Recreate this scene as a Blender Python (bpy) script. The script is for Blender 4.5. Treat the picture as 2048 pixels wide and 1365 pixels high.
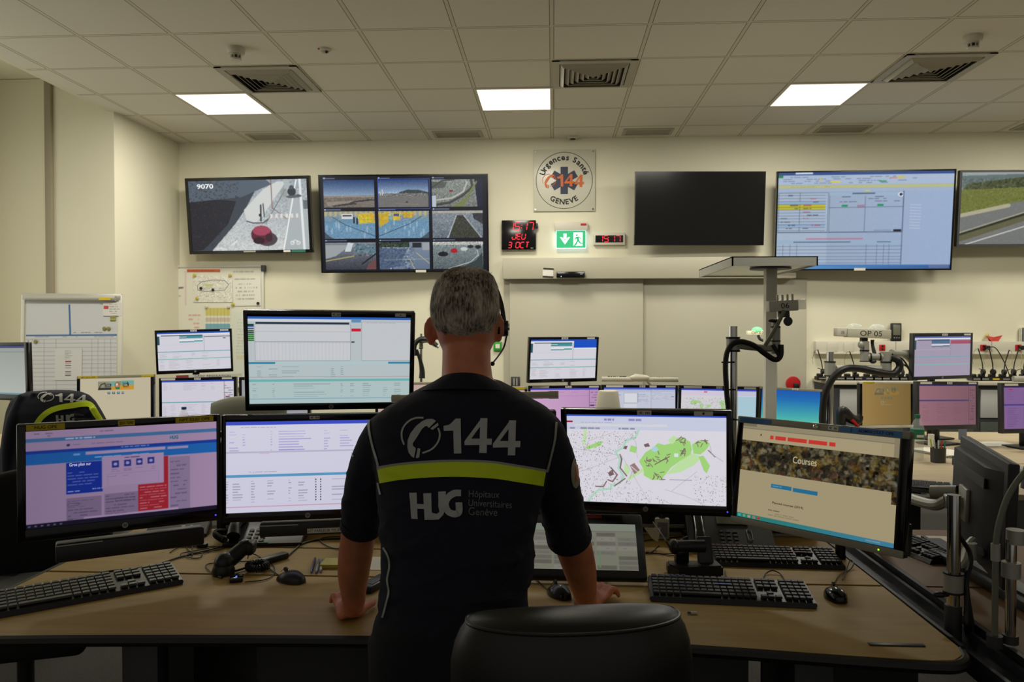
import bpy, bmesh, math, random
import numpy as np
from mathutils import Matrix, Vector, Euler
from mathutils.bvhtree import BVHTree
R=math.radians; PI=math.pi
random.seed(7); rng=np.random.default_rng(7)
SC=bpy.context.scene; COL=SC.collection
for o in list(bpy.data.objects): bpy.data.objects.remove(o)
# ---------------------------------------------------------------- camera, world, light, exposure
CAM=Vector((0,0,1.55)); FPX=1540.0; YAW=R(3.05); PITCH=R(0.986)
cd=bpy.data.cameras.new('camera'); cam=bpy.data.objects.new('camera',cd); COL.objects.link(cam)
cam.location=CAM; cam.rotation_euler=(PI/2-PITCH,0,YAW)
cd.sensor_width=36; cd.lens=FPX/2048*36; cd.clip_start=.05
cd.dof.use_dof=True; cd.dof.focus_distance=2.3; cd.dof.aperture_fstop=13
SC.camera=cam
F_=Vector((-math.sin(YAW)*math.cos(PITCH),math.cos(YAW)*math.cos(PITCH),-math.sin(PITCH)))
R_=Vector((math.cos(YAW),math.sin(YAW),0)); U_=R_.cross(F_)
def ray(px,py): return F_+R_*((px-1024)/FPX)-U_*((py-682.5)/FPX)
def at(px,py,Y): r=ray(px,py); return CAM+r*(Y/r.y)        # the place that shows at a pixel, at depth Y
def onz(px,py,z=.76): r=ray(px,py); return CAM+r*((z-CAM.z)/r.z)   # ... or lying on a level surface
SC.view_settings.view_transform='Standard'; SC.view_settings.look='None'
SC.view_settings.exposure=0; SC.view_settings.gamma=1; SC.view_settings.use_curve_mapping=False
w=bpy.data.worlds.new('world'); SC.world=w; w.use_nodes=True
w.node_tree.nodes['Background'].inputs[0].default_value=(1,.96,.88,1)
w.node_tree.nodes['Background'].inputs[1].default_value=.17
def area(name,loc,rot,sx,sy,power,col=(1,1,1),spread=180):
    l=bpy.data.lights.new(name,'AREA'); l.shape='RECTANGLE'; l.size=sx; l.size_y=sy; l.energy=power; l.color=col
    l.spread=R(spread)
    o=bpy.data.objects.new(name,l); o.location=loc; o.rotation_euler=rot; COL.objects.link(o); return o
# daylight through the tall windows in the left bay
area('daylight_window',(-5.0,4.3,2.1),(0,R(-90),0),2.6,3.2,26,(1,1,.84))
# added lamps without fixtures, out of view, tilted to brighten the back wall
for X in (-3.1,-.8,1.5,3.9): area('added_wall_fill',(X,4.1,3.33),(R(40),0,0),.9,.4,20,(1,.96,.83),112)
# ---------------------------------------------------------------- materials
def lin(c): 
    c=c/255; return c/12.92 if c<=.04045 else ((c+.055)/1.055)**2.4
def L3(c): return tuple(lin(v) for v in c)
MATS={}
def M(name,c=(128,128,128),rough=.5,metal=0,bump=0,bscale=60,var=0,vscale=5,stretch=None,spec=None,emit=0,alpha=1,trans=0,coat=0):
    if name in MATS: return MATS[name]
    m=bpy.data.materials.new(name); m.use_nodes=True; nt=m.node_tree; N=nt.nodes; b=N['Principled BSDF']
    rgb=L3(c); b.inputs['Base Color'].default_value=(*rgb,1); b.inputs['Roughness'].default_value=rough
    b.inputs['Metallic'].default_value=metal
    if spec is not None: b.inputs['Specular IOR Level'].default_value=spec
    if coat: b.inputs['Coat Weight'].default_value=coat
    if trans: b.inputs['Transmission Weight'].default_value=trans; b.inputs['IOR'].default_value=1.33 if trans<1 else 1.2
    if alpha<1: b.inputs['Alpha'].default_value=alpha
    if emit: b.inputs['Emission Color'].default_value=(*rgb,1); b.inputs['Emission Strength'].default_value=emit
    if bump or var:
        tc=N.new('ShaderNodeTexCoord'); mp=N.new('ShaderNodeMapping'); nt.links.new(tc.outputs['Object'],mp.inputs[0])
        if stretch: mp.inputs['Scale'].default_value=stretch
    if var:
        n=N.new('ShaderNodeTexNoise'); n.inputs['Scale'].default_value=vscale; n.inputs['Detail'].default_value=5
        nt.links.new(mp.outputs[0],n.inputs['Vector']); r=N.new('ShaderNodeValToRGB')
        r.color_ramp.elements[0].position=.3; r.color_ramp.elements[1].position=.7
        r.color_ramp.elements[0].color=(*[v*(1-var) for v in rgb],1); r.color_ramp.elements[1].color=(*[min(1,v*(1+var)) for v in rgb],1)
        nt.links.new(n.outputs['Fac'],r.inputs[0]); nt.links.new(r.outputs[0],b.inputs['Base Color'])
    if bump:
        n2=N.new('ShaderNodeTexNoise'); n2.inputs['Scale'].default_value=bscale; n2.inputs['Detail'].default_value=4
        nt.links.new(mp.outputs[0],n2.inputs['Vector']); bp=N.new('ShaderNodeBump'); bp.inputs['Strength'].default_value=bump
        bp.inputs['Distance'].default_value=.01
        nt.links.new(n2.outputs['Fac'],bp.inputs['Height']); nt.links.new(bp.outputs[0],b.inputs['Normal'])
    MATS[name]=m; return m
def screen_mat():
    if 'lit_screen' in MATS: return MATS['lit_screen']
    m=bpy.data.materials.new('lit_screen'); m.use_nodes=True; nt=m.node_tree; N=nt.nodes
    b=N['Principled BSDF']; b.inputs['Base Color'].default_value=(.004,.004,.005,1); b.inputs['Roughness'].default_value=.35
    b.inputs['Specular IOR Level'].default_value=.25
    a=N.new('ShaderNodeAttribute'); a.attribute_name='Col'
    nt.links.new(a.outputs['Color'],b.inputs['Emission Color']); b.inputs['Emission Strength'].default_value=1
    MATS['lit_screen']=m; return m
def paint_mat():
    if 'printed' in MATS: return MATS['printed']
    m=bpy.data.materials.new('printed'); m.use_nodes=True; nt=m.node_tree; N=nt.nodes
    b=N['Principled BSDF']; b.inputs['Roughness'].default_value=.35
    a=N.new('ShaderNodeAttribute'); a.attribute_name='Col'; nt.links.new(a.outputs['Color'],b.inputs['Base Color'])
    MATS['printed']=m; return m
WALL=M('wall_paint',(222,217,194),.75,bump=.05,bscale=90,var=.02,vscale=1.2)
WHITE=M('white_plastic',(205,200,184),.45); OFFW=M('offwhite_metal',(196,190,170),.4)
BLK=M('black_plastic',(22,22,22),.42,bump=.03,bscale=400); BLKG=M('gloss_black_plastic',(10,10,11),.18)
DGR=M('dark_grey_plastic',(58,58,60),.5); GREYM=M('grey_metal',(168,168,158),.42,metal=.3); CHROME=M('chrome',(215,215,212),.12,metal=1)
LGREY=M('light_grey_metal',(170,168,158),.4,metal=.2)
WOOD=M('beech_laminate',(172,140,72),.6,var=.09,vscale=3,stretch=(1,9,1),bump=.02,bscale=30)
WOOD3=M('pale_beech_laminate',(184,168,136),.5,var=.07,vscale=3,stretch=(1,9,1))
WOOD2=M('darker_beech_laminate',(118,86,50),.6,var=.08,vscale=3,stretch=(9,1,1))
EDGE=M('black_edge_band',(20,18,16),.5); PAPER=M('paper',(225,222,210),.8); YEL=M('yellow_label',(205,180,20),.6); YELD=M('yellow_magnet',(190,175,60),.5)
RED=M('red_plastic',(175,20,22),.4); INK=M('ink',(25,25,28),.7); STICK=M('white_sticker',(215,212,200),.6)
CABLE=M('black_cable',(14,14,14),.45); NAVY=M('navy_fabric',(20,22,37),.92,bump=.12,bscale=350,var=.1,vscale=4)
TROU=M('dark_trouser_fabric',(14,15,22),.9,bump=.2,bscale=300); SKIN=M('skin',(204,124,88),.5,bump=.08,bscale=150,var=.14,vscale=22)
REFL=M('grey_reflective_print',(176,176,170),.5,var=.08,vscale=40); HIVIS=M('hi_vis_yellow',(212,232,8),.6,bump=.05,bscale=200)
PIPE=M('grey_piping',(150,150,142),.5); LEATH=M('black_leather',(15,15,16),.42,bump=.03,bscale=260)
CARPET=M('grey_carpet',(74,72,68),.95,bump=.8,bscale=260,var=.35,vscale=180)
# ---------------------------------------------------------------- mesh builder
FRONT=Matrix.Rotation(PI/2,4,'X')
def T(x,y,z): return Matrix.Translation((x,y,z))
def TR(loc,yaw=0,pit=0,rol=0):
    return Matrix.Translation(loc)@Matrix.Rotation(yaw,4,'Z')@Matrix.Rotation(pit,4,'X')@Matrix.Rotation(rol,4,'Y')
def catmull(P,n=8):
    P=[Vector(p) for p in P]
    if len(P)<3: return P
    Q=[P[0]*2-P[1]]+P+[P[-1]*2-P[-2]]; out=[]
    for i in range(1,len(Q)-2):
        a,b,c,d=Q[i-1:i+3]
        for k in range(n):
            t=k/n; out.append(.5*((2*b)+(c-a)*t+(2*a-5*b+4*c-d)*t*t+(3*b-a-3*c+d)*t**3))
    out.append(P[-1]); return out
class B:
    def __init__(s): s.bm=bmesh.new()
    def box(s,c,d,bev=0,M_=None,seg=2):
        m=T(*c)@Matrix.Diagonal((*d,1)); m=(M_@m) if M_ is not None else m
        r=bmesh.ops.create_cube(s.bm,size=1,matrix=m)
        if bev:
            es=list({e for v in r['verts'] for e in v.link_edges})
            bmesh.ops.bevel(s.bm,geom=es,offset=bev,segments=seg,affect='EDGES',profile=.5,clamp_overlap=True)
        return s
    def bx(s,x0,x1,y0,y1,z0,z1,bev=0,M_=None): return s.box(((x0+x1)/2,(y0+y1)/2,(z0+z1)/2),(abs(x1-x0),abs(y1-y0),abs(z1-z0)),bev,M_)
    def ring(s,c,ax,up,r1,r2,n):
        vs=[]; side=ax.cross(up).normalized()
        for i in range(n):
            a=2*PI*i/n; vs.append(s.bm.verts.new(c+side*(math.cos(a)*r1)+up*(math.sin(a)*r2)))
        return vs
    def skin(s,rings,caps=True,closed=True):
        for a,b in zip(rings,rings[1:]):
            n=len(a)
            for i in range(n if closed else n-1):
                j=(i+1)%n; s.bm.faces.new((a[i],a[j],b[j],b[i]))
        if caps:
            s.bm.faces.new(rings[0][::-1]); s.bm.faces.new(rings[-1])
        return s
    def cyl(s,p0,p1,r0,r1=None,n=20):
        p0,p1=Vector(p0),Vector(p1); r1=r0 if r1 is None else r1; ax=(p1-p0).normalized()
        up=ax.orthogonal().normalized()
        return s.skin([s.ring(p0,ax,up,r0,r0,n),s.ring(p1,ax,up,r1,r1,n)])
    def tube(s,P,r,n=8,sm=8,flat=1):
        Q=catmull(P,sm) if sm else [Vector(p) for p in P]
        rs=r if isinstance(r,(list,tuple)) else None
        up=None; rings=[]
        for i,q in enumerate(Q):
            t=(Q[min(i+1,len(Q)-1)]-Q[max(i-1,0)])
            if t.length<1e-9: continue
            t.normalize()
            if up is None: up=t.orthogonal().normalized()
            up=(up-t*up.dot(t)).normalized()
            if rs:
                u=i/(len(Q)-1)*(len(rs)-1); k=min(int(u),len(rs)-2); rr=rs[k]+(rs[k+1]-rs[k])*(u-k)
            else: rr=r
            rings.append(s.ring(q,t,up,rr,rr*flat,n))
        return s.skin(rings)
    def lathe(s,prof,c=(0,0,0),n=28,M_=None):
        rings=[]
        for r,z in prof:
            vs=[]
            for i in range(n):
                a=2*PI*i/n; p=Vector((c[0]+math.cos(a)*r,c[1]+math.sin(a)*r,c[2]+z)); vs.append(s.bm.verts.new(M_@p if M_ is not None else p))
            rings.append(vs)
        return s.skin(rings)
    def prism(s,poly,z0,z1,M_=None,bev=0):
        f=lambda x,y,z:(M_@Vector((x,y,z)) if M_ is not None else Vector((x,y,z)))
        a=[s.bm.verts.new(f(x,y,z0)) for x,y in poly]; b=[s.bm.verts.new(f(x,y,z1)) for x,y in poly]
        fs=[s.bm.faces.new(a[::-1]),s.bm.faces.new(b)]; n=len(poly)
        for i in range(n): fs.append(s.bm.faces.new((a[i],a[(i+1)%n],b[(i+1)%n],b[i])))
        if bev: bmesh.ops.bevel(s.bm,geom=list(fs[1].edges)+list(fs[0].edges),offset=bev,segments=2,affect='EDGES')
        return s
    def quad(s,*ps):
        s.bm.faces.new([s.bm.verts.new(p) for p in ps]); return s
    def ell(s,c,r,M_=None,n=16):
        m=T(*c)@Matrix.Diagonal((*r,1)); m=(M_@m) if M_ is not None else m
        bmesh.ops.create_uvsphere(s.bm,u_segments=n*2,v_segments=n,radius=1,matrix=m); return s
    def text(s,body,w,h,M_,shear=0,bold=0,thick=0):
        cu=bpy.data.curves.new('t','FONT'); cu.body=body; cu.size=1; cu.shear=shear; cu.offset=bold; cu.resolution_u=4
        ob=bpy.data.objects.new('t',cu); me=bpy.data.meshes.new_from_object(ob)
        xs=[v.co.x for v in me.vertices]; ys=[v.co.y for v in me.vertices]
        if not xs: return s
        sx=w/(max(xs)-min(xs)) if w else h/(max(ys)-min(ys)); sy=h/(max(ys)-min(ys)) if h else sx
        cx,cy=(max(xs)+min(xs))/2,(max(ys)+min(ys))/2
        me.transform(M_@Matrix.Diagonal((sx,sy,1,1))@T(-cx,-cy,0))
        s.bm.from_mesh(me); bpy.data.meshes.remove(me); bpy.data.objects.remove(ob); bpy.data.curves.remove(cu); return s
    def make(s,name,mat,parent=None,world=False,ang=.6,flat=False):
        bmesh.ops.recalc_face_normals(s.bm,faces=s.bm.faces[:])
        if world and parent is not None: s.bm.transform(MW[parent.name].inverted())
        for f in s.bm.faces: f.smooth=not flat
        for e in s.bm.edges:
            if len(e.link_faces)==2 and e.calc_face_angle(0)>ang: e.smooth=False
        me=bpy.data.meshes.new(name); s.bm.to_mesh(me); s.bm.free()
        return link(name,me,mat,parent)
MW={}
def link(name,me,mat,parent=None):
    o=bpy.data.objects.new(name,me); COL.objects.link(o)
    if mat: me.materials.append(mat)
    if parent is not None: o.parent=parent
    return o
def thing(name,label,cat,m=None,group=None):
    o=bpy.data.objects.new(name,None); o.empty_display_size=.05; COL.objects.link(o)
    m=m if m is not None else Matrix(); o.matrix_world=m; MW[o.name]=m.copy(); tag(o,label,cat,group); return o
def tag(o,label,cat,group=None):
    o['label']=label; o['category']=cat
    if group: o['group']=group
    return o
def rebase(o,p):
    d=Vector(p); o.data.transform(Matrix.Translation(-d)); o.location=d; return o
def solo(b,name,mat,label,cat,group=None,**k):
    o=b.make(name,mat,None,**k)
    c=[v.co for v in o.data.vertices]; p=Vector(((min(v.x for v in c)+max(v.x for v in c))/2,(min(v.y for v in c)+max(v.y for v in c))/2,min(v.z for v in c)))
    rebase(o,p); return tag(o,label,cat,group)
def struct(b,name,mat,**k):
    o=b.make(name,mat,None,**k); o['kind']='structure'; return o
def copytree(o,parent=None,label=None,group=None,m=None):
    c=o.copy(); COL.objects.link(c); c.parent=parent
    if m is not None: c.matrix_world=m; MW[c.name]=m.copy()
    if label: c['label']=label
    if group: c['group']=group
    for ch in o.children: copytree(ch,c)
    return c
# ---------------------------------------------------------------- canvas: what a lit screen or a printed sheet shows
class Cv:
    def __init__(s,W,H,c=(200,200,200)): s.W,s.H=W,H; s.a=np.ones((H,W,3))*np.array(c,float); s.yy,s.xx=np.mgrid[0:H,0:W]; s.u=(s.xx+.5)/W; s.v=(s.yy+.5)/H
    def rect(s,x0,y0,x1,y1,c,al=1):
        i0,i1=int(round(x0*s.W)),max(int(round(x1*s.W)),int(round(x0*s.W))+1); j0,j1=int(round(y0*s.H)),max(int(round(y1*s.H)),int(round(y0*s.H))+1)
        s.a[max(j0,0):j1,max(i0,0):i1]=s.a[max(j0,0):j1,max(i0,0):i1]*(1-al)+np.array(c)*al; return s
    def mask(s,m,c,al=1): 
        k=(m.astype(float)*al)[...,None]; s.a=s.a*(1-k)+np.array(c,float)*k; return s
    def poly(s,P,c,al=1):
        m=np.zeros((s.H,s.W),bool); n=len(P)
        for i in range(n):
            x0,y0=P[i]; x1,y1=P[(i+1)%n]
            if y0==y1: continue
            cc=((y0>s.v)!=(y1>s.v))&(s.u<(x1-x0)*(s.v-y0)/(y1-y0)+x0); m^=cc
        return s.mask(m,c,al)
    def line(s,x0,y0,x1,y1,w,c,al=1):
        ar=s.H/s.W; dx,dy=x1-x0,(y1-y0)*ar; L=dx*dx+dy*dy+1e-12
        t=np.clip(((s.u-x0)*dx+(s.v-y0)*ar*dy)/L,0,1); d=np.hypot(s.u-x0-t*dx,(s.v-y0)*ar-t*dy)
        return s.mask(np.clip((w/2-d)*s.W+.5,0,1),c,al)
    def pl(s,P,w,c,al=1):
        for a,b in zip(P,P[1:]): s.line(*a,*b,w,c,al)
        return s
    def ell(s,cx,cy,rx,ry,c,al=1): return s.mask(((s.u-cx)/rx)**2+((s.v-cy)/ry)**2<1,c,al)
    def grad(s,c0,c1,ax=1,x0=0,y0=0,x1=1,y1=1,al=1):
        t=(s.v-y0)/(y1-y0) if ax==1 else (s.u-x0)/(x1-x0); t=np.clip(t,0,1)[...,None]
        g=np.array(c0)*(1-t)+np.array(c1)*t; m=((s.u>=x0)&(s.u<=x1)&(s.v>=y0)&(s.v<=y1))[...,None]*al
        s.a=s.a*(1-m)+g*m; return s
    def noise(s,amp,cell=1,x0=0,y0=0,x1=1,y1=1,mono=True):
        h,w=s.H//cell+2,s.W//cell+2; n=rng.normal(0,amp,(h,w,1 if mono else 3)); n=np.repeat(np.repeat(n,cell,0),cell,1)[:s.H,:s.W]
        m=((s.u>=x0)&(s.u<=x1)&(s.v>=y0)&(s.v<=y1))[...,None]; s.a=s.a+n*m; return s
    def rows(s,x0,x1,y0,y1,n,c,al=.5,fill=.7,hh=.3):
        for k in range(n):
            y=y0+(y1-y0)*(k+.5)/n; x=x0; end=x0+(x1-x0)*random.uniform(.55,1)
            while x<end:
                l=random.uniform(.01,.05); 
                if random.random()<fill: s.rect(x,y-hh*(y1-y0)/n/2,min(x+l,x1),y+hh*(y1-y0)/n/2,c,al)
                x+=l+.006
        return s
    def table(s,x0,x1,y0,y1,n,cols,c,al=.45):
        for k in range(n):
            y=y0+(y1-y0)*(k+.5)/n
            for (a,b) in cols:
                if random.random()<.8: s.rect(a,y-.004,a+(b-a)*random.uniform(.5,1),y+.005,c,al)
        return s
    def frame(s,x0,y0,x1,y1,c,al=.6):
        t=1/s.W; q=1/s.H; s.rect(x0,y0,x1,y0+q,c,al).rect(x0,y1,x1,y1+q,c,al).rect(x0,y0,x0+t,y1,c,al).rect(x1,y0,x1+t,y1,c,al); return s
    def blur(s,n=1):
        for _ in range(n):
            p=np.pad(s.a,((1,1),(1,1),(0,0)),'edge'); s.a=(p[1:-1,1:-1]*2+p[:-2,1:-1]+p[2:,1:-1]+p[1:-1,:-2]+p[1:-1,2:])/6
        return s
    def mesh(s,name,w,h,parent,y=0,mat=None,bend=None):
        W,H=s.W,s.H; X,Z=np.meshgrid(np.linspace(-w/2,w/2,W),np.linspace(h/2,-h/2,H))
        co=np.stack([X,np.full_like(X,y),Z],-1).reshape(-1,3).astype(np.float32)
        idx=np.arange(W*H).reshape(H,W); q=np.stack([idx[1:,:-1],idx[1:,1:],idx[:-1,1:],idx[:-1,:-1]],-1).reshape(-1).astype(np.int32)
        nf=(W-1)*(H-1); me=bpy.data.meshes.new(name); me.vertices.add(W*H); me.vertices.foreach_set('co',co.ravel())
        me.loops.add(nf*4); me.loops.foreach_set('vertex_index',q); me.polygons.add(nf); me.polygons.foreach_set('loop_start',np.arange(nf,dtype=np.int32)*4)
        me.update(calc_edges=True)
        a=np.clip(s.a,0,255)/255; l=np.where(a<=.04045,a/12.92,((a+.055)/1.055)**2.4); l=np.concatenate([l,np.ones((H,W,1))],-1).reshape(-1).astype(np.float32)
        at_=me.color_attributes.new('Col','FLOAT_COLOR','POINT'); at_.data.foreach_set('color',l)
        return link(name,me,mat or screen_mat(),parent)
def tint(cv,c0,c1=None,ax=0):
    t=(cv.u if ax==0 else cv.v)[...,None]; c1=c1 or c0; cv.a=cv.a*(np.array(c0)*(1-t)+np.array(c1)*t); return cv
def text_on(body,px,pz,w,h,y,col,parent,emit=True,bold=0,shear=0,name='lettering'):
    m=M('ink_%d_%d_%d%s'%(*col,'e' if emit else ''),(col if not emit else col),.6,emit=1 if emit else 0)
    if emit: m.node_tree.nodes['Principled BSDF'].inputs['Base Color'].default_value=(0,0,0,1); m.node_tree.nodes['Principled BSDF'].inputs['Specular IOR Level'].default_value=0
    return B().text(body,w,h,T(px,y,pz)@FRONT,bold=bold,shear=shear).make(name,m,parent)

def stroke(b,P,w_,sm=8):
    Q=[p for p in catmull([(x,y,0) for x,y in P],sm)] if sm else [Vector((x,y,0)) for x,y in P]; prev=None
    for i,q in enumerate(Q):
        t_=(Q[min(i+1,len(Q)-1)]-Q[max(i-1,0)]).normalized(); n=Vector((-t_.y,t_.x,0))*((w_[0]+(w_[1]-w_[0])*i/(len(Q)-1) if isinstance(w_,tuple) else w_)/2)
        a_,c_=b.bm.verts.new(q-n),b.bm.verts.new(q+n)
        if prev: b.bm.faces.new((prev[0],a_,c_,prev[1]))
        prev=(a_,c_)
    return b
# the 144-and-handset mark and the HUG mark, drawn once (units: 1000ths, y down) and reused on shirt, jacket and sign
_4=[[(972,97),(1052,97),(1042,494),(958,492)],[(790,362),(868,330),(1102,330),(1098,400),(792,405)],[(985,97),(980,178),(868,331),(790,362)]]
N144=[[(690,103),(748,103),(755,498),(672,500),(664,240),(556,240),(553,186),(620,172),(655,140)]]+_4+[[(x+322,y+27) for x,y in p] for p in _4]
HSET=[[(470,130),(430,108),(370,108),(310,135),(240,190),(180,270),(148,350),(145,430),(160,490),(190,530),(220,550),(240,450),(235,432),(210,415),(205,385),(250,320),(310,220),(345,190),(365,188),(390,208)],[(405,215),(490,150),(498,180),(430,230)],[(262,438),(292,445),(280,540),(262,552),(240,548)]]
ARCS=[[(328,95),(230,100),(140,150),(88,230),(82,320),(108,400)],[(492,208),(512,280),(490,370),(420,450),(315,495)]]
HUGP=[[(168,945),(250,945),(262,1245),(190,1240)],[(180,1070),(340,1075),(340,1130),(185,1125)],[(325,952),(415,950),(425,1250),(340,1255)],[(400,1130),(430,1175),(480,1185),(520,1150),(545,1200),(500,1248),(400,1254)],[(495,935),(580,930),(575,1120),(550,1200),(510,1170),(495,1100)]]
HUGS=[[(752,948),(680,950),(605,1000),(575,1080),(610,1160),(680,1185),(728,1160),(728,1055)]]
def marks(b,polys,strokes,w_,f):
    for i,P in enumerate(polys): b.bm.faces.new([b.bm.verts.new((*f(x,y),i*.0002)) for x,y in P])
    sc=Vector((*f(1000,0),0)).__sub__(Vector((*f(0,0),0))).length/1000
    for P in strokes: stroke(b,[f(x,y) for x,y in P],w_*sc,8)
    bmesh.ops.triangulate(b.bm,faces=[q for q in b.bm.faces if len(q.verts)>4 or len(q.verts)==4]); return b
# ================================================================ THE ROOM
WY=7.58; CZ=3.405; XL=-3.755; XR=6.2; BAY=-5.05; CH=3.69
struct(B().bx(BAY-.3,XR+.2,-1.6,WY+.2,-.1,0),'floor',CARPET)
def ceiling_mat():
    m=bpy.data.materials.new('ceiling_tiles'); m.use_nodes=True; nt=m.node_tree; N=nt.nodes; b=N['Principled BSDF']
    b.inputs['Roughness'].default_value=.9
    tc=N.new('ShaderNodeTexCoord'); sp=N.new('ShaderNodeSeparateXYZ'); nt.links.new(tc.outputs['Object'],sp.inputs[0])
    def mt(op,a,bv=None,cv=None):
        n=N.new('ShaderNodeMath'); n.operation=op
        for i,v in enumerate((a,bv,cv)):
            if v is None: continue
            if hasattr(v,'links'): nt.links.new(v,n.inputs[i])
            else: n.inputs[i].default_value=v
        return n.outputs[0]
    def dist(o,off): # distance to the nearest grid line, metres
        q=mt('ADD',o,-off+60); q=mt('DIVIDE',q,.6); q=mt('FRACT',q); q=mt('SUBTRACT',q,.5); q=mt('ABSOLUTE',q); q=mt('SUBTRACT',.5,q); return mt('MULTIPLY',q,.6)
    dx=dist(sp.outputs['X'],-.01); dy=dist(sp.outputs['Y'],4.77)
    d=mt('MINIMUM',dx,dy)
    bar=mt('LESS_THAN',d,.012)
    gx=mt('LESS_THAN',mt('ABSOLUTE',mt('SUBTRACT',d,.013)),.0022)
    r1=N.new('ShaderNodeMixRGB'); r1.inputs[1].default_value=(*L3((222,217,205)),1); r1.inputs[2].default_value=(*L3((214,207,188)),1); nt.links.new(bar,r1.inputs[0])
    r2=N.new('ShaderNodeMixRGB'); r2.inputs[2].default_value=(*L3((118,112,100)),1); nt.links.new(gx,r2.inputs[0]); nt.links.new(r1.outputs[0],r2.inputs[1])  # thin shadow lines beside the grid bars, put into the tile colour
    nt.links.new(r2.outputs[0],b.inputs['Base Color'])
    n=N.new('ShaderNodeTexNoise'); n.inputs['Scale'].default_value=140; nt.links.new(tc.outputs['Object'],n.inputs['Vector'])
    h=mt('ADD',mt('MULTIPLY',bar,-.25),mt('MULTIPLY',n.outputs['Fac'],.12)); bp=N.new('ShaderNodeBump'); bp.inputs['Strength'].default_value=.5; bp.inputs['Distance'].default_value=.01
    nt.links.new(h,bp.inputs['Height']); nt.links.new(bp.outputs[0],b.inputs['Normal'])
    return m
struct(B().bx(XL-.02,XR,-.6,WY+.1,CZ,CZ+.09),'ceiling',ceiling_mat())
struct(B().bx(XL-.3,XR+.2,WY,WY+.2,0,CZ+.4),'wall_back',WALL)
struct(B().bx(XR,XR+.2,-1.6,WY,0,CZ+.4),'wall_right',WALL)
YB=6.45; XC=at(229,400,YB).x
struct(B().prism([(BAY-.2,YB),(XC,YB),(XL,YB+.05),(XL,WY),(BAY-.2,WY)],0,CH),'wall_left',WALL)       # pier between bay and corner, with its chamfer
struct(B().bx(BAY-.25,BAY,-1.6,YB,0,.9).bx(BAY-.25,BAY,-1.6,YB,3.55,CH).bx(BAY-.25,BAY,-1.6,2.7,.9,3.55).bx(BAY-.25,BAY,5.95,YB,.9,3.55),'wall_window_side',WALL)
struct(B().bx(BAY-.3,XL,-.6,YB,CH,CH+.08).bx(XL-.06,XL-.021,-.6,YB,CZ+.0,CH),'trim_1',WALL)
struct(B().bx(at(95,400,YB).x,at(108,400,YB).x,YB-.035,YB-.001,0,CH,.004),'trim_2',M('blind_rail',(150,140,118),.5))
struct(B().bx(BAY,at(95,400,YB).x-.002,YB-.03,YB-.001,0.0,CH-.004),'trim_3',M('pale_roller_panel',(212,206,180),.6))
# tall window in the bay, out of the picture on the left
for k,(y0,y1) in enumerate(((2.8,4.2),(4.4,5.9))):
    wn=B()
    for yy in (y0,y1,(y0+y1)/2): wn.bx(BAY-.06,BAY,yy-.03,yy+.03,.9,3.55)
    for zz in (.93,2.2,3.52): wn.bx(BAY-.06,BAY,y0,y1,zz-.03,zz+.03)
    struct(wn,'window_%d'%(k+1),OFFW)
struct(B().bx(XL,XR,WY-.012,WY,0,.09),'baseboard_back',OFFW)
# ---- ceiling fittings
PANEL=M('light_diffuser',(255,240,226),.5,emit=1.15)
def ceiling_light(k,label):
    x0=-.01+.6*k; t=thing('ceiling_light',label,'ceiling light',T(x0+.3,6.275,CZ),'flush square ceiling lights')
    B().bx(-.285,.285,-.285,.285,-.006,-.002).make('diffuser',PANEL,t)
    f=B()
    for s in (-1,1): f.bx(s*.297-.012,s*.297+.012,-.3,.3,-.007,0).bx(-.3,.3,s*.297-.012,s*.297+.012,-.0068,0)
    f.make('frame',OFFW,t)
    l=area('ceiling_light_glow',(x0+.3,6.275,CZ-.012),(0,0,0),.56,.56,29,(1,.96,.83)); l.visible_camera=False
ceiling_light(-5,'lit square ceiling panel above the left wall screen'); ceiling_light(-1,'lit square ceiling panel nearest the middle of the ceiling')
ceiling_light(3,'lit square ceiling panel above the switched-off black wall screen')
area('ceiling_panel_light',(4.5,6.275,3.38),(0,0,0),.56,.56,29,(1,.96,.83))
VENT=M('vent_metal',(172,166,150),.5)
def vent(k,label):
    x0=-.01+.6*k; t=thing('ceiling_vent',label,'air vent',T(x0+.3,5.675,CZ),'square louvred air diffusers')
    B().bx(-.25,.25,-.25,.25,-.004,-.002).make('duct',M('duct_black',(12,12,12),.8),t)
    f=B()
    for s in (-1,1): f.bx(s*.272-.026,s*.272+.026,-.298,.298,-.012,-.003).bx(-.298,.298,s*.272-.026,s*.272+.026,-.0118,-.003)
    f.make('frame',VENT,t)
    lv=B(); n=7
    for i in range(n):
        a=.238-i*.036; zi=-.03; ai=a-.026
        P0=[(-a,-a,-.007),(a,-a,-.007),(a,a,-.007),(-a,a,-.007)]; P1=[(-ai,-ai,zi),(ai,-ai,zi),(ai,ai,zi),(-ai,ai,zi)]
        if ai<=.005: P1=[(p[0]*.1,p[1]*.1,zi) for p in P0]
        for j in range(4): q=(j+1)%4; lv.quad(P0[j],P0[q],P1[q],P1[j])
    o=lv.make('louvres',VENT,t,flat=True); md=o.modifiers.new('s','SOLIDIFY'); md.thickness=.003
vent(-4,'louvred square ceiling vent beside the left smoke detector'); vent(0,'louvred square ceiling vent above the round 144 sign'); vent(4,'louvred square ceiling vent beside the right smoke detector')
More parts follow.
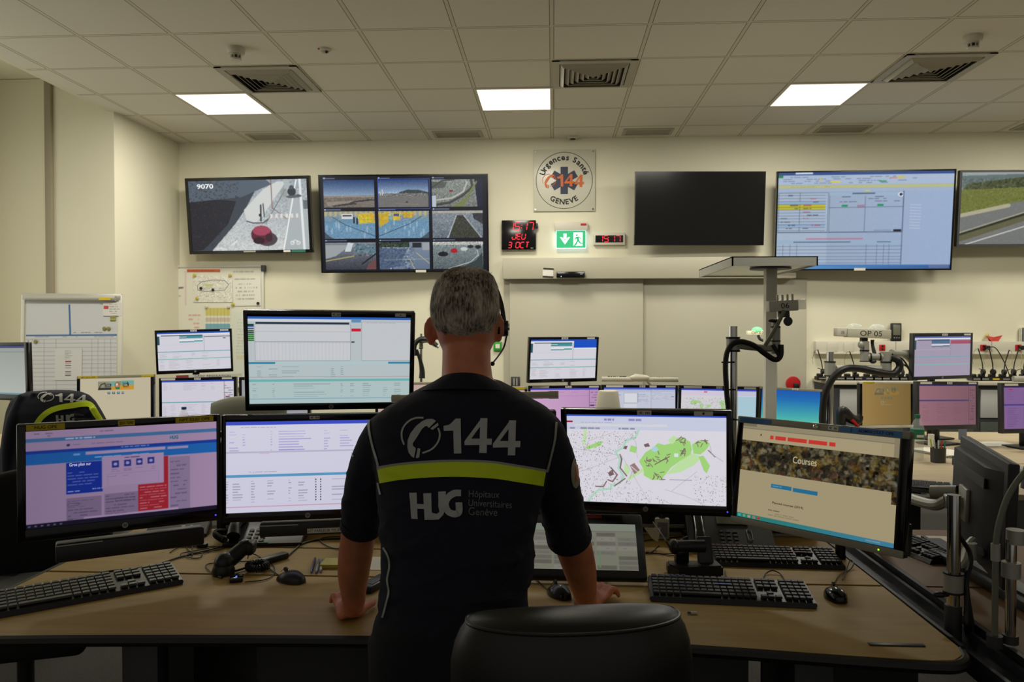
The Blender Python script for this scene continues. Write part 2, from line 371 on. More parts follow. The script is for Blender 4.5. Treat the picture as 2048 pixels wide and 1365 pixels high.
for k,lb in ((-5,'above the traffic camera screen'),(-2,'above the nine-view screen'),(1,'right of the ceiling sensor'),(4,'above the spreadsheet screen'),(7,'at the right edge of the photo')):
    t=thing('slot_vent','small flat rectangular ceiling outlet along the back wall, '+lb,'air vent',T(-.01+.6*k+.3,7.36,CZ),'small outlets along the back wall')
    f=B()
    for s in (-1,1): f.bx(s*.22-.014,s*.22+.014,-.115,.115,-.01,0).bx(-.22,.22,s*.105-.014,s*.105+.014,-.0098,0)
    f.make('frame',VENT,t); B().bx(-.2,.2,-.09,.09,-.004,-.001).make('plate',M('vent_plate',(150,144,128),.6),t)
def detector(px,py,label):
    p=onz(px,py-12,CZ); t=thing('smoke_detector',label,'smoke detector',T(p.x,p.y,CZ),'smoke detectors')
    B().lathe([(.056,0),(.058,-.012),(.055,-.03),(.05,-.04),(.02,-.042)][::-1]).make('base',WHITE,t)
    h=B().lathe([(.034,-.04),(.034,-.05),(.02,-.052)][::-1]).lathe([(.036,-.072),(.033,-.082),(.012,-.084)][::-1])
    for i in range(8): a=i*PI/4; h.box((.032*math.cos(a),.032*math.sin(a),-.061),(.006,.006,.024))
    h.make('sensor_head',WHITE,t); B().lathe([(.024,-.05),(.024,-.074)][::-1]).make('chamber',DGR,t)
detector(472,108,'white round smoke detector on the ceiling at left'); detector(1946,84,'white round smoke detector on the ceiling at right')
p=onz(650,98,CZ); t=thing('ceiling_indicator','small white ceiling lamp unit with a red strip, right of the left smoke detector','indicator',T(p.x,p.y,CZ))
B().lathe([(.042,0),(.04,-.012),(.02,-.016)][::-1]).make('base',WHITE,t); B().ell((0,0,-.018),(.03,.012,.016)).make('lens_housing',WHITE,t)
B().ell((.012,-.008,-.022),(.01,.008,.01)).make('lens',BLK,t); B().bx(-.04,.005,-.03,-.022,-.012,-.004).make('red_strip',RED,t)
p=onz(1145,277,CZ); t=thing('presence_sensor','small white motion sensor with dark diamond lens, on the ceiling above the round sign','sensor',T(p.x,WY-.06,CZ))
B().bx(-.05,.05,-.04,.04,-.02,0,.006).make('housing',WHITE,t); B().prism([(-.026,0),(0,-.02),(.026,0),(0,.02)],-.03,-.018).make('lens',BLK,t)
# ---- sliding door with its header box
xd0=at(1008,560,WY).x; xd1=at(1560,560,WY).x; zt=at(1100,519,WY).z; zb=at(1100,560,WY).z
d=thing('door_1','','',T(0,WY,0)); del d['label'],d['category']; d['kind']='structure'
DW=M('door_laminate',(180,175,156),.4); x2=at(1020,600,WY).x; x3=at(1285,600,WY).x
B().bx(x3-.05,xd1+.25,-.02,0,0,zb,.002).make('fixed_leaf',DW,d)
B().bx(x2,x3,-.055,-.022,.01,zb,.003).make('sliding_leaf',DW,d)
hd=B().bx(xd0,xd1+.1,-.17,0,zb,zt,.004).make('door_header',DW,d)
B().bx(xd0,x2,-.03,0,0,zb).make('door_jamb',DW,d)
p=at(1031,764,WY-.05); B().bx(p.x-.045,p.x+.045,-.062,-.056,p.z-.05,p.z+.05,.004).make('finger_plate',DGR,d)
B().bx(p.x-.02,p.x-.008,-.066,-.062,p.z-.035,p.z+.035).bx(p.x+.008,p.x+.02,-.066,-.062,p.z-.035,p.z+.035).make('finger_grip',LGREY,d)
HY=WY-.17
p=at(1141,550,HY); t=thing('set_top_box','flat black box with a tiny light, fixed to the door header','device',T(p.x,HY,p.z))
B().bx(-.135,.135,-.05,-.001,-.03,.028,.006).make('case',BLKG,t); B().bx(-.093,-.087,-.052,-.05,-.02,-.016).make('indicator_light',M('green_led',(180,255,200),.5,emit=2),t); B().bx(.09,.115,-.051,-.05,.0,.006).make('badge',LGREY,t)
p=at(1096,546,HY); t=thing('paper_notice','small white card taped top and bottom with black tape on the door header','notice',T(p.x,HY,p.z))
B().bx(-.05,.05,-.004,-.001,-.045,.045).make('card',PAPER,t)
for z in (.038,-.038): B().box((.002,-.006,z),(.1,.003,.014),0,Matrix.Rotation(.06,4,'Y')).make('tape',BLK,t)
# ================================================================ WALL SCREENS
def flat_tv(key,label,cv,w,h,pose,group=None,bez=.012,screen_w=None,m=BLKG,sticker=None):
    x,y,z,ya,pi_,ro=pose; t=thing('wall_television',label,'television',TR((x,y,z),ya,pi_,ro),group)
    f=B()
    for s in (-1,1): f.bx(s*(w/2)-(bez if s>0 else 0),s*(w/2)+(bez if s<0 else 0),-.002,.045,-h/2,h/2).bx(-w/2,w/2,-.0018,.045,s*h/2-(bez if s>0 else 0),s*h/2+(bez if s<0 else 0))
    f.bx(-w/2+.002,w/2-.002,.006,.047,-h/2+.002,h/2-.002).bx(-w/3,w/3,.045,.075,-h/3.2,h/3.2,.01).make('casing',m,t)
    if cv is None: B().bx(-w/2+bez,w/2-bez,.002,.006,-h/2+bez,h/2-bez).make('dark_screen',M('off_screen',(16,15,14),.14),t)
    else: cv.mesh('screen',w-2*bez,h-2*bez,t,y=.003)
    g=B(); back=WY-y+.0; g.bx(x-.22,x+.22,y+.06,WY-.001,z-.12,z+.12); g.make('wall_mount',BLK,t,world=True)
    if sticker: B().bx(sticker-.05,sticker+.05,-.004,-.001,-h/2-.002,-h/2+.022).make('label_strip',STICK,t)
    return t
# traffic camera
c=Cv(260,156,(178,184,186))
c.grad((150,160,168),(196,200,198),1); c.noise(9,3).noise(7,1)
c.poly([(0,0),(.62,0),(.47,.42),(.38,.62),(.17,1),(0,1)],(62,68,78)); c.poly([(.05,.22),(.4,.3),(.32,.62),(.1,.98),(0,1),(0,.25)],(38,38,46)); c.poly([(0,0),(.66,0),(.7,.07),(.45,.24),(0,.3)],(84,96,108))
for _ in range(500):
    x,y=random.random()*.42,random.random()*.95
    if x<.5-.35*y: c.rect(x,y,x+.012,y+.015,(random.randint(28,80),random.randint(30,70),random.randint(36,80)),.5)
c.poly([(.46,.42),(.63,.14),(.75,.03),(.83,.03),(.62,.5),(.56,.6),(.48,.58)],(204,206,204))
c.poly([(.8,0),(.84,0),(.99,.5),(1,1),(.78,1),(.84,.4)],(168,176,178)); c.line(.91,.02,.78,1,.011,(236,238,236)); c.line(.94,.0,.955,1,.02,(222,226,226)); c.line(.82,.14,.64,.62,.005,(90,90,90))
c.line(.7,.0,.7,.4,.006,(110,80,76)); c.line(.7,.4,.82,.56,.004,(110,70,66)); c.pl([(.48,.58),(.53,.61),(.62,.61),(.66,.56)],.008,(60,62,64)); c.line(.6,.58,.605,.36,.012,(40,44,48)); c.line(.625,.34,.63,.52,.008,(54,56,60)); c.ell(.595,.5,.012,.02,(36,38,42))
for k in range(6): c.rect(.68+k*.043,.49,.70+k*.043,.545,(222,214,206))
c.ell(.87,.18,.035,.06,(48,54,62)); c.ell(.87,.12,.02,.03,(70,78,84)); c.ell(.92,.24,.03,.02,(80,86,90)); c.rect(.78,.14,.83,.25,(140,146,140),.6); c.ell(.87,.25,.05,.02,(90,94,98))
c.ell(.645,.84,.085,.1,(74,66,72)); c.ell(.6,.78,.09,.13,(92,38,52)); c.ell(.6,.72,.075,.07,(158,66,90)); c.ell(.575,.86,.05,.05,(50,28,36)); c.ell(.66,.82,.03,.06,(60,34,44))
for a,b in ((.29,.88),(.34,.8),(.38,.72),(.42,.65)): c.line(a,b,a+.04,b-.04,.008,(196,200,202))
c.line(.34,.92,.39,.86,.01,(224,226,226)); c.line(.2,.97,.27,.965,.006,(230,230,230)); c.rect(.96,.3,1,.42,(70,80,84),.7)
for a in (.855,.905): 
    c.ell(a,.9,.018,.028,(232,234,232)); c.ell(a,.9,.012,.019,(172,178,180))
c.pl([(.855,.9),(.875,.86),(.895,.87),(.905,.9)],.005,(236,236,234)); c.blur(1)
TVP={'TV1':(-2.952,7.350,2.642,-.026,.105,-.008),'TV2':(-1.428,7.350,2.551,.070,.093,-.010),'TV3':(1.379,7.35,2.673,.052,.081,0),'TV4':(2.869,7.301,2.542,-.044,.078,.005),'TV5':(4.328,7.30,2.644,.118,.079,.013)}
t=flat_tv('TV1','wall television showing a traffic camera view of a dark red car on a road',c,1.24,.734,TVP['TV1'],bez=.03)
text_on('9070',-.42,.285,.165,.045,-.001,(232,236,236),t,bold=.03)
B().bx(.33,.4,-.004,-.001,-.36,-.34).make('white_label',STICK,t); B().bx(.41,.55,-.004,-.001,-.362,-.338).make('green_label',M('green_label',(30,110,90),.5),t); B().bx(-.07,.05,-.004,-.001,-.355,-.342).make('maker_badge',LGREY,t)
# nine camera views
c=Cv(330,190,(16,18,30))
def cell(i,j): x0=.022+i*.325; y0=.045+j*.325; return x0,y0,x0+.305,y0+.285
def sub(i,j):
    x0,y0,x1,y1=cell(i,j); return Cv(int((x1-x0)*330),int((y1-y0)*190)),x0,y0
def put(s,x0,y0):
    i,j=int(x0*c.W),int(y0*c.H); c.a[j:j+s.H,i:i+s.W]=s.a
s,x,y=sub(0,0); s.grad((38,64,108),(138,160,184),1,y1=.6); s.rect(0,.58,1,1,(112,104,96)); s.noise(9,2,y0=.58); s.rect(0,.6,1,.63,(150,140,128)); s.poly([(.1,.88),(.9,.7),(1,.72),(1,.8),(.2,.98)],(60,60,64)); s.poly([(.6,.82),(1,.75),(1,1),(.8,1)],(120,112,104)); s.poly([(.05,.8),(.6,.76),(.5,.84),(.08,.95)],(140,130,118)); s.noise(5); put(s,x,y)
s,x,y=sub(1,0); s.grad((46,68,112),(150,172,196),1,y1=.5); s.poly([(.42,.46),(.6,.36),(.8,.37),(1,.46),(1,.56),(.42,.56)],(56,66,70)); s.rect(0,.5,1,1,(112,110,108)); s.noise(14,2,y0=.45,y1=.62); s.rect(.08,.36,.1,.58,(186,188,190)); s.rect(.04,.42,.06,.58,(180,180,184)); s.noise(6); s.ell(.57,.82,.02,.04,(60,60,60)); s.line(.35,.86,.8,.9,.006,(150,140,110)); put(s,x,y)
s,x,y=sub(2,0); s.grad((128,134,130),(112,116,110),1); s.noise(14,2); s.poly([(.84,0),(1,0),(1,1),(.9,1)],(22,28,52)); s.pl([(.0,.95),(.35,.85),(.6,.6),(.8,.3),(.78,.0)],.05,(64,66,64)); s.pl([(.1,.75),(.4,.68),(.62,.45),(.7,.1)],.03,(176,178,170)); s.poly([(.88,.05),(.9,.1),(.62,1),(.4,1),(.66,.68)],(110,122,72)); s.pl([(0,.3),(.2,.05),(.45,0)],.03,(70,72,72)); s.ell(.38,.42,.04,.04,(130,40,44)); s.rect(0,.6,.08,1,(176,188,200)); s.poly([(0,.1),(.3,.1),(.25,.3),(0,.34)],(66,70,68),.7); put(s,x,y)
for i,fl in ((0,1),(1,-1)):
    s,x,y=sub(i,1); s.grad((150,150,136),(98,138,168),1,y1=.4); s.rect(0,.4,1,1,(104,142,170)); s.noise(6,2)
    for k in range(9): s.ell(random.random(),random.uniform(.4,.9),.02,.12,(170,190,206),.5)
    for k in range(10): s.rect(k*.1,0,k*.1+.05,.16,(196,180,120),.6)
    g=(lambda q:q) if fl==1 else (lambda q:1-q)
    if fl==1: s.rect(.34,.1,.56,.28,(206,208,208)); s.rect(.36,.13,.54,.19,(60,66,74)); s.poly([(.66,.1),(.98,.05),(1,.42),(.68,.46)],(196,170,52)); s.noise(13,3,x0=.66,y0=.08,y1=.44,mono=False); s.rect(.57,.2,.6,.45,(30,30,34)); s.rect(.63,.24,.66,.48,(30,30,34))
    else: s.poly([(0,.1),(.2,.02),(.2,.38),(.02,.6)],(190,160,48)); s.rect(.28,.05,.43,.34,(198,176,60)); s.rect(.3,.1,.41,.18,(50,80,130)); s.poly([(.46,.04),(.7,.04),(.68,.26),(.5,.24)],(186,160,54)); s.noise(13,3,x0=0,y0=.02,x1=.7,y1=.36,mono=False)
    s.pl([(g(.15),.2),(g(.4),.48),(g(1),.92)],.008,(24,26,30)); s.mask(((s.u-g(.75))/.85)**2+((s.v-.3)/.95)**2>1,(60,66,80),.8); s.noise(3); put(s,x,y)
s,x,y=sub(2,1); s.grad((128,136,144),(100,110,120),1); s.noise(8,2); s.poly([(.48,.16),(.62,.16),(.96,1),(.32,1)],(58,60,52)); s.line(.48,.16,.3,1,.02,(170,176,178)); s.line(.62,.16,.97,1,.02,(160,166,168)); s.poly([(.78,.0),(1,.05),(1,.5),(.82,.3)],(48,52,58)); s.rect(0,0,1,.1,(160,158,150)); s.noise(8,2); put(s,x,y)
s,x,y=sub(0,2); s.grad((126,132,140),(52,54,66),1); s.noise(5,2); s.poly([(0,.1),(.5,.1),(.2,.5),(0,.6)],(150,156,160)); s.poly([(.45,0),(.56,.02),(.5,.34),(.38,.34)],(196,204,210)); s.poly([(.6,.02),(1,.1),(1,.45),(.56,.36)],(92,116,128)); s.noise(16,3,x0=.55,y0=.05,x1=1,y1=.5); s.line(0,.68,.56,.5,.02,(170,160,96)); s.line(.72,.8,1,.42,.03,(34,36,44)); s.poly([(.85,.8),(1,.6),(1,1),(.8,1)],(104,70,70)); put(s,x,y)
s,x,y=sub(1,2); s.grad((120,134,152),(96,112,134),1); s.noise(20,3,x1=.7,y0=.15); s.poly([(0,.2),(.55,.25),(.4,.9),(0,1)],(56,72,100),.6); s.rect(0,0,.6,.18,(52,64,54)); s.noise(16,2,x1=.6,y1=.22); s.rect(.66,.02,.84,.2,(36,40,46)); s.rect(.86,.02,1,.3,(150,156,160)); s.line(.6,.62,.7,1,.012,(190,180,110)); s.line(.74,.4,1,.8,.012,(190,180,120)); s.line(.1,.66,1,.62,.01,(160,170,170),.7); put(s,x,y)
s,x,y=sub(2,2); s.grad((128,140,142),(84,94,98),1); s.noise(10,2); s.rect(0,0,1,.12,(176,176,170)); s.noise(20,2,y1=.16); s.ell(.2,.45,.1,.09,(26,28,32)); s.ell(.42,.33,.07,.09,(160,32,40)); s.ell(.62,.27,.07,.07,(190,196,196)); s.ell(.75,.18,.06,.06,(40,44,48)); s.ell(.9,.2,.06,.07,(30,34,38)); s.pl([(.3,1),(.75,.75),(.9,.5),(.88,.3)],.012,(196,202,200)); s.poly([(.98,.4),(1,1),(.5,1),(.85,.7)],(52,62,64)); put(s,x,y)
for i in range(3):
    for j in range(3): x0,y0,x1,y1=cell(i,j); c.rect(x0,y0-.028,x0+.01,y0-.014,(150,160,190)); c.rect(x0+.014,y0-.026,x0+.07+.03*j,y0-.014,(100,110,140),.8)
c.frame(.345,.03,.655,.34,(60,90,180),.9)
flat_tv('TV2','large wall television divided into nine camera views',c,1.618,.932,TVP['TV2'],bez=.014,sticker=.15)
flat_tv('TV3','switched-off black wall television right of the round sign',None,1.221,.688,TVP['TV3'],bez=.012)
# spreadsheet
c=Cv(340,196,(146,162,184)); c.grad((150,164,182),(150,170,202),0); c.rect(0,0,1,.03,(44,72,130)); c.rect(.1,.0,.2,.02,(190,205,225)); c.rect(0,.03,1,.13,(164,180,204)); c.rect(0,.03,.03,.055,(28,120,70))
c.rows(.03,.98,.04,.12,4,(90,110,140),.55,.5,.5); c.rect(.24,.06,.25,.09,(210,180,60)); c.rect(.3,.092,.36,.108,(214,196,70)); c.rect(.58,.09,.62,.105,(50,150,110)); c.rect(.64,.06,.68,.07,(200,120,130)); c.rect(.68,.05,.72,.07,(200,180,90))
c.rect(0,.135,1,.165,(178,180,128)); c.rows(.03,.3,.135,.165,1,(120,120,80),.5); c.rect(0,.17,1,.2,(156,172,196)); c.rect(.5,.19,.53,.2,(210,200,60))
G=(58,70,96)
c.rect(.0,.21,.29,.95,(168,184,204),.6); c.rect(0,.33,.275,.385,(186,178,40)); c.frame(.005,.21,.29,.61,G); c.line(.13,.21,.13,.61,.002,G); c.rect(.01,.3,.28,.325,(140,166,196)); c.rect(.01,.53,.28,.56,(140,166,196))
for k in range(13): c.rect(0,.235+k*.03,.28,.238+k*.03,G,.55)
for k in range(11): c.rows(.02,.12,.225+k*.034,.25+k*.034,1,(60,66,84),.6,.35,.5); c.rows(.15,.27,.225+k*.034,.25+k*.034,1,(170,60,90) if k%2 else (60,66,84),.6,.3,.5)
c.frame(.3,.205,.72,.61,G); c.rect(.3,.205,.72,.24,(150,174,198),.8); c.rect(.43,.215,.56,.228,G,.7); c.line(.505,.25,.505,.61,.002,G); c.rect(.37,.335,.405,.355,(20,140,90)); c.rect(.575,.33,.61,.35,(20,140,90)); c.line(.3,.365,.72,.36,.002,G); c.rect(.37,.25,.42,.26,G,.6); c.rect(.56,.25,.61,.26,G,.6)
c.rows(.31,.47,.27,.345,3,(70,80,100),.5,.4,.4); c.rows(.52,.7,.265,.34,3,(70,80,100),.5,.4,.4); c.rect(.46,.335,.5,.365,(150,70,90),.4); c.rect(.67,.59,.715,.61,(16,16,30)); c.rect(.56,.597,.66,.604,G,.6)
c.ell(.705,.235,.017,.024,(214,218,226)); c.ell(.705,.235,.009,.014,(30,40,80)); c.line(.0,.62,.72,.62,.002,G); c.rect(.17,.68,.5,.693,(190,90,120),.6); c.rect(0,.7,.72,.74,(146,172,196),.8); c.rect(.1,.715,.43,.727,G,.7); c.rect(.58,.712,.66,.722,G,.6)
for k in range(6): c.rect(0,.76+k*.035,.72,.763+k*.035,G,.5)
for q in (.04,.08,.12,.52,.58,.62,.65,.72): c.line(q,.745,q,.95,.002,G,.7)
c.line(.72,.2,.72,.95,.003,G); c.rect(0,.955,1,1,(66,120,186)); c.grad((90,150,206),(50,86,140),0,y0=.962); c.rect(.88,.955,.99,.99,(120,120,150),.6)
for k in range(9): c.line(.76,.34+k*.03,.82,.345+k*.03,.003,(196,208,226),.8)
c.noise(2).blur(1)
t=flat_tv('TV4','large wall television showing a pale blue spreadsheet',c,1.585,.917,TVP['TV4'],bez=.014,sticker=-.02)
# motorway
c=Cv(240,136,(112,114,112)); c.grad((150,160,160),(120,134,130),1,y1=.1); c.poly([(0,.05),(1,.0),(1,.2),(0,.2)],(92,106,104)); c.poly([(.04,.16),(.5,.06),(1,.04),(1,.3),(0,.3)],(66,74,46)); c.noise(12,3,y0=.08,y1=.26)
c.poly([(0,.24),(.6,.2),(1,.2),(.35,.5),(0,.6)],(106,112,54)); c.noise(7,2,y0=.2,y1=.6); c.poly([(0,.62),(.4,.42),(1,.22),(1,1),(0,1)],(112,114,112)); c.line(0,.6,.36,.46,.03,(168,164,140)); c.pl([(0,.9),(.5,.6),(1,.35)],.07,(94,92,66)); c.pl([(0,.86),(.5,.57),(1,.33)],.02,(44,44,36)); c.pl([(0,.84),(.5,.545),(1,.31)],.01,(160,160,140))
c.line(.05,1,1,.46,.008,(206,206,200)); c.line(.5,1,.62,.86,.012,(196,196,190)); c.line(.8,.66,.9,.55,.01,(196,196,190)); c.ell(.75,.36,.03,.025,(40,44,48)); c.noise(4).blur(1)
flat_tv('TV5','wall television showing an empty motorway, cut by the right edge',c,1.24,.69,(4.33,7.3,2.644,.02,.079,.0),bez=.02,m=DGR)
# ---- round sign
p0=at(1067,301,WY-.01); p1=at(1190,422,WY-.01); S=(p1.x-p0.x); t=thing('emergency_service_sign','square clear plate with the round Urgences Santé 144 Genève emblem','sign',T((p0.x+p1.x)/2,WY-.018,(p0.z+p1.z)/2))
B().bx(-S/2,S/2,0,.008,-S/2,S/2,.002).make('plate',M('sign_plate',(200,197,180),.3),t)
for x in (-1,1):
    for z in (-1,1): B().cyl((x*(S/2-.02),-.006,z*(S/2-.02)),(x*(S/2-.02),.016,z*(S/2-.02)),.009).make('fixing_screw',CHROME,t)
DKB=M('emblem_navy',(26,32,66),.5); ORG=M('emblem_orange',(206,98,22),.5)
def annulus(b,r0,r1,y,a0=0,a1=2*PI,n=72,cx=0,cz=0):
    n=max(6,int(n*abs(a1-a0)/(2*PI)))
    for i in range(n):
        a=a0+(a1-a0)*i/n; q=a0+(a1-a0)*(i+1)/n
        b.quad((cx+r0*math.cos(a),y,cz+r0*math.sin(a)),(cx+r1*math.cos(a),y,cz+r1*math.sin(a)),(cx+r1*math.cos(q),y,cz+r1*math.sin(q)),(cx+r0*math.cos(q),y,cz+r0*math.sin(q)))
    return b
b=annulus(B(),S*.453,S*.461,-.0015)
def arc_text(b,s_,r,h,a_start,a_end,inward=False):
    n=len(s_)
    wd={'U':1.1,'r':.7,'S':1.05,'t':.62,' ':.6,'G':1.2,'N':1.15,'E':1.05,'V':1.05}
    ws=[wd.get(ch,.95) for ch in s_]; tot=sum(ws); acc=0
    for ch,w_ in zip(s_,ws):
        a=a_start+(a_end-a_start)*(acc+w_/2)/tot; acc+=w_
        if ch==' ': continue
        desc=ch in 'g'; ascd=ch in 'UStéGENV'
        hh=h*(1.0 if ascd or desc else .74)
        if ch=='t': hh=h*.92
        off=(-h*.24 if desc else 0)+(hh-h)/2 if not ascd or ch=='t' else 0
        if desc: off=-h*.26
        rr=r+(off if not inward else -off); rot=(a-PI/2) if not inward else (a+PI/2)
        wid=None
        b.text(ch,None,hh,Matrix.Translation((rr*math.cos(a),-.0015,rr*math.sin(a)))@Matrix.Rotation(-rot,4,'Y')@FRONT,bold=.03)
    return b
arc_text(b,'Urgences Santé',S*.372,S*.092,R(166),R(14)); arc_text(b,'GENEVE',S*.348,S*.088,R(231),R(309),True)
b.make('black_lettering_and_ring',INK,t)
b=B()
for a in (0,60,120): b.box((0,-.001-a*.000006,0),(S*.12,.002,S*.44),0,Matrix.Rotation(R(a),4,'Y'))
b.make('six_bar_star',DKB,t)
def handset_poly(s_):  # small telephone handset drawn as an arc with two end blocks
    pts=[]
    for i in range(13): a=R(100)+R(135)*i/12; pts.append((s_*math.cos(a)*1.0,s_*math.sin(a)*1.0))
    for i in range(13): a=R(225)-R(135)*i/12; pts.append((s_*.62*math.cos(a)+s_*.06,s_*.62*math.sin(a)+.0*s_))
    return pts
k=.675*S/1348; b=marks(B(),N144+HSET,ARCS,16,lambda x,y:((x-744)*k-.02*S,-(y-300)*k)); b.bm.transform(T(0,-.0035,0)@FRONT)
b.make('orange_144_and_handset',ORG,t)
# ---- red LED clocks
SEG={'a':((0,1),(1,1)),'b':((1,1),(1,.5)),'c':((1,.5),(1,0)),'d':((0,0),(1,0)),'e':((0,0),(0,.5)),'f':((0,.5),(0,1)),'g':((0,.5),(1,.5)),'m':((.5,0),(.5,1))}
GL={'0':'abcdef','1':'bc','5':'afgcd','7':'abc','3':'abgcd','J':'bcde','E':'afged','U':'bcdef','O':'abcdef','C':'adef','T':'am'}
LED=M('red_led',(250,20,46),.5,emit=1.15)
def seg_text(b,s_,x,z,w_,h,th,y,gap=.35,slant=.14):
    for ch in s_:
        if ch==':':
            for q in (.3,.65): b.box((x+w_*.1+slant*h*q,y,z+h*q),(th,.001,th))
            x+=w_*.55; continue
        if ch!=' ':
            for g in GL[ch]:
                (x0,z0),(x1,z1)=SEG[g]; a=Vector((x+x0*w_+slant*h*z0,y,z+z0*h)); e=Vector((x+x1*w_+slant*h*z1,y,z+z1*h)); d=(e-a)
                m=d.normalized(); a=a+m*th*.6; e=e-m*th*.6; n=Vector((-m.z,0,m.x))*th/2
                b.quad(a-n,e-n,e+n,a+n)
        x+=w_*(1+gap)
    return b
p0=at(1003,441,WY-.05);p1=at(1072,500,WY-.05); w_,h_=p1.x-p0.x,p0.z-p1.z
t=thing('calendar_clock','square black clock with red digits for time, day and date','clock',T((p0.x+p1.x)/2,WY-.06,(p0.z+p1.z)/2))
B().bx(-w_/2,w_/2,0,.058,-h_/2,h_/2,.008).make('case',BLKG,t); B().bx(w_/2,w_/2+.018,.01,.04,h_*.22,h_*.4,.003).make('side_knob',BLK,t)
b=B(); k=h_/59
seg_text(b,'15:',-w_/2+14*k-.03*0,h_/2-20*k,7.5*k*1.2,15*k,1.35*k,-.002); seg_text(b,'17',-w_/2+41*k,h_/2-20*k,9*k,15*k,1.35*k,-.002)
seg_text(b,'JEU',-w_/2+21*k,h_/2-38*k,7*k,11*k,1.3*k,-.002); seg_text(b,'3',-w_/2+13*k,h_/2-55*k,6.5*k,11*k,1.3*k,-.002); seg_text(b,'OCT',-w_/2+28*k,h_/2-55*k,7*k,11*k,1.3*k,-.002)
b.make('red_digits',LED,t); B().bx(w_*.34,w_*.42,-.001,0,-h_*.45,-h_*.435).make('maker_badge',LGREY,t)
p0=at(1187,466,WY-.04);p1=at(1250,490,WY-.04); w_,h_=p1.x-p0.x,p0.z-p1.z
t=thing('time_clock','small white-framed red digital clock reading 15:17','clock',T((p0.x+p1.x)/2,WY-.045,(p0.z+p1.z)/2))
B().bx(-w_/2,w_/2,0,.044,-h_/2,h_/2,.006).make('case',WHITE,t); B().bx(-w_*.44,w_*.44,-.002,0,-h_*.3,h_*.28).make('display_glass',BLKG,t)
b=B(); k=h_/24
for xx,s_ in ((-w_*.34,'15'),(w_*.04,'17')): seg_text(b,s_,xx,-h_*.24,8*k,11.5*k,1.15*k,-.004,slant=0)
b.box((0-.01,-.004,-.02),(.008,.001,.008)).box((-.01,-.004,.012),(.008,.001,.008)); b.make('red_digits',LED,t)
# ---- exit sign
p0=at(1113,462,WY-.05);p1=at(1171,496,WY-.05); w_,h_=p1.x-p0.x,p0.z-p1.z
t=thing('exit_sign','green lit emergency exit sign with a down arrow and running man','exit sign',T((p0.x+p1.x)/2,WY-.055,(p0.z+p1.z)/2))
GRN=M('exit_green',(34,164,110),.5,emit=.55); WL=M('exit_white',(235,255,248),.5,emit=1.3)
B().bx(-w_/2-.004,w_/2+.004,.004,.03,-h_/2-.004,h_/2+.004).make('light_plate',M('exit_edge',(214,240,255),.4,emit=1.5),t); B().bx(-w_/2,w_/2,0,.004,-h_/2,h_/2).make('green_face',GRN,t)
B().bx(-w_/2-.02,w_/2+.02,-.01,.054,h_/2+.003,h_/2+.085,.004).make('lamp_housing',WHITE,t); B().bx(w_*.33,w_*.53,-.013,-.01,h_/2+.048,h_/2+.068).make('red_tag',RED,t)
b=B(); k=h_/34; f=lambda x,z:((x-29)*k*w_/h_*34/58,-.002,(17-z)*k)
def pp(P): b.bm.faces.new([b.bm.verts.new(f(x,z)) for x,z in P])
pp([(14,6),(20,6),(20,17),(14,17)]); pp([(7,13),(11,13),(17,20),(17,27)]); pp([(27,13),(17,27),(17,20),(23,13)])
b.quad(f(34,4),f(52,4),f(52,30),f(34,30)); b.make('white_pictogram',WL,t)
b=B(); f2=lambda x,z:((x-29)*k*w_/h_*34/58,-.0035,(17-z)*k)
def q2(P): b.bm.faces.new([b.bm.verts.new(f2(x,z)) for x,z in P])
q2([(38.5,8),(40.5,6.8),(42.5,8),(42.5,10),(40.5,11.2),(38.5,10)]); q2([(39,12),(45,11.5),(45.5,20),(41,20)]); q2([(39,12.5),(41,14),(36.5,19),(35,18)]); q2([(44.5,12),(46.5,12),(50,17),(48.5,18)]); q2([(41,19.5),(45.5,19.5),(49,24),(53,24),(53,26),(47,26)]); q2([(41,19.5),(43.5,20.5),(40,28),(36,31),(34.5,29.5)])
b.make('running_figure',GRN,t)
# small things at the doorway
p=at(995,693,WY-.03); t=thing('door_button','small green emergency door release beside the sliding door','button',T(p.x,WY-.03,p.z))
B().bx(-.04,.04,0,.03,-.045,.045,.004).make('case',M('green_plastic',(40,150,40),.5),t); B().bx(-.02,.022,-.003,0,-.02,.022).make('button',PAPER,t)
p=at(1588,768,WY-.05); t=thing('red_hose_reel','round red wall reel with black centre, below the lamp post on the back wall','reel',T(p.x,WY,p.z))
B().lathe([(.03,-.05),(.065,-.045),(.07,-.02),(.06,0)],M_=Matrix.Rotation(PI/2,4,'X')@Matrix.Rotation(PI,4,'X')).make('disc',RED,t); B().bx(-.005,.045,-.075,-.05,-.06,.005,.005).make('handle',BLK,t)
# ================================================================ DESKS
def desk_boards(t,polys,th=.028,m=WOOD,z=.76):
    for k,P in enumerate(polys):
        B().prism(P,z-th,z,bev=.003).make('desktop_board',m,t,world=True)
def legs(t,*P):
    for x,y in P: B().bx(x,x+.1,y,y+.1,0,.73,.004).make('leg',DGR,t,world=True)
t=thing('operator_desk','large beech desk with black edge the uniformed man leans on','desk',T(-.3,2.4,0))
FRO=[(-1.64,1.85),(-1.42,1.889),(-.95,1.92),(-.494,1.938),(0,1.943),(.354,1.927),(.714,1.882),(.90,1.862),(.955,1.868),(.99,1.9),(1.005,1.95),(1.008,2.395),(-1.64,2.395)]
desk_boards(t,[FRO,[(-1.64,2.405),(1.008,2.405),(1.008,2.70),(-1.64,2.70)],[(-1.64,2.708),(1.008,2.708),(1.008,2.95),(-1.64,2.95)]])
eb=B().tube([(x,y-.002,.745) for x,y in FRO[:11]],.0155,8,3).bx(-1.655,-1.641,1.85,2.95,.732,.759).bx(1.009,1.02,1.95,2.95,.732,.762)
eb.make('edge_band',EDGE,t,world=True)
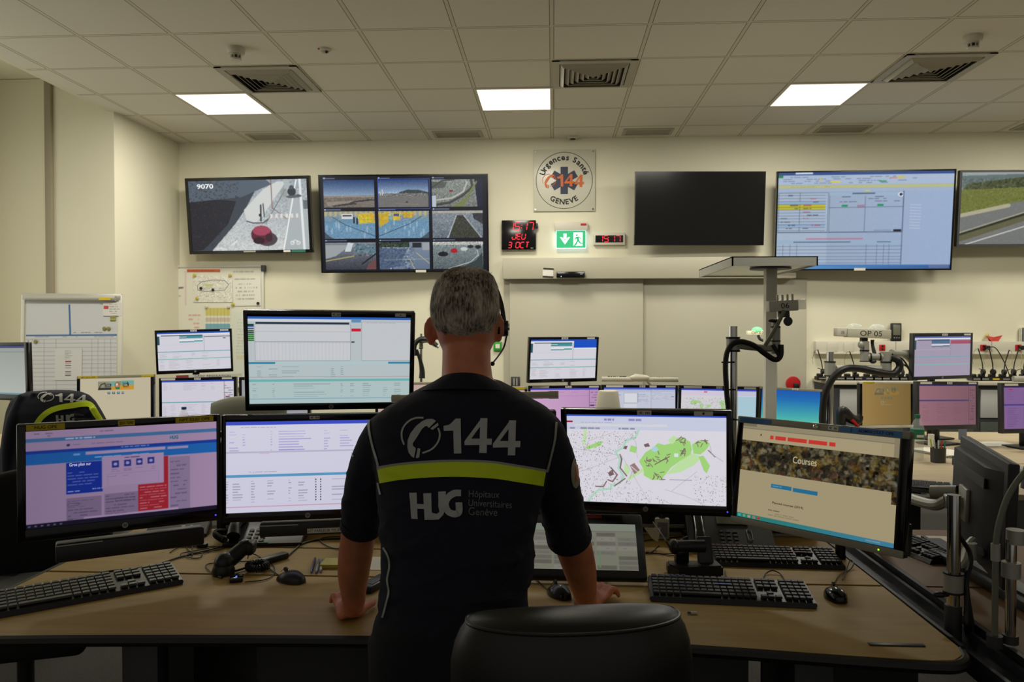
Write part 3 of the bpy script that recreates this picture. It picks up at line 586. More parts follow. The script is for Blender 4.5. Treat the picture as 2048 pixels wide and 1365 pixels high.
b=B().bx(-1.2,1.0,2.955,2.975,.765,.80).bx(-1.2,1.0,2.955,2.975,.735,.76).bx(-1.3,1.0,2.96,2.985,.3,.9).make('rear_rail',M('rail_dark',(40,42,46),.5,metal=.3),t,world=True)
B().bx(-1.3,1.0,2.94,2.954,.762,.772).bx(-1.3,1.0,2.94,2.954,.79,.80).make('rail_strip',LGREY,t,world=True)
DK=M('dark_cabinet',(44,44,44),.6)
for x0,x1 in ((-1.16,-1.06),(.62,.72)): B().bx(x0,x1,2.0,2.12,.0,.73,.004).make('lift_column',DGR,t,world=True); B().bx(x0-.01,x1+.01,1.95,2.7,0,.04,.01).make('foot',DGR,t,world=True)
B().bx(-1.04,-.97,2.02,2.5,.02,.73).make('cable_duct',BLK,t,world=True)
for x0,x1 in ((-.83,-.44),(-.42,.1),(.12,.53)):
    c=B().bx(x0,x1,2.1,2.7,.03,.72,.003).make('cabinet',DK,t,world=True)
B().bx(.58,1.0,2.15,2.17,.05,.72).make('modesty_panel',DK,t,world=True)
gp=onz(1793,1291,.7605); B().box((gp.x,gp.y,.7615),(.135,.016,.003),.001,None).make('cable_slot',BLK,t,world=True)
t=thing('side_desk','darker brown desk running along the right edge, beyond the black rail','desk',T(1.6,2.1,0))
desk_boards(t,[[(1.135,1.0),(2.6,1.0),(2.6,2.395),(1.135,2.395)],[(1.135,2.402),(2.6,2.402),(2.6,3.08),(1.135,3.08)]],m=WOOD2)
B().bx(1.12,1.134,1.0,3.08,.73,.762).make('edge_band',EDGE,t,world=True)
legs(t,(1.2,1.6),(2.4,1.6),(1.2,2.85),(2.4,2.85))
B().bx(1.30,1.40,1.75,2.85,.761,.79,.004).bx(1.33,1.345,1.75,2.85,.79,.797).make('cable_channel',BLK,t,world=True)
t=thing('desk_rail','long black and grey rail in the gap between the two front desks','rail',T(1.065,2.0,.66))
B().bx(1.03,1.11,1.0,3.0,.69,.72).bx(1.028,1.04,1.0,3.0,.72,.745).bx(1.10,1.112,1.0,3.0,.72,.745).make('channel',M('rail_grey',(52,54,60),.4,metal=.4),t,world=True)
B().bx(1.05,1.09,1.2,1.28,0,.69).bx(1.05,1.09,2.6,2.68,0,.69).make('posts',DGR,t,world=True)
t=thing('back_right_desk','pale wooden desk with bottle and papers under the right rear monitors','desk',T(3.1,4.6,0))
desk_boards(t,[[(1.835,3.75),(4.4,3.75),(4.4,4.6),(1.835,4.6)],[(1.835,4.607),(4.4,4.607),(4.4,6.0),(1.835,6.0)]],m=WOOD3)
B().bx(1.9,4.4,3.76,3.775,.35,.73).make('modesty_panel',M('panel_grey',(104,106,106),.6),t,world=True); legs(t,(2.0,4.5),(4.2,4.5),(2.0,5.5),(4.2,5.5))
t=thing('middle_desk','pale desk under the middle row of rear monitors','desk',T(-.3,5.4,0))
desk_boards(t,[[(-3.0,4.86),(1.83,4.86),(1.83,5.9),(-3.0,5.9)]],m=WOOD3); legs(t,(-2.9,5.2),(1.6,5.2),(-.6,5.2)); B().bx(-3,1.83,5.88,5.9,.2,.73).make('modesty_panel',DGR,t,world=True)
t=thing('left_desk','wooden desk at the left edge behind the draped jacket','desk',T(-3.7,4.6,0))
desk_boards(t,[[(-4.5,3.9),(-3.25,3.9),(-3.25,5.5),(-4.5,5.5)]],m=WOOD3); legs(t,(-4.4,4.6),(-3.45,4.6))
# ---- low counter along the back wall
t=thing('back_counter','low counter against the back wall carrying a row of headset docks','counter',T(3.8,7.3,0))
B().bx(2.5,6.0,7.09,7.57,1.035,1.066,.003).make('worktop',OFFW,t,world=True)
B().bx(2.52,6.0,7.14,7.57,.0,1.034).make('carcass',M('counter_dark',(62,62,66),.6),t,world=True)
for k in range(5): 
    x0=2.60+k*.62; d=B().bx(x0,x0+.56,7.122,7.139,.74,.99,.003).make('flap_door',M('door_light_grey',(180,180,176),.5),t,world=True)
    B().bx(x0,x0+.56,7.122,7.139,.1,.70,.003).make('lower_door',M('door_dark_green',(62,68,60),.6),t,world=True)
# ---- cable trunking on the back wall
t=thing('cable_trunking','long white wall trunking with sockets above the headset counter','trunking',T(3.6,WY,1.36))
xa=at(1627,690,WY).x; zt_=at(1700,683,WY).z; zb_=at(1700,707,WY).z
B().bx(xa,6.1,WY-.07,WY-.001,zb_,zt_,.004).make('casing',WHITE,t,world=True)
B().bx(xa,6.1,WY-.085,WY-.001,zb_-.005,zb_+.012,.002).make('lower_ledge',WHITE,t,world=True)
for px in (1664,1697): p=at(px,695,WY-.07); B().bx(p.x-.045,p.x+.045,WY-.078,WY-.07,p.z-.045,p.z+.045,.003).make('cover_plate',WHITE,t,world=True)
for px in (1764,1966,2036):
    p=at(px,696,WY-.07); s=B().bx(p.x-.028,p.x+.028,WY-.08,WY-.07,p.z-.03,p.z+.03,.004).make('red_socket',RED,t,world=True)
    for q in (-.014,.014): B().cyl((p.x,WY-.083,p.z+q),(p.x,WY-.08,p.z+q),.01).make('socket_recess',BLK,t,world=True)
for px in (1785,1975): B().bx(at(px,690,WY).x-.003,at(px,690,WY).x+.003,WY-.072,WY-.07,zb_,zt_).make('joint',LGREY,t,world=True)
for px in (1975,2043):
    p=at(px,696,WY-.1); solo(B().box(p,(.04,.035,.04),.006).tube([p,p+Vector((.06,-.02,-.0)),p+Vector((.13,-.03,-.12)),p+Vector((.18,-.05,-.27))],.005,6),'black_plug',CABLE,'black plug and cable in the red socket %s'%('under the paper boat' if px<2000 else 'at the right edge of the photo'),'plug')
# ================================================================ MONITORS
POSE={'A':(-1.283,2.238,1.108,.576,-.023,.003,.545,.335),'B':(-.802,2.477,1.094,.243,.009,.006,.537,.347),'T':(-.253,2.469,1.113,.075,.082,.004,.525,.343),
'C':(-.745,2.552,1.438,.262,.19,.007,.557,.340),'D':(.296,2.493,1.117,-.155,.098,-.011,.540,.343),'E':(.755,2.273,1.106,-.821,-.132,-.007,.527,.334),
'F':(-2.708,5.686,1.372,.335,.041,-.028,.542,.330),'G':(-2.509,5.316,1.032,.071,-.036,-.018,.545,.333),'H':(-3.011,5.147,1.052,.140,-.074,-.021,.511,.342),
'I':(-3.408,4.561,1.282,-.359,.014,-.014,.545,.354),'J':(.076,5.504,1.322,.419,.1,0,.545,.325),'K':(.084,5.514,.973,.149,-.004,0,.528,.328),
'L':(.606,5.411,.985,.130,-.044,.011,.544,.330),'M':(1.105,5.203,.993,.092,-.001,.024,.544,.335),'N':(1.681,5.538,.973,.314,-.043,.067,.5,.302),
'O':(2.438,5.762,.986,.349,-.044,.025,.479,.338),'P':(2.728,5.549,1.351,.377,.021,-.004,.545,.325),'Q':(2.638,5.290,1.030,.397,-.04,.028,.545,.321),
'R':(3.13,5.16,1.03,.25,-.04,.01,.53,.325),'H2':(-.433,5.290,.978,.102,.018,-.003,.516,.327),'S2':(-.969,5.281,1.005,.199,.009,-.002,.514,.335),'S':(-1.951,5.30,1.038,-.014,0,-.004,.51,.33)}
def monitor(k,label,cv,case=BLKG,group=None,bez=(.016,.016,.018,.026),stand=True,arm=None,stickers=(),logo=True,led=None,stand_z=.76,top_case=None):
    x,y,z,ya,pi_,ro,w_,h_=POSE[k]; t=thing('computer_monitor',label,'monitor',TR((x,y,z),ya,pi_,ro),group)
    l,r,u,d=bez; f=B()
    f.bx(-w_/2,-w_/2+l,-.004,.03,-h_/2,h_/2,.003).bx(w_/2-r,w_/2,-.004,.03,-h_/2,h_/2,.003).bx(-w_/2+.002,w_/2-.002,-.0037,.0297,-h_/2,-h_/2+d,.003)
    if not top_case: f.bx(-w_/2+.002,w_/2-.002,-.0037,.0297,h_/2-u,h_/2,.003)
    f.make('bezel',case,t)
    if top_case:
        B().bx(-w_/2,w_/2,-.005,.03,h_/2-u,h_/2,.003).make('top_bezel',top_case,t)
        B().bx(-w_/2,w_/2,-.005,.03,-h_/2,-h_/2+d*.95,.003).make('bottom_bezel',top_case,t)
    B().bx(-w_/2+.006,w_/2-.006,.004,.035,-h_/2+.006,h_/2-.006,.004).bx(-w_/3.2,w_/3.2,.03,.062,-h_/3.4,h_/3.4,.012).make('rear_housing',BLK if not top_case else DGR,t)
    cv.mesh('screen',w_-l-r,h_-u-d,t,y=0).location=((l-r)/2,.0,(d-u)/2)
    if logo:
        o=B().cyl((0,-.0052,-h_/2+d/2),(0,-.003,-h_/2+d/2),min(.0085,d*.36),n=20).make('round_badge',M('badge_silver',(150,150,146),.35,metal=.6),t)
        if y<3: B().text('hp',.009,.0095,T(0,-.0056,-h_/2+d/2)@FRONT,shear=.3,bold=.02).make('badge_letters',INK,o)
    for (sx,sw,sh,m,txt) in stickers:
        o=B().bx(sx*w_-sw/2,sx*w_+sw/2,-.0062,-.0035,h_/2-u/2-sh/2,h_/2-u/2+sh/2).make('label_sticker',m,t)
        if txt: B().text(txt,min(sw*.8,sh*.62*len(txt)*.75),sh*.55,T(sx*w_,-.0066,h_/2-u/2)@FRONT,bold=.01).make('label_writing',INK,o)
    if led: B().cyl((led[0]*w_,-.0058,-h_/2+d/2),(led[0]*w_,-.003,-h_/2+d/2),.0022,n=10).make('power_light',M('led_%d_%d_%d'%led[1],led[1],.5,emit=3),t)
    mw=MW[t.name]; bk=mw@Vector((0,.075,0)); back=(mw.to_3x3()@Vector((0,1,0))); back.z=0; back.normalize()
    if arm:
        ax,ay,az=arm; n=B().bx(-.05,.05,.06,.075,-.05,.05,.003); n.make('mounting_plate',GREYM,t)
        e=Vector((ax,ay,az)); v=(e-bk); k0=bk+back*.03
        B().cyl(mw@Vector((0,.06,0)),k0,.016,n=12).tube([k0,Vector((k0.x,k0.y,k0.z)).lerp(Vector((e.x,e.y,k0.z)),.5)+Vector((0,0,-.01)),Vector((e.x,e.y,az))],.014,10).make('support_arm',GREYM,t,world=True)
        B().cyl((ax,ay,.762),(ax,ay,az+.03),.0165,n=16).cyl((ax,ay,.7612),(ax,ay,.775),.0185,n=18).make('pole',BLK if y<3 else CHROME,t,world=True)
    elif stand:
        n=B().cyl(mw@Vector((0,.05,0)),bk+back*.02,.03,n=12); c0=bk+back*.02
        n.box((0,0,0),(.05,.03,c0.z-stand_z-.004),.008,Matrix.Translation((c0.x,c0.y,(c0.z+stand_z)/2+.002))@Matrix.Rotation(ya,4,'Z'))
        n.box((0,0,0),(.22,.17,.012),.005,Matrix.Translation((c0.x-back.x*.02,c0.y-back.y*.02,stand_z+.0065))@Matrix.Rotation(ya,4,'Z'))
        n.make('stand',BLK,t,world=True)
    return t
BAR='II▮▮'
tag3=[(.0,.03,.011,STICK,'€ III')]
def ui_plan(base,blue=(40,80,170),right=None,W=150,H=88,dim=1,teal=(60,140,150)):
    c=Cv(W,H,base); c.rect(0,0,1,.04,blue); c.rect(0,.04,1,.08,(220,222,226)); c.rect(.05,.08,.62,.1,(60,64,76)); c.rect(.0,.1,.035,.33,(40,80,96))
    c.rect(.3,.1,.62,.165,teal); c.rect(.3,.12,.4,.14,(226,228,228)); c.rect(.3,.2,.62,.23,(235,236,236)); c.rect(.5,.23,.62,.26,teal); c.rect(.3,.255,.5,.27,teal); c.line(.635,.1,.635,.5,.004,(120,124,132))
    if right: c.rect(.645,.03,1,.22,right); c.rect(.645,.22,1,.24,(220,230,240))
    else: c.rect(.64,.12,1,.15,(120,110,120)); c.rect(.9,.17,.94,.19,(60,60,66))
    c.rect(0,.5,1,.525,(110,164,178)); c.rect(0,.69,1,.715,(120,180,176)); c.table(.0,1,.54,.68,4,[(.03,.14),(.2,.35),(.45,.52),(.6,.7)],(150,146,150),.5); c.table(0,1,.73,.95,7,[(.03,.1),(.15,.3),(.38,.5),(.6,.72),(.8,.85)],(168,150,156),.5)
    c.line(.0,.33,.63,.33,.003,(190,190,196)); return c
# A : reflective purple-tinted web page at the far left front
c=Cv(330,190,(152,130,158))
c.rect(0,.0,1,.09,(158,134,160)); c.rows(.04,.13,.02,.07,2,(70,56,90),.5); c.rows(.32,.45,.02,.05,1,(70,56,90),.5); c.rect(0,.078,1,.118,(62,104,146)); c.rows(.19,.34,.083,.113,1,(190,190,210),.8,.9,.6)
c.ell(.205,.165,.009,.014,(40,50,90)); c.rows(.23,.52,.15,.175,1,(96,80,120),.5,.8); c.rect(0,.205,1,.235,(26,52,138)); c.rect(0,.235,1,.345,(28,92,160)); c.rows(.44,.62,.21,.232,1,(140,170,210),.7,.9,.6)
c.rect(.29,.247,.71,.277,(160,140,170)); c.rect(.72,.25,.835,.28,(150,134,168)); c.rows(.19,.285,.255,.285,1,(120,160,200),.8,.9,.7); c.rows(.3,.66,.3,.322,1,(150,190,220),.8,.8,.6)
c.rect(.195,.355,.375,.68,(18,44,138)); c.rows(.2,.36,.44,.6,5,(150,150,200),.55,.8); c.rows(.2,.26,.64,.665,1,(190,190,220),.8,.9); 
for k in range(5): c.rect(.325+k*.011,.635,.332+k*.011,.645,(180,180,210))
c.rect(.195,.72,.37,1,(122,104,132)); c.rect(.385,.71,.56,.965,(122,104,132)); c.rows(.2,.35,.74,.99,8,(66,54,84),.55); c.rows(.39,.55,.72,.95,7,(66,54,84),.55); c.frame(.2,.775,.255,.8,(60,50,80)); c.frame(.44,.765,.54,.79,(60,50,80))
c.rect(.56,.355,.723,.95,(150,34,44)); c.rows(.57,.715,.66,.92,9,(206,160,170),.6,.8); c.rect(.73,.37,.845,.955,(128,112,140)); c.rows(.735,.83,.4,.93,12,(74,62,92),.55,.7)
c.rect(.372,.31,.7,.64,(158,136,166)); c.rows(.49,.59,.325,.35,1,(50,40,80),.7,.9)
for k in range(4):
    u=.425+k*.0625; c.rect(u,.365-.004*k,u+.036,.435-.004*k,(38,46,120)); c.ell(u+.018,.40-.004*k,.01,.016,(150,150,190)); c.rows(u-.003,u+.04,.45,.48,3,(90,70,110),.5)
c.frame(.4,.5,.67,.63,(134,112,146)); c.rows(.4,.52,.52,.56,2,(100,80,120),.5)
c.rect(.28,.93,.78,.955,(162,140,168)); c.rect(0,.955,1,1,(22,18,36)); 
for k in range(6): c.rect(.01+k*.03,.967,.022+k*.03,.985,(120,120,160),.7)
tint(c,(.80,.80,.84),(1.0,.98,1.0)); c.blur(1)
t=monitor('A','front left monitor with yellow labels and a purple-tinted hospital web page',c,arm=(-1.28,2.9,1.12),bez=(.022,.012,.022,.036),stickers=((-.37,.095,.017,YEL,'HUG OPE'),(.01,.045,.016,YEL,'BIVI 7690'),(.36,.11,.017,YEL,'NPT 03.01 OPE')),led=(.47,(60,60,255)))
text_on('Gros plan sur',-.116,.041,.056,.012,-.0006,(186,184,214),t,bold=.02); text_on('HUG',.137,.104,.024,.011,-.0006,(50,100,120),t,bold=.06)
B().bx(-.18,.22,-.02,.04,-.235,-.182,.006).make('speaker_bar',BLK,t)
B().bx(-.18,-.06,-.0215,-.02,-.187,-.184).make('speaker_bar_trim',LGREY,t)
# B
c=Cv(300,170,(206,205,222)); c.rect(0,0,1,.04,(60,76,190)); c.rows(.09,.4,.06,.08,1,(90,90,110),.5,.9)
c.table(.0,1,.1,.33,8,[(.02,.08),(.1,.12),(.27,.28),(.32,.5),(.6,.64),(.7,.8),(.86,.92)],(150,140,200),.6); c.table(.0,1,.1,.33,8,[(.32,.56)],(120,110,190),.5); c.rect(0,.33,1,.345,(180,176,200)); c.table(0,1,.34,.37,1,[(.2,.3),(.35,.6)],(190,130,140),.6); c.rows(.0,.35,.545,.56,1,(110,110,130),.5); c.rect(0,.58,1,.61,(86,150,190)); c.table(0,1,.64,.9,9,[(.0,.02),(.04,.1),(.15,.18),(.25,.3),(.38,.4),(.44,.5),(.65,.78),(.88,.9)],(130,130,150),.6); c.table(0,1,.64,.9,9,[(.92,.99)],(130,120,190),.5)
for k in range(9): c.ell(.55,.655+k*.028,.004,.008,(40,40,50)); c.ell(.58,.655+k*.028,.004,.008,(40,40,50))
c.rect(0,.93,1,.94,(200,160,180)); tint(c,(1,1,1),(.97,.97,.98),1)
t=monitor('B','front monitor left of the man, white tables under a thin blue bar',c,arm=(-.72,2.92,1.1),bez=(.014,.014,.022,.03),stickers=((.04,.032,.011,STICK,'€ III'),))
B().bx(-.15,.15,-.02,.03,-.222,-.18,.005).make('speaker_bar',BLK,t); o=B().bx(.0,.145,-.0225,-.0205,-.214,-.199).make('label_strip',STICK,t); B().text('HT PARLEUR TELEPHONE',.14,.009,T(.073,-.0229,-.2065)@FRONT).make('label_writing',INK,o); B().bx(-.15,-.03,-.0215,-.02,-.186,-.183).make('speaker_bar_trim',LGREY,t)
# T, mostly behind the man
c=Cv(120,70,(200,200,214)); c.rect(0,0,1,.05,(40,60,170)); c.table(0,1,.1,.9,16,[(.05,.2),(.3,.5),(.6,.9)],(150,140,170),.5)
monitor('T','front centre monitor almost hidden behind the man’s back',c,arm=(-.30,2.9,1.1),stickers=((.38,.07,.012,STICK,''),))
# C
c=Cv(300,176,(180,188,192)); c.rect(0,0,1,.03,(44,92,180)); c.rect(0,.03,.62,.055,(200,206,210)); c.rect(.045,.06,.615,.085,(38,50,66)); c.rect(.04,.085,.62,.5,(196,198,202)); c.frame(.04,.085,.62,.5,(120,128,136))
for k in range(26): c.line(.05+k*.022,.29,.05+k*.022,.5,.0018,(176,180,188))
c.line(.04,.17,.62,.17,.002,(150,156,166)); c.line(.04,.285,.62,.285,.003,(110,120,130)); c.rect(0,.085,.037,.11,(24,80,60)); 
for k in range(9): c.rect(0,.085+k*.022,.037,.10+k*.022,((24,70,180) if k==1 else (26,60,50) if k<5 else (40,120,40)))
c.rect(.625,.02,.685,.06,(90,140,180)); c.rect(.625,.13,.685,.165,(196,30,60)); c.rect(.625,.28,.645,.295,(70,70,76)); c.rect(.69,.05,1,.5,(190,194,198)); c.frame(.69,.05,1,.5,(130,140,150)); c.rows(.72,1,.06,.075,1,(130,130,140),.4)
c.rect(0,.515,1,.54,(170,196,200)); c.rect(0,.515,.16,.54,(40,130,160)); c.rect(.86,.515,1,.54,(40,130,160)); c.table(0,1,.56,.7,6,[(.05,.09),(.12,.18),(.2,.34),(.5,.53),(.56,.58)],(120,134,140),.55); c.rect(0,.69,1,.695,(180,120,130)); c.rect(0,.715,1,.745,(96,170,170))
c.table(0,1,.76,.93,7,[(.02,.06),(.14,.16),(.27,.5),(.56,.58),(.62,.66),(.7,.76),(.83,.86),(.9,.97)],(116,124,132),.55); c.rect(0,.94,1,.95,(120,150,190)); c.grad((255,255,255),(196,226,214),1,y0=.4,al=.0); k=np.clip((c.v-.45)/.5,0,1)[...,None]*.35; c.a=c.a*(1-k)+np.array((150,196,186))*k
monitor('C','tall-mounted front monitor left of the man’s head, above the lower screens',c,arm=(-.63,2.92,1.42),bez=(.014,.016,.02,.024),stickers=((.03,.03,.013,STICK,'€ III'),(.41,.036,.011,STICK,'4')),led=None)
# D map
c=Cv(360,206,(214,211,220)); c.rect(0,0,1,.02,(50,80,190)); c.rect(0,.02,1,.17,(196,200,220)); c.rows(.14,.6,.04,.07,1,(110,90,170),.6,.6,.9); c.rect(.0,.075,.04,.09,(150,20,40)); c.rows(.05,.55,.08,.11,2,(120,120,140),.5,.7); c.rect(.05,.1,.64,.13,(214,212,214),.7); c.rows(.0,.6,.145,.165,1,(100,110,130),.6,.5,1)
GR1,GR2,RV=(158,208,120),(186,220,160),(172,208,190)
c.pl([(.12,.18),(.11,.33)],.018,GR2); c.poly([(.12,.37),(.2,.31),(.23,.3),(.22,.35),(.13,.4)],GR1)
c.pl([(.46,.17),(.44,.25),(.38,.29),(.36,.37),(.31,.42),(.34,.5),(.33,.6),(.36,.7),(.33,.78),(.28,.8),(.28,.84),(.2,.86),(.17,.9),(.13,.99)],.014,RV)
c.pl([(.395,.72),(.48,.62)],.02,GR2); c.poly([(.41,.34),(.45,.36),(.44,.43),(.40,.41)],GR1); c.poly([(.37,.55),(.39,.56),(.4,.65),(.38,.68),(.365,.62)],GR2)
c.poly([(.46,.52),(.5,.42),(.55,.36),(.58,.31),(.62,.33),(.66,.31),(.69,.25),(.73,.24),(.78,.29),(.79,.37),(.78,.45),(.72,.5),(.66,.58),(.63,.65),(.6,.72),(.54,.73),(.49,.68),(.49,.62)],GR1)
c.poly([(.66,.6),(.72,.5),(.79,.42),(.83,.44),(.84,.48),(.8,.55),(.72,.63),(.63,.66)],GR2); c.poly([(.79,.32),(.83,.27),(.88,.27),(.9,.31),(.88,.37),(.84,.43),(.8,.42)],GR1); c.poly([(.83,.45),(.86,.44),(.9,.55),(.88,.64),(.86,.6)],GR1); c.poly([(.64,.28),(.68,.22),(.7,.26),(.67,.32)],GR2)
BR_=(120,92,96)
for x,y,r_ in ((.73,.28,.03),(.72,.4,.03),(.53,.52,.04),(.6,.46,.05),(.58,.68,.04),(.85,.29,.03)):
    for k in range(9): a=random.random()*PI; dx,dy=math.cos(a)*.012,math.sin(a)*.02; xx,yy=x+random.uniform(-r_,r_),y+random.uniform(-r_,r_)*1.2; c.line(xx-dx,yy-dy,xx+dx,yy+dy,.0045,BR_)
c.pl([(.56,.55),(.65,.46)],.006,BR_); c.poly([(.4,.57),(.43,.54),(.465,.62),(.43,.67)],(150,120,120)); c.line(.41,.58,.45,.64,.006,(206,200,200))
c.pl([(.34,.45),(.35,.5),(.34,.6),(.38,.69)],.008,BR_); c.pl([(.28,.6),(.32,.68),(.29,.76),(.26,.74)],.008,BR_); c.poly([(.26,.66),(.29,.62),(.3,.68),(.27,.7)],BR_); c.pl([(.18,.82),(.23,.82),(.25,.76)],.007,BR_); c.pl([(.3,.81),(.37,.72)],.007,BR_); c.poly([(.37,.35),(.39,.35),(.38,.39),(.36,.38)],BR_); c.poly([(.49,.33),(.52,.31),(.53,.35),(.5,.36)],BR_); c.pl([(.89,.38),(.93,.45)],.006,BR_); c.pl([(.9,.33),(.91,.42),(.98,.5)],.003,(170,160,170)); c.ell(.56,.38,.02,.03,(170,206,216)); c.rect(.68,.42,.705,.46,(214,226,224))
for k in range(2600):
    x,y=random.random(),.18+.82*random.random(); s_=.25 if (x>.5 and x<.82 and y<.95) or (.4<x<.95 and y<.3 and x>.42) else 1
    inn=(x<.36+.1*math.sin(y*9)) or (y>.72 and x<.3+ (y-.72)*1.1) or (x>.8 and y>.66) or (.36<x<.7 and y>.84 and x<.45+(y-.75)*.9)
    if not inn or random.random()<.25: continue
    a=.6+random.gauss(0,.25)+(PI/2 if random.random()<.5 else 0); L=random.uniform(.003,.008); g=random.randint(90,150); c.rect(x,y,x+abs(math.cos(a))*L,y+abs(math.sin(a))*L*2,(g,g-4,g-6),.75)
for P in (((.0,.38),(.35,.46),(.52,.98)),((.1,.45),(.14,.3),(.3,.2)),((.0,.7),(.14,.62),(.33,.48)),((.62,.83),(.75,.9),(.86,.98)),((.66,.85),(.82,.62)),((.45,.48),(.44,.3),(.4,.2))): c.pl(P,.0025,(176,172,180))
c.rect(.65,.715,.79,.722,(120,120,140),.6); c.rect(.585,.72,.615,.73,(120,120,130),.7); c.pl([(.42,.62),(.4,.72)],.004,(170,170,176))
monitor('D','front monitor right of the man showing a white and green street map',c,arm=(.30,2.9,1.1),bez=(.02,.017,.018,.034),stickers=((.0,.045,.014,STICK,'€ III'),(.34,.058,.013,STICK,'1')),led=(.475,(60,60,255)))
# E courses page
c=Cv(330,200,(156,144,112)); c.rect(0,0,1,.06,(140,130,104)); c.rect(0,.0,.1,.03,(110,104,84)); c.rect(0,.05,1,.055,(110,104,90)); c.rect(.0,.06,.9,.18,(160,148,116)); c.rect(.13,.1,.14,.12,(70,50,40))
for a,b_ in ((.2,.225),(.235,.31),(.32,.45),(.46,.58),(.59,.63)): c.rect(a,.105,b_,.145,(190,52,44))
q=Cv(330,200,(66,58,40)); q.noise(26,6)
for _ in range(420):
    x,y=random.random(),random.uniform(.17,.62); q.ell(x,y,random.uniform(.006,.03),random.uniform(.01,.045),random.choice(((128,112,60),(150,140,110),(110,84,30),(46,40,30),(26,24,20),(96,50,40),(140,130,100),(36,34,28),(60,56,40),(120,96,30))),.7)
for _ in range(160):
    x,y=random.random(),random.uniform(.17,.62); dx,dy=random.uniform(-.03,.03),random.uniform(-.05,.05); q.line(x,y,x+dx,y+dy,random.uniform(.003,.01),random.choice(((150,140,110),(30,28,22),(110,96,50),(40,36,28))),.7)
q.noise(12,2).blur(2); q.a*=.8; j0,j1,j2=int(.18*200),int(.5*200),int(.61*200)
c.a[j0:j1]=q.a[j0:j1]; c.a[j1:j2,int(.97*330):]=q.a[j1:j2,int(.97*330):]
c.rect(.97,0,1,.18,(130,120,96)); c.rect(.23,.6,.37,.64,(34,104,140)); c.rect(.38,.605,.54,.645,(34,104,140)); c.rows(.24,.36,.61,.63,1,(120,170,190),.6); c.rows(.22,.3,.86,.88,1,(60,54,40),.6,.9); c.rows(.22,.48,.89,.93,2,(110,100,80),.5); c.rect(0,.955,1,1,(28,110,104)); c.grad((34,116,104),(60,120,150),0,y0=.955)
for k in range(5): c.rect(.01+k*.035,.965,.03+k*.035,.99,((60,160,160),(110,150,110),(150,150,110),(150,110,90),(170,50,40))[k])
c.rows(.84,.98,.965,.985,1,(150,160,160),.6)
SILV=M('silver_plastic',(150,146,124),.4); BLUL=M('blue_label',(70,120,180),.6)
t=monitor('E','silver-edged front right monitor turned inward, showing a Courses page',c,arm=(.983,2.68,1.06),top_case=SILV,bez=(.02,.026,.021,.022),logo=False,stickers=((-.38,.11,.014,BLUL,''),(.1,.03,.012,STICK,'€ III'),(.17,.035,.013,BLUL,''),(.33,.14,.015,BLUL,'ADMIN STAT OPE')),led=(.38,(120,230,20)))
text_on('Courses',-.03,.052,.075,.02,-.0006,(190,180,150),t); text_on('Planned courses (2019)',-.075,-.085,.1,.0085,-.0006,(50,42,30),t,bold=.02)
B().ell((-.0,-.006,.157),(.009,.008,.006)).make('webcam_bead',CHROME,t); B().bx(-.25,.25,.035,.09,-.17,-.08,.01).make('rear_bulge',BLK,t)
# rear rows
monitor('F','raised rear monitor in front of the wall whiteboard, blue and teal schedule',ui_plan((206,204,214)),stickers=((.0,.045,.014,STICK,'€ III'),(.4,.06,.012,STICK,'')),stand_z=.76)
c=Cv(150,88,(204,200,212)); c.rect(0,0,1,.04,(50,76,170)); c.rect(0,.52,.85,.545,(90,160,170)); c.table(0,.85,.07,.25,5,[(.02,.08),(.12,.14),(.3,.5),(.55,.62),(.68,.75)],(170,150,170),.5); c.table(0,.85,.58,.98,12,[(.02,.08),(.12,.2),(.3,.5),(.55,.62),(.68,.78)],(160,160,176),.5); c.rect(.86,.04,.863,1,(110,110,120)); c.rows(.87,.99,.06,.98,16,(80,80,90),.5); c.rect(.88,.4,.94,.42,(150,60,80))
monitor('G','rear monitor below the raised one in front of the whiteboard, white table with right column',c,bez=(.02,.02,.02,.024),stickers=((-.38,.1,.014,STICK,''),(.0,.045,.014,STICK,'€ III'),(.38,.07,.012,STICK,'')))
def cartoon(base,teal=(110,160,150),al=1):
    c=Cv(150,92,base); c.rect(.25,.08,.76,.27,(136,134,110),al); c.rect(.58,.06,.76,.17,teal,al); c.rect(.44,.17,.76,.27,(196,140,44),al); c.rect(.42,.08,.52,.2,teal,al)
    K=(30,30,34); c.pl([(.26,.26),(.3,.14),(.35,.12),(.36,.2)],.014,K,al*.8); c.rect(.37,.13,.43,.2,(110,110,104),al); c.frame(.37,.13,.43,.2,K,al); c.rect(.26,.22,.44,.27,K,al*.8); c.pl([(.5,.22),(.49,.14),(.52,.1),(.55,.13),(.55,.2)],.009,(150,60,30),al); c.ell(.52,.15,.014,.03,(220,190,170),al); c.rect(.5,.21,.56,.26,(20,120,90),al); c.frame(.6,.1,.67,.18,K,al); c.frame(.61,.13,.68,.21,K,al); c.rect(.62,.13,.66,.15,K,al*.6)
    for k in range(4): c.rect(.39+k*.066,.31,.425+k*.066,.37,(40,80,110),al*.85); c.rect(.4+k*.066,.325,.415+k*.066,.345,(200,200,190),al*.8)
    c.frame(.38,.42,.43,.47,(170,166,150),.6); c.rows(.44,.56,.42,.45,1,(150,140,120),.4); c.rect(.38,.5,.6,.503,(180,170,150),.5); return c
monitor('H','silver-topped rear monitor beside the flip chart with a small cartoon banner',cartoon((186,176,150)),top_case=SILV,bez=(.022,.022,.02,.02),logo=False,stickers=((-.35,.13,.015,YEL,'NPT 22 01 OPE'),(.42,.08,.014,YEL,'')))
c=Cv(120,76,(150,156,150)); c.rect(0,0,1,.05,(30,44,100)); c.grad((140,146,140),(164,170,164),1,y0=.05); c.rect(0,.12,1,.15,(120,124,124),.7); c.rect(0,.96,1,1,(90,130,140))
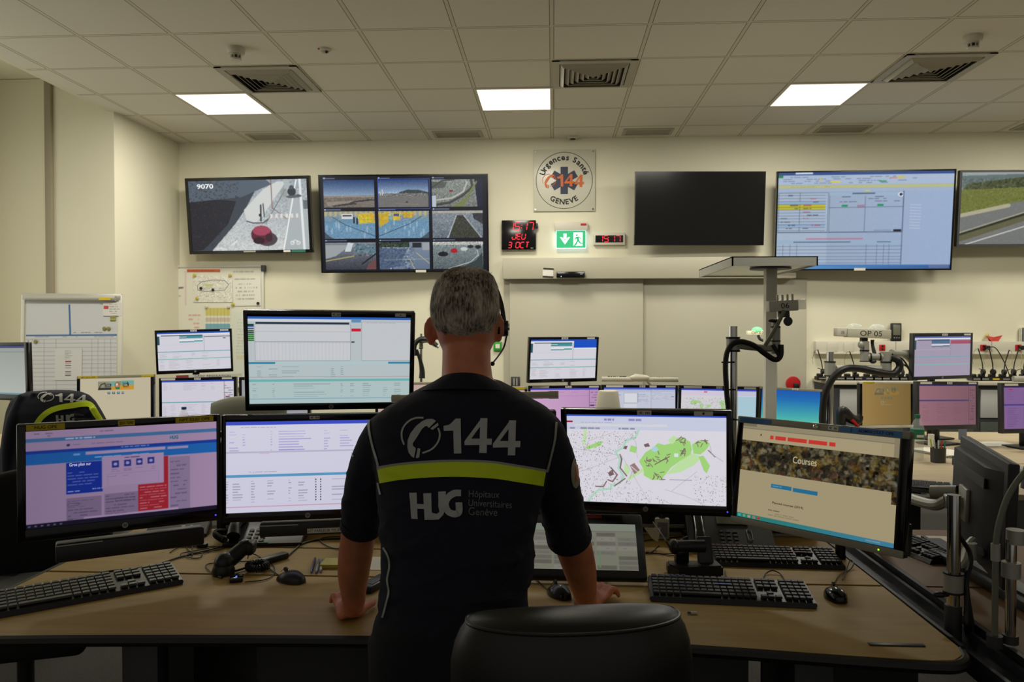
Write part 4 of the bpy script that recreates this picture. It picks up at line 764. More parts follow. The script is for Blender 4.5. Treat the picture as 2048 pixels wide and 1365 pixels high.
monitor('I','rear monitor cut off by the left edge of the photo',c,bez=(.018,.024,.02,.036),logo=False)
monitor('J','raised rear monitor right of the man’s headset with a bright blue corner',ui_plan((208,206,214),blue=(40,80,180),right=(22,78,190)),stickers=((.0,.05,.014,STICK,'€ III'),(.38,.06,.012,STICK,'')),arm=(.12,5.78,1.25))
c=Cv(150,88,(194,152,192)); c.rect(0,0,1,.05,(70,70,180)); c.grad((200,160,196),(180,140,182),0,y0=.05); c.rect(.86,.05,.865,1,(110,80,120)); c.rows(.87,.99,.08,.98,14,(90,60,100),.6); c.rect(.88,.42,.93,.45,(50,40,60)); c.line(.0,.2,.86,.2,.003,(160,120,160)); c.table(0,.8,.08,.18,2,[(.1,.2),(.4,.55),(.6,.75)],(140,100,150),.4)
monitor('K','purple-lit rear monitor under the raised one right of the man',c,bez=(.018,.02,.02,.024),stickers=((-.33,.12,.014,STICK,''),(.05,.045,.014,STICK,'€ III'),(.4,.07,.012,STICK,'')))
c=Cv(150,88,(190,194,210)); c.rect(0,0,1,.04,(70,90,190)); c.rect(0,.04,1,.1,(176,182,206)); c.rect(.28,.13,.47,.36,(210,212,220)); c.frame(.28,.13,.47,.36,(130,136,150)); c.rect(.28,.4,.46,.66,(206,208,216)); c.rect(.28,.55,.46,.585,(40,120,180)); c.rows(.02,.26,.15,.7,9,(130,134,150),.5); c.rows(.48,.64,.15,.4,6,(140,144,160),.5); c.line(.66,.05,.66,1,.003,(120,124,140)); c.rows(.67,.98,.1,.3,6,(140,140,156),.4); c.rect(.94,.2,.98,.23,(180,80,90),.6)
monitor('L','rear monitor behind the white lamp shade, grey forms on the screen',c,bez=(.018,.02,.02,.024),stickers=((-.33,.12,.014,STICK,''),(.03,.04,.014,STICK,'€ III'),(.17,.05,.014,STICK,''),(.4,.07,.012,STICK,'')))
c=Cv(150,88,(206,204,208)); c.rect(0,0,1,.04,(50,70,180)); c.rect(0,.04,1,.16,(204,196,214)); c.rect(.3,.07,.35,.09,(170,40,60)); 
for k in range(26): x,y=random.random()*.66,random.uniform(.3,.95); c.ell(x,y,random.uniform(.02,.05),random.uniform(.03,.07),(160,200,130),.8)
for k in range(600): x,y=random.random()*.68,random.uniform(.2,1); g=random.randint(70,170); c.rect(x,y,x+.007,y+.008,(g,g,g),.7)
c.rect(.7,.17,1,1,(166,196,208)); c.rect(.7,.04,1,.16,(190,190,214))
monitor('M','rear monitor with a small green and grey map, behind the arm pole',c,bez=(.018,.02,.02,.024),stickers=((-.33,.12,.014,STICK,''),(.0,.04,.014,STICK,'€ III'),(.38,.08,.012,STICK,'')))
c=Cv(100,60,(30,80,160)); c.grad((26,84,172),(34,118,176),1,y1=.35); c.grad((34,118,176),(84,186,166),1,y0=.3,y1=.85); c.poly([(.7,1),(.9,.8),(1,.84),(1,1)],(150,190,160),.5)
monitor('N','rear monitor with an empty blue to turquoise desktop, right of the lamp post',c,top_case=SILV,bez=(.012,.012,.018,.02),logo=False,stickers=((.05,.05,.012,STICK,'€ III'),(-.35,.07,.012,STICK,'')))
monitor('O','gold-tinted rear monitor with a white top edge, behind the drinking bottle',tint(cartoon((150,122,72),(120,120,90),.35),(1,1,1),(.78,.78,.72)),top_case=M('white_bezel',(214,212,200),.4),bez=(.022,.022,.016,.022),logo=False,stickers=((-.34,.1,.014,YEL,''),))
cP=ui_plan((160,150,170),blue=(90,100,160),right=None,teal=(80,116,150)); cP.rect(.3,.1,.62,.18,(74,108,142)); cP.rect(.64,.1,1,.19,(160,80,100))
monitor('P','raised grey-framed rear monitor below the spreadsheet wall screen',cP,case=M('dark_bezel',(46,46,48),.4),stickers=((.02,.05,.014,STICK,'€ III'),(.4,.06,.012,STICK,'')),bez=(.018,.018,.024,.024))
c=Cv(150,88,(136,96,110)); c.rect(0,0,1,.035,(50,40,90)); c.grad((146,104,116),(120,86,96),0,y0=.04); c.rect(0,.38,.87,.41,(70,60,110)); c.table(0,.85,.08,.34,8,[(.05,.2),(.3,.4),(.5,.7)],(150,100,90),.4); c.table(0,.85,.45,.9,10,[(.05,.2),(.3,.5),(.6,.75)],(110,74,90),.4); c.line(.87,.04,.87,1,.003,(80,50,70)); c.rows(.89,.97,.1,.9,12,(60,34,60),.5)
monitor('Q','pink-tinted rear monitor below the grey-framed one',c,case=M('dark_bezel',(46,46,48),.4),bez=(.02,.02,.022,.03),stickers=((-.36,.1,.014,STICK,''),(.02,.045,.014,STICK,'€ III'),(.4,.07,.012,STICK,'')),logo=False)
c=Cv(150,88,(124,92,140)); c.rect(0,0,1,.035,(40,30,80)); c.rect(.08,.07,.14,.09,(170,30,60)); c.rect(0,.42,.9,.45,(60,56,130)); c.table(0,1,.1,.38,5,[(.05,.2),(.3,.4)],(100,70,120),.5); c.table(0,1,.5,.95,12,[(.05,.25),(.3,.5),(.6,.75)],(80,64,120),.5)
monitor('R','violet-tinted rear monitor cut off by the right edge of the photo',c,case=M('dark_bezel',(46,46,48),.4),bez=(.02,.02,.022,.03),stickers=((-.36,.1,.014,STICK,''),(.02,.045,.014,STICK,'€ III')),logo=False)
c=Cv(90,56,(196,166,150)); c.rect(0,0,1,.04,(120,100,90)); c.rows(.4,.9,.2,.9,6,(150,120,110),.3)
monitor('H2','silver-topped rear monitor showing beige just right of the man’s collar',c,top_case=SILV,bez=(.02,.02,.018,.02),logo=False,stickers=((.4,.07,.013,YEL,''),))
c=Cv(90,56,(186,160,150)); c.rect(0,.2,1,.24,(150,110,110)); c.rows(.1,.9,.3,.9,6,(150,120,120),.3)
monitor('S2','silver-topped rear monitor seen through the gap left of the man’s neck',c,top_case=SILV,bez=(.02,.02,.018,.02),logo=False)
c=Cv(60,40,(150,150,156))
monitor('S','rear monitor almost hidden behind the tall front monitor',c,bez=(.02,.02,.02,.024),logo=False)
# ================================================================ LAMPS AND ARMS
t=thing('floor_lamp','tall grey office floor lamp with a wide flat head and square post','floor lamp',T(1.32,4.72,0))
x0=at(1464,520,4.5).x; x1=at(1636,520,4.5).x; zt_=at(1550,513,4.5).z; zb_=at(1550,532,4.5).z; LG=M('lamp_grey',(168,167,158),.5)
h=B().bx(x0,x1,4.5,4.508,zb_,zt_).bx(x0,x1,5.492,5.5,zb_,zt_).bx(x0,x0+.008,4.5,5.5,zb_,zt_).bx(x1-.008,x1,4.5,5.5,zb_,zt_).bx(x0,x1,4.5,5.5,zt_-.006,zt_)
h.make('lamp_head',LG,t,world=True); B().bx(x0+.01,x1-.01,4.51,5.49,zb_+.008,zb_+.014).make('diffuser',M('unlit_diffuser',(200,206,196),.25),t,world=True)
px=at(1540.5,600,4.72).x
B().bx(px-.033,px+.033,4.69,4.75,0,zb_+.02,.004).make('post',M('lamp_post_grey',(214,211,196),.45),t,world=True)
B().lathe([(.12,zb_-.004),(.12,zb_+.004),(.05,zb_+.007)],(px,4.72,0)).make('head_plate',DGR,t,world=True)
B().bx(px-.2,px+.2,4.5,4.9,0,.02,.005).make('base',LG,t,world=True)
def pole_arm(name,label,cat,Y,P,top,base_z,collar,r,rel):  # pole + collar; the rest comes from the caller
    t=thing(name,label,cat,T(P,Y,base_z),None)
    B().cyl((P,Y,base_z+.001),(P,Y,top),r,n=24).make('pole',CHROME,t,world=True); B().cyl((P,Y,base_z+.0005),(P,Y,base_z+.03),r*2.2,n=24).make('base_clamp',DGR,t,world=True)
    B().cyl((P,Y,collar[0]),(P,Y,collar[1]),r*1.45,n=24).make('collar',GREYM,t,world=True)
    for q in collar: B().cyl((P,Y,q-.004),(P,Y,q+.004),r*1.55,n=24).make('collar_ring',BLK,t,world=True)
    return t
# arm and call light 06 above the front desk
Y=3.05; P=at(1466,700,Y); z=lambda py,YY=Y:at(1466,py,YY).z
t=pole_arm('monitor_arm','chrome pole with swan-necked black hose and grey arm, carrying the 06 call light','monitor arm',Y,P.x,z(653),.72,(z(702),z(676)),.0175,None)
a=lambda px,py,dy=0:at(px,py,Y+dy)
B().tube([a(1466,690),a(1500,694),a(1535,697),a(1550,694)],.014,10).make('upper_arm',GREYM,t,world=True)
B().cyl(a(1551,708),a(1551,655),.0185,n=20).cyl(a(1551,655),a(1551,640),.015,n=20).make('swivel',GREYM,t,world=True)
for q in (684,656): B().cyl(a(1551,q),a(1551,q-3),.0195,n=20).make('swivel_ring',BLK,t,world=True)
B().tube([a(1530,692,-.03),a(1552,655,-.035),a(1568,622,-.02)],.0075,10).make('hose_sleeve',M('sleeve_green_grey',(120,124,100),.5),t,world=True)
B().cyl(a(1560,636,-.02),a(1564,636,.02),.0001,n=4).ell(a(1576,643),(.016,.016,.019)).cyl(a(1576,643,-.03),a(1576,643,.03),.017,n=20).make('joint',DGR,t,world=True)
B().ell(a(1548,642,-.02),(.022,.01,.007)).make('lever',BLK,t,world=True)
hose=[a(1562,690,-.02),a(1561,712,-.025),a(1550,720,-.03),a(1530,708,-.035),a(1505,690,-.04),a(1478,684,-.04),a(1459,695,-.035),a(1451,725,-.03),a(1453,780,-.03),a(1459,840,-.03),a(1466,920,-.02),a(1472,1010,-.01)]
B().tube(hose,.0105,10).make('cable_hose',CABLE,t,world=True)
B().tube([a(1546,690,-.015),a(1556,708,-.02),a(1562,716,-.025)],.008,8).make('hose_end',CABLE,t,world=True)
tb=B()
for i in (7,8,9): tb.cyl(Vector(hose[i])+Vector((-.015,0,0)),Vector(hose[i])+Vector((.035,0,.0)),.003,n=8)
tb.make('cable_tie',CABLE,t,world=True)
c0=a(1567,612); t2=thing('call_light','cream call light box marked 06 with four short prongs on top','call light',Matrix.Translation(c0)@Matrix.Rotation(R(-3),4,'Y'))
B().bx(-.061,.052,-.02,.03,-.021,.021,.004).make('case',WHITE,t2); B().bx(.053,.082,-.018,.03,-.018,.022,.004).make('clear_end',M('clear_plastic',(235,240,235),.1,alpha=.35),t2)
for k in range(4): B().bx(-.028+k*.019,-.02+k*.019,-.012,-.004,.021,.044,.002).make('prong',WHITE,t2)
B().text('06',.031,.021,T(0,-.0207,0)@FRONT).make('number',INK,t2)
B().bx(-.02,.02,-.01,.02,-.045,-.021,.003).make('bracket',DGR,t2)
# arm and call light OP 05
Y=5.2; a=lambda px,py,dy=0:at(px,py,Y+dy); P=a(1660,720)
t=pole_arm('monitor_arm','chrome pole and grey jointed arm carrying the OP 05 call light at right','monitor arm',Y,P.x,a(1660,704).z,.76,(a(1660,752).z,a(1660,724).z),.0235,None)
B().cyl(a(1672,738),a(1762,738),.022,n=18).make('lower_arm',GREYM,t,world=True); B().cyl(a(1772,750),a(1772,704),.034,n=22).make('elbow',GREYM,t,world=True)
B().cyl(a(1730,714),a(1770,714),.025,n=18).make('upper_arm',GREYM,t,world=True); B().cyl(a(1729,723),a(1729,683),.028,n=22).ell(a(1722,690,-.03),(.02,.02,.025)).make('wrist_joint',GREYM,t,world=True)
for q0,q1,rr_ in (((1772,726),(1772,723),.036),((1729,703),(1729,700),.03),((1729,724),(1729,722),.03),((1738,714),(1741,714),.027),((1757,714),(1760,714),.027)): B().cyl(a(*q0),a(*q1),rr_,n=22).make('joint_ring',BLK,t,world=True)
B().tube([a(1745,680),a(1745,690),a(1750,712)],[.012,.01,.014],10).ell(a(1746,723),(.022,.02,.016)).make('lever',DGR,t,world=True)
B().tube([a(1783,705,.1),a(1800,707,.2),a(1811,710,.3)],.02,10).cyl(a(1811,716,.3),a(1811,700,.3),.022,n=14).tube([a(1811,712,.3),a(1822,722,.33),a(1830,722,.4)],.018,8).make('side_arm',GREYM,t,world=True)
B().tube([a(1783,716,-.02),a(1796,722,-.03),a(1799,735,-.03),a(1786,748,-.04),a(1760,746,-.06),a(1720,738,-.06),a(1692,738,-.06),a(1670,752,-.05),a(1655,775,-.04),a(1648,800,-.03),a(1645,835,-.02),a(1646,858,-.01)],.023,12).make('cable_hose',CABLE,t,world=True)
for P_ in ([a(1784,708),a(1800,725),a(1815,735),a(1823,752)],[a(1790,712),a(1806,720),a(1820,742),a(1826,760)]): B().tube(P_,.006,6).make('cable',CABLE,t,world=True)
c0=a(1728,667); t2=thing('call_light','pale call light box marked OP 05 with two clear domes, on the grey jointed arm','call light',Matrix.Translation(c0)@Matrix.Rotation(R(2),4,'Y'))
CP=M('clear_plastic',(235,240,235),.1,alpha=.35); CPT=M('cream_translucent',(196,192,172),.3)
B().bx(-.12,.16,-.04,.04,-.03,.028,.004).make('case',CPT,t2); B().bx(-.185,-.121,-.035,.04,-.026,.03,.006).make('end_block',WHITE,t2)
for xx in (-.06,.085): B().ell((xx,0,.03),(.055,.035,.035)).make('clear_dome',CP,t2)
B().text('OP 05',.14,.034,T(.03,-.0407,0)@FRONT).text('05',.02,.02,T(-.15,-.0357,0)@FRONT).make('lettering',INK,t2); B().bx(-.02,.02,-.02,.02,-.055,-.03,.003).make('bracket',DGR,t2)
# far call light OP 02 behind the lamp
Y=6.7; a=lambda px,py,dy=0:at(px,py,Y+dy); t=thing('call_light','small lit call light marked OP 02 with a green dome, far behind the lamp post','call light',T(a(1530,667).x,Y,0))
B().bx(a(1494,667).x,a(1532,667).x,Y-.03,Y+.03,a(1510,670).z,a(1510,662).z,.003).make('case',M('lit_cream',(230,226,190),.5,emit=.35),t,world=True); B().ell(a(1514,661),(.045,.035,.03)).make('green_dome',M('green_dome',(120,220,150),.3,emit=.8),t,world=True)
B().text('OP 02',.1,.025,T(a(1513,666).x,Y-.031,a(1513,666).z)@FRONT).make('lettering',M('brown_ink',(120,80,50),.6),t,world=True)
B().tube([a(1516,671),a(1522,680),a(1545,686),a(1551.5,690)],.012,8).make('arm',DGR,t,world=True); B().cyl((a(1551.5,690).x,Y,0),(a(1551.5,690).x,Y,a(1551,684).z),.014,n=12).make('pole',CHROME,t,world=True)
# far arm seen left of the man's neck
Y=5.82; a=lambda px,py,dy=0:at(px,py,Y+dy)
t=pole_arm('monitor_arm','distant chrome pole with arched black hose left of the man’s neck','monitor arm',Y,a(842,700).x,a(842,668).z,.76,(a(842,697).z,a(842,685).z),.011,None)
B().tube([a(840,684),a(855,682),a(866,688),a(878,694)],.016,8).make('arm',GREYM,t,world=True); B().tube([a(829,712,-.05),a(829,692,-.05),a(838,680,-.05),a(852,678,-.05),a(864,684,-.05),a(874,692,-.05)],.018,8).make('cable_hose',CABLE,t,world=True)
B().tube([a(833,700,-.04),a(840,720,-.03),a(844,740,-.02),a(844,757,-.02)],[.012,.014,.02,.024],8).make('cable_bundle',CABLE,t,world=True)
# bar-shaped desk lamps
CREAM=M('cream_tube',(196,192,172),.4)
Y=2.42; a=lambda px,py,dy=0:at(px,py,Y+dy)
t=thing('bar_lamp','pale tubular desk lamp bar passing behind the man’s shoulders','desk lamp',T(a(950,790).x,Y,.76))
B().tube([a(784,798),a(900,795),a(1000,792),a(1116,790)],.0115,16,3).make('lamp_tube',CREAM,t,world=True); B().cyl(a(1098,790.2),a(1117,789.9),.0128,n=18).cyl(a(784,798),a(800,797.5),.0128,n=18).make('end_cap',CREAM,t,world=True)
p=a(948,794); B().tube([p,Vector((p.x,2.53,1.345)),Vector((p.x,2.64,1.26)),Vector((p.x,2.66,1.0)),Vector((p.x,2.66,.775))],.007,8).cyl((p.x,2.66,.7605),(p.x,2.66,.775),.045,n=24).make('stem',CREAM,t,world=True)
Y=5.3; a=lambda px,py,dy=0:at(px,py,Y+dy)
t=thing('bar_lamp','thin white sign bar reading CASU OP2 and REGULATION over the rear monitors','sign bar',T(a(1279,757).x,Y,.76))
B().cyl(a(1203,759),a(1356,760),.017,n=16).ell(a(1279,757),(.075,.03,.026)).make('bar',CREAM,t,world=True); B().bx(a(1204,757).x,a(1355,757).x,Y-.002,Y+.002,a(1250,758).z,a(1250,753).z).make('sign_strip',STICK,t,world=True)
B().text('CASU OP2',.13,.021,Matrix.Translation(a(1234,755.5,-.004))@FRONT,bold=.02).text('REGULATION',.14,.014,Matrix.Translation(a(1312,756.5,-.004))@FRONT,bold=.02).make('lettering',INK,t,world=True)
p=a(1275,760); B().tube([p,Vector((p.x-.0,Y+.14,1.215)),Vector((p.x+.1,Y+.3,1.17)),Vector((p.x+.22,Y+.33,1.0)),Vector((p.x+.22,Y+.33,.78))],.012,8).cyl((p.x+.22,Y+.33,.7612),(p.x+.22,Y+.33,.785),.05,n=20).make('stem',CREAM,t,world=True)
Y=4.95; a=lambda px,py,dy=0:at(px,py,Y+dy); p=a(1216,800)
t=thing('table_lamp','white tapered lamp shade standing just above the front map monitor','table lamp',T(p.x,Y,.76)); s=Y/1540
B().lathe([(15*s,a(1216,784).z),(19*s,a(1216,782).z),(20.5*s,a(1216,786).z),(26*s,a(1216,825).z),(27*s,a(1216,850).z),(22*s,a(1216,851).z)][::-1],(p.x,Y,0),32).make('shade',M('shade_cream',(206,200,180),.6),t,world=True)
B().cyl((p.x,Y,.7605),(p.x,Y,.95),.015).cyl((p.x,Y,.7605),(p.x,Y,.78),.07,n=24).make('stem',CREAM,t,world=True)
# chrome pole, clamp and arm at the right of the desk, holding the dark monitors seen from behind
Y=2.11; P=1.071; a=lambda px,py,dy=0:at(px,py,Y+dy); px_=1880
t=thing('monitor_arm','chrome pole with grey clamp and jointed arm rising from the rail at right','monitor arm',T(P,Y,.72))
B().cyl((P,Y,.7205),(P,Y,at(1880,990,Y).z),.0165,n=28).make('pole',CHROME,t,world=True)
B().cyl((P,Y,a(1880,1182).z),(P,Y,a(1880,1148).z),.024,n=24).make('collar',GREYM,t,world=True); 
for q0,q1 in ((1186,1182),(1148,1145)): B().cyl((P,Y,a(1880,q0).z),(P,Y,a(1880,q1).z),.0255,n=24).make('collar_ring',BLK,t,world=True)
B().cyl((P,Y,.722),(P,Y,a(1880,1210).z),.021,n=20).make('lower_sleeve',DGR,t,world=True); B().ell((P-.035,Y,a(1880,1190).z),(.018,.01,.008)).cyl((P-.03,Y,a(1880,1190).z),(P,Y,a(1880,1190).z),.006,n=10).make('clamp_knob',BLK,t,world=True)
B().tube([(P,Y+.02,a(1880,1155).z),(P+.05,Y+.05,a(1880,1150).z+.012),(P+.1,Y+.12,a(1880,1128).z+.012),(P+.13,Y+.15,a(1880,1120).z+.012)],.013,10).cyl(a(1938,1118,.12),a(1938,1086,.12),.02,n=18).tube([a(1938,1098,.12),a(1965,1107,.15),a(1988,1112,.17)],.014,10).make('joint_arm',GREYM,t,world=True)
B().tube([(P+.03,Y+.02,.9),(P+.035,Y+.0,.84),(P+.02,Y-.03,.77),(P+.035,Y-.01,.73)],.008,8).tube([(P+.02,Y+.03,1.0),(P+.06,Y+.03,.93),(P+.035,Y-.0,.86),(P+.045,Y-.02,.73)],.006,8).make('cable',CABLE,t,world=True)
B().cyl(a(1862,985,.5),a(1915,985,.45),.022,n=16).cyl(a(1880,975,.5),a(1880,1005,.5),.028,n=18).tube([a(1880,1000,.5),a(1850,1002,.5),a(1820,998,.5)],.02,10).make('rear_arm',GREYM,t,world=True)
Y=1.95; a=lambda px,py,dy=0:at(px,py,Y+dy); p=a(2022,1150)
t=thing('monitor_arm','second chrome pole with grey joints at the right edge, beside the gooseneck','monitor arm',T(p.x,Y,.76))
B().cyl((p.x,Y,.7905),(p.x,Y,a(2022,1080).z),.012,n=20).make('pole',CHROME,t,world=True); 
for q0,q1,dx_ in ((1155,1125,0),(1088,1060,.01)): B().cyl((p.x+dx_,Y,a(2022,q0).z),(p.x+dx_,Y,a(2022,q1).z),.021,n=20).make('joint',GREYM,t,world=True)
B().cyl((p.x,Y,.7712),(p.x,Y,.7925),.018,n=16).make('base_clamp',DGR,t,world=True)
p=a(1991,1122); t=thing('gooseneck','bent grey gooseneck tube curving up out of the right edge of the photo','gooseneck lamp',T(p.x,Y,.76))
B().tube([(p.x,Y,.79),p,a(1992,1085),a(2000,1040),a(2018,990),a(2050,945),a(2085,925)],.0075,12).make('neck',M('neck_grey',(110,112,96),.5),t,world=True); B().cyl(p,a(1991,1088),.0105,n=16).make('ferrule',GREYM,t,world=True); B().cyl((p.x,Y,.7612),(p.x,Y,.7905),.018,n=18).make('foot',DGR,t,world=True)
B().lathe([(.012,.0),(.04,-.02),(.045,-.07),(.03,-.072)][::-1],tuple(a(2085,922))).make('lamp_shade',DGR,t,world=True)
def back_monitor(label,c,yaw,w_,h_,pit=0,arm=None):
    t=thing('computer_monitor',label,'monitor',TR(c,yaw,pit,0),'dark monitors seen from behind'); BD=M('monitor_back',(30,30,31),.5)
    B().bx(-w_/2,w_/2,-.004,.026,-h_/2,h_/2,.006).make('bezel',BD,t); B().prism([(-w_/2+.03,0.026),(w_/2-.03,.026),(w_/2-.09,.06),(-w_/2+.09,.06)],-h_/2+.04,h_/2-.03).make('rear_housing',BD,t)
    B().bx(-w_/2+.08,w_/2-.08,.06,.063,h_/2-.09,h_/2-.06).make('vent_strip',BLK,t); B().bx(-.05,.05,.06,.072,-.05,.05,.003).bx(-.02,.02,.07,.12,-.02,.02,.004).make('mounting_plate',GREYM,t)
    B().bx(-w_/2+.015,w_/2-.015,-.006,-.004,-h_/2+.02,h_/2-.015).make('screen',M('off_screen',(16,15,14),.14),t)
    m=MW[t.name]; e=m@Vector((0,.115,0)); B().tube([e,Vector((e.x-.03,e.y+.04,e.z-.02)),Vector((arm[0],arm[1],e.z-.03))],.017,10).cyl((arm[0],arm[1],.7605),(arm[0],arm[1],e.z-.05),.016,n=16).cyl((arm[0],arm[1],.7605),(arm[0],arm[1],.775),.04,n=18).make('support_arm',GREYM,t,world=True)
    return t
back_monitor('dark monitor seen from behind at right, grey plate in the middle of its back',(1.335,2.43,1.005),R(74),.58,.35,R(2),(1.165,2.78))
back_monitor('second dark monitor seen from behind, cut off by the right edge',(1.60,2.12,.985),R(76),.56,.34,R(2),(1.46,2.02))
# ================================================================ SMALL THINGS ON THE FRONT DESK
def on(px,py,z=.76): p=onz(px,py,z); return Vector((p.x,p.y,z+.0006))
KEYC=M('key_dark',(30,30,32),.5); KEYG=M('key_grey',(74,76,74),.35)
def keyboard(label,pr,pl_,depth,case,keys,tilt=.016,brand=None,top=None,group=None,colored=None):
    # pr, pl_ : near right and near left corners on the desk
    v=pr-pl_; L=v.length; yaw=math.atan2(v.y,v.x); t=thing('keyboard',label,'keyboard',Matrix.Translation(pl_)@Matrix.Rotation(yaw,4,'Z'),group)
    c=B(); c.prism([(0,0.001),(depth*.05,.014),(depth*.95,.014+tilt),(depth,.01),(depth,.001)],0,L,M_=Matrix(((0,0,1,0),(1,0,0,0),(0,1,0,0),(0,0,0,1))),bev=.003); c.make('case',case,t)
    k=B(); rows=6; ky=depth*.1; ph=(depth*.86)/rows; blocks=((.02,.655,15),(.675,.805,3),(.825,.985,4))
    for r in range(rows):
        yc=depth*.17+ph*r*.98; zc=.0155+tilt*(yc/depth)
        for bi,(a0,a1,n) in enumerate(blocks):
            if bi==1 and r==2: continue
            kw=(a1-a0)*L/n
            for i in range(n):
                if r==0 and bi==0 and 4<=i<=9: 
                    if i==4: k.box((a0*L+kw*7,yc,zc+.003),(kw*5.8,ph*.8,.007),.0012,seg=1)
                    continue
                if bi==1 and r==1 and i!=1: continue
                k.box((a0*L+kw*(i+.5),yc,zc+.003),(kw*.86,ph*.8,.007),.0012,seg=1)
    o=k.make('keys',keys,t); o['kind']='stuff'
    g=B()   # the pale legends on the keys
    for r in range(rows):
        yc=depth*.17+ph*r*.98; zc=.0226+tilt*(yc/depth)
        for i in range(15):
            if r==0 and 4<=i<=9: continue
            if random.random()<.75: g.box((.02*L+(.635*L/15)*(i+.4),yc+.002,zc),(.004,.003,.0002))
    g.make('key_legends',M('legend_grey',(120,122,120),.6),t)['kind']='stuff'
    if colored:
        g=B()
        for i in range(colored[1]): g.box(((.3 if colored[2] else .02)*L+(.635*L/15)*(i+.5)*.9,depth*.17+ph*5*.98+.004,.0232+tilt*.93),(.012,.004,.0003))
        g.make('coloured_strip',colored[0],t)
    if brand: B().bx(L*brand[0],L*brand[1],depth*.55,depth*.6,.0228+tilt*.57,.0232+tilt*.57).make('coloured_label',brand[2],t)
    return t
keyboard('black keyboard with grey keys at the left end of the desk',on(368,1170),on(-52,1248),.165,M('keyboard_case_dark',(30,31,32),.4),KEYG)
keyboard('front black keyboard right of the man with blue-marked keys',on(1636,1220),on(1300,1205),.155,BLK,KEYC,brand=(.42,.52,M('blue_mark',(50,90,170),.5)),colored=(M('blue_mark',(50,90,170),.5),6,0))
keyboard('rear black keyboard right of the man with red-marked keys',on(1693,1142),on(1428,1134),.15,BLK,KEYC,brand=(.62,.76,M('red_mark',(150,50,40),.5)),colored=(M('red_mark',(150,50,40),.5),7,0))
def mouse(label,p,yaw,L=.105,W=.062,mat=BLKG,name='computer_mouse'):
    t=thing(name,label,'mouse',Matrix.Translation(p)@Matrix.Rotation(yaw,4,'Z'))
    b=B(); rings=[]
    for i in range(13):
        u=i/12; y=(u-.5)*L; w_=W/2*(math.sin(PI*min(max(u*.92+.04,0),1))**.45); hgt=.036*(math.sin(PI*(u*.86+.10))**.7)*(1.05-.25*u); vs=[]
        for j in range(16):
            a=PI*j/15; vs.append(b.bm.verts.new((math.cos(a)*w_,y,.001+math.sin(a)**.8*hgt)))
        rings.append(vs)
    b.skin(rings); b.make('body',mat,t,ang=1.2)
    B().cyl((-.003,L*.22,.033),(.003,L*.22,.033),.007,n=14).make('scroll_wheel',DGR,t)
    B().tube([(0,L*.1,.0375),(0,L*.3,.0325),(0,L*.42,.022)],.0007,6).make('button_gap',DGR,t); return t
mouse('black mouse left of the man, beside the small box with the blue light',on(582,1163),R(62),mat=M('matte_black',(26,26,26),.35))
mouse('glossy black mouse with grey rim at the right end of the desk',on(1671,1197),R(-4)); 
mouse('black mouse near the man’s right hand',on(1118,1192),R(30),.1,.058)
def cable(label,P,r=.0022,name='cable',cat='cable',mat=CABLE): return solo(B().tube(P,r,8,10),name,mat,label,cat)
g=lambda px,py,z=.7635:onz(px,py,z)
cable('mouse cable looping away from the mouse at the right end of the desk',[g(1668,1168),g(1680,1150),g(1700,1140),g(1707,1128,.775),g(1700,1122,.78),g(1690,1150),g(1685,1160)],.0018)
cable('thin mouse cable lying in front of the touch panel',[g(1095,1180),g(1078,1165),g(1063,1145),g(1072,1128,.78),g(1090,1118,.79),g(1096,1124,.785),g(1075,1142),g(1060,1148)],.0018)
cable('keyboard cable running from the left keyboard across the desk',[g(176,1160),g(190,1150),g(220,1143),g(300,1133),g(360,1115),g(420,1100),g(470,1088)],.0028)
cable('loop of cable between the two right keyboards',[g(1525,1168),g(1530,1150),g(1545,1142,.77),g(1562,1150),g(1570,1166)],.002); cable('cable hanging from the rear right keyboard, near the dock',[g(1450,1142),g(1452,1152),g(1458,1160),g(1463,1166)],.002)
cable('mouse cable curling round the coiled cord',[g(556,1150),g(540,1138),g(530,1122),g(515,1112),g(500,1108,.775),g(495,1118)],.0018); cable('thin cable looping from the small lit box',[g(490,1165),g(530,1160),g(548,1148),g(545,1130),g(520,1124),g(470,1124),g(420,1128),g(412,1135),g(425,1148)],.0018)
cable('thick black cable from the hub towards the touch panel',[g(572,1116),g(590,1100),g(605,1088),g(640,1080),g(690,1078),g(740,1082)],.003); cable('cable loop left of the man’s forearm',[g(690,1074),g(655,1075),g(640,1080),g(650,1090),g(672,1098),g(700,1098)],.0022)
cable('black cable slanting down from the front map monitor to the dock',[at(1306,1045,2.75),g(1330,1080,.9),g(1345,1108,.82)],.0022); cable('crossing cables between touch panel and dock',[g(1292,1105),g(1315,1108),g(1345,1112),g(1370,1116)],.002)
cable('thin cable behind the white bottle',[g(1285,1083),g(1320,1078),g(1365,1074)],.002); cable('stray cable end beside the touch panel',[g(1290,1108),g(1300,1107),g(1312,1098),g(1318,1093,.78)],.002)
for k,(pts) in enumerate(([(372,1090),(378,1102),(400,1108),(420,1104),(445,1098)],[(363,1115),(362,1108),(380,1104),(405,1100),(430,1094)],[(340,1106),(352,1098),(370,1094),(395,1096)],[(384,1088),(385,1105),(384,1112)],[(320,1080),(330,1092),(350,1095),(375,1090)],[(405,1108),(400,1116),(385,1117),(372,1113),(385,1106),(430,1102),(465,1092)])):
    cable('tangled thin black cable %s'%('nearest the left monitor' ,'lying lowest in the tangle','beside the white plug','crossing the others upright','under the left speaker bar','stretching towards the dark desk phone')[k],[g(*q) for q in pts],.0018)
for px,py,l in ((375,1093,'black plug in the cable tangle, further left'),(405,1096,'black plug in the cable tangle, further right')): p=on(px,py); solo(B().box((p.x,p.y,.768),(.035,.02,.014),.003),'black_connector',BLK,l,'connector')
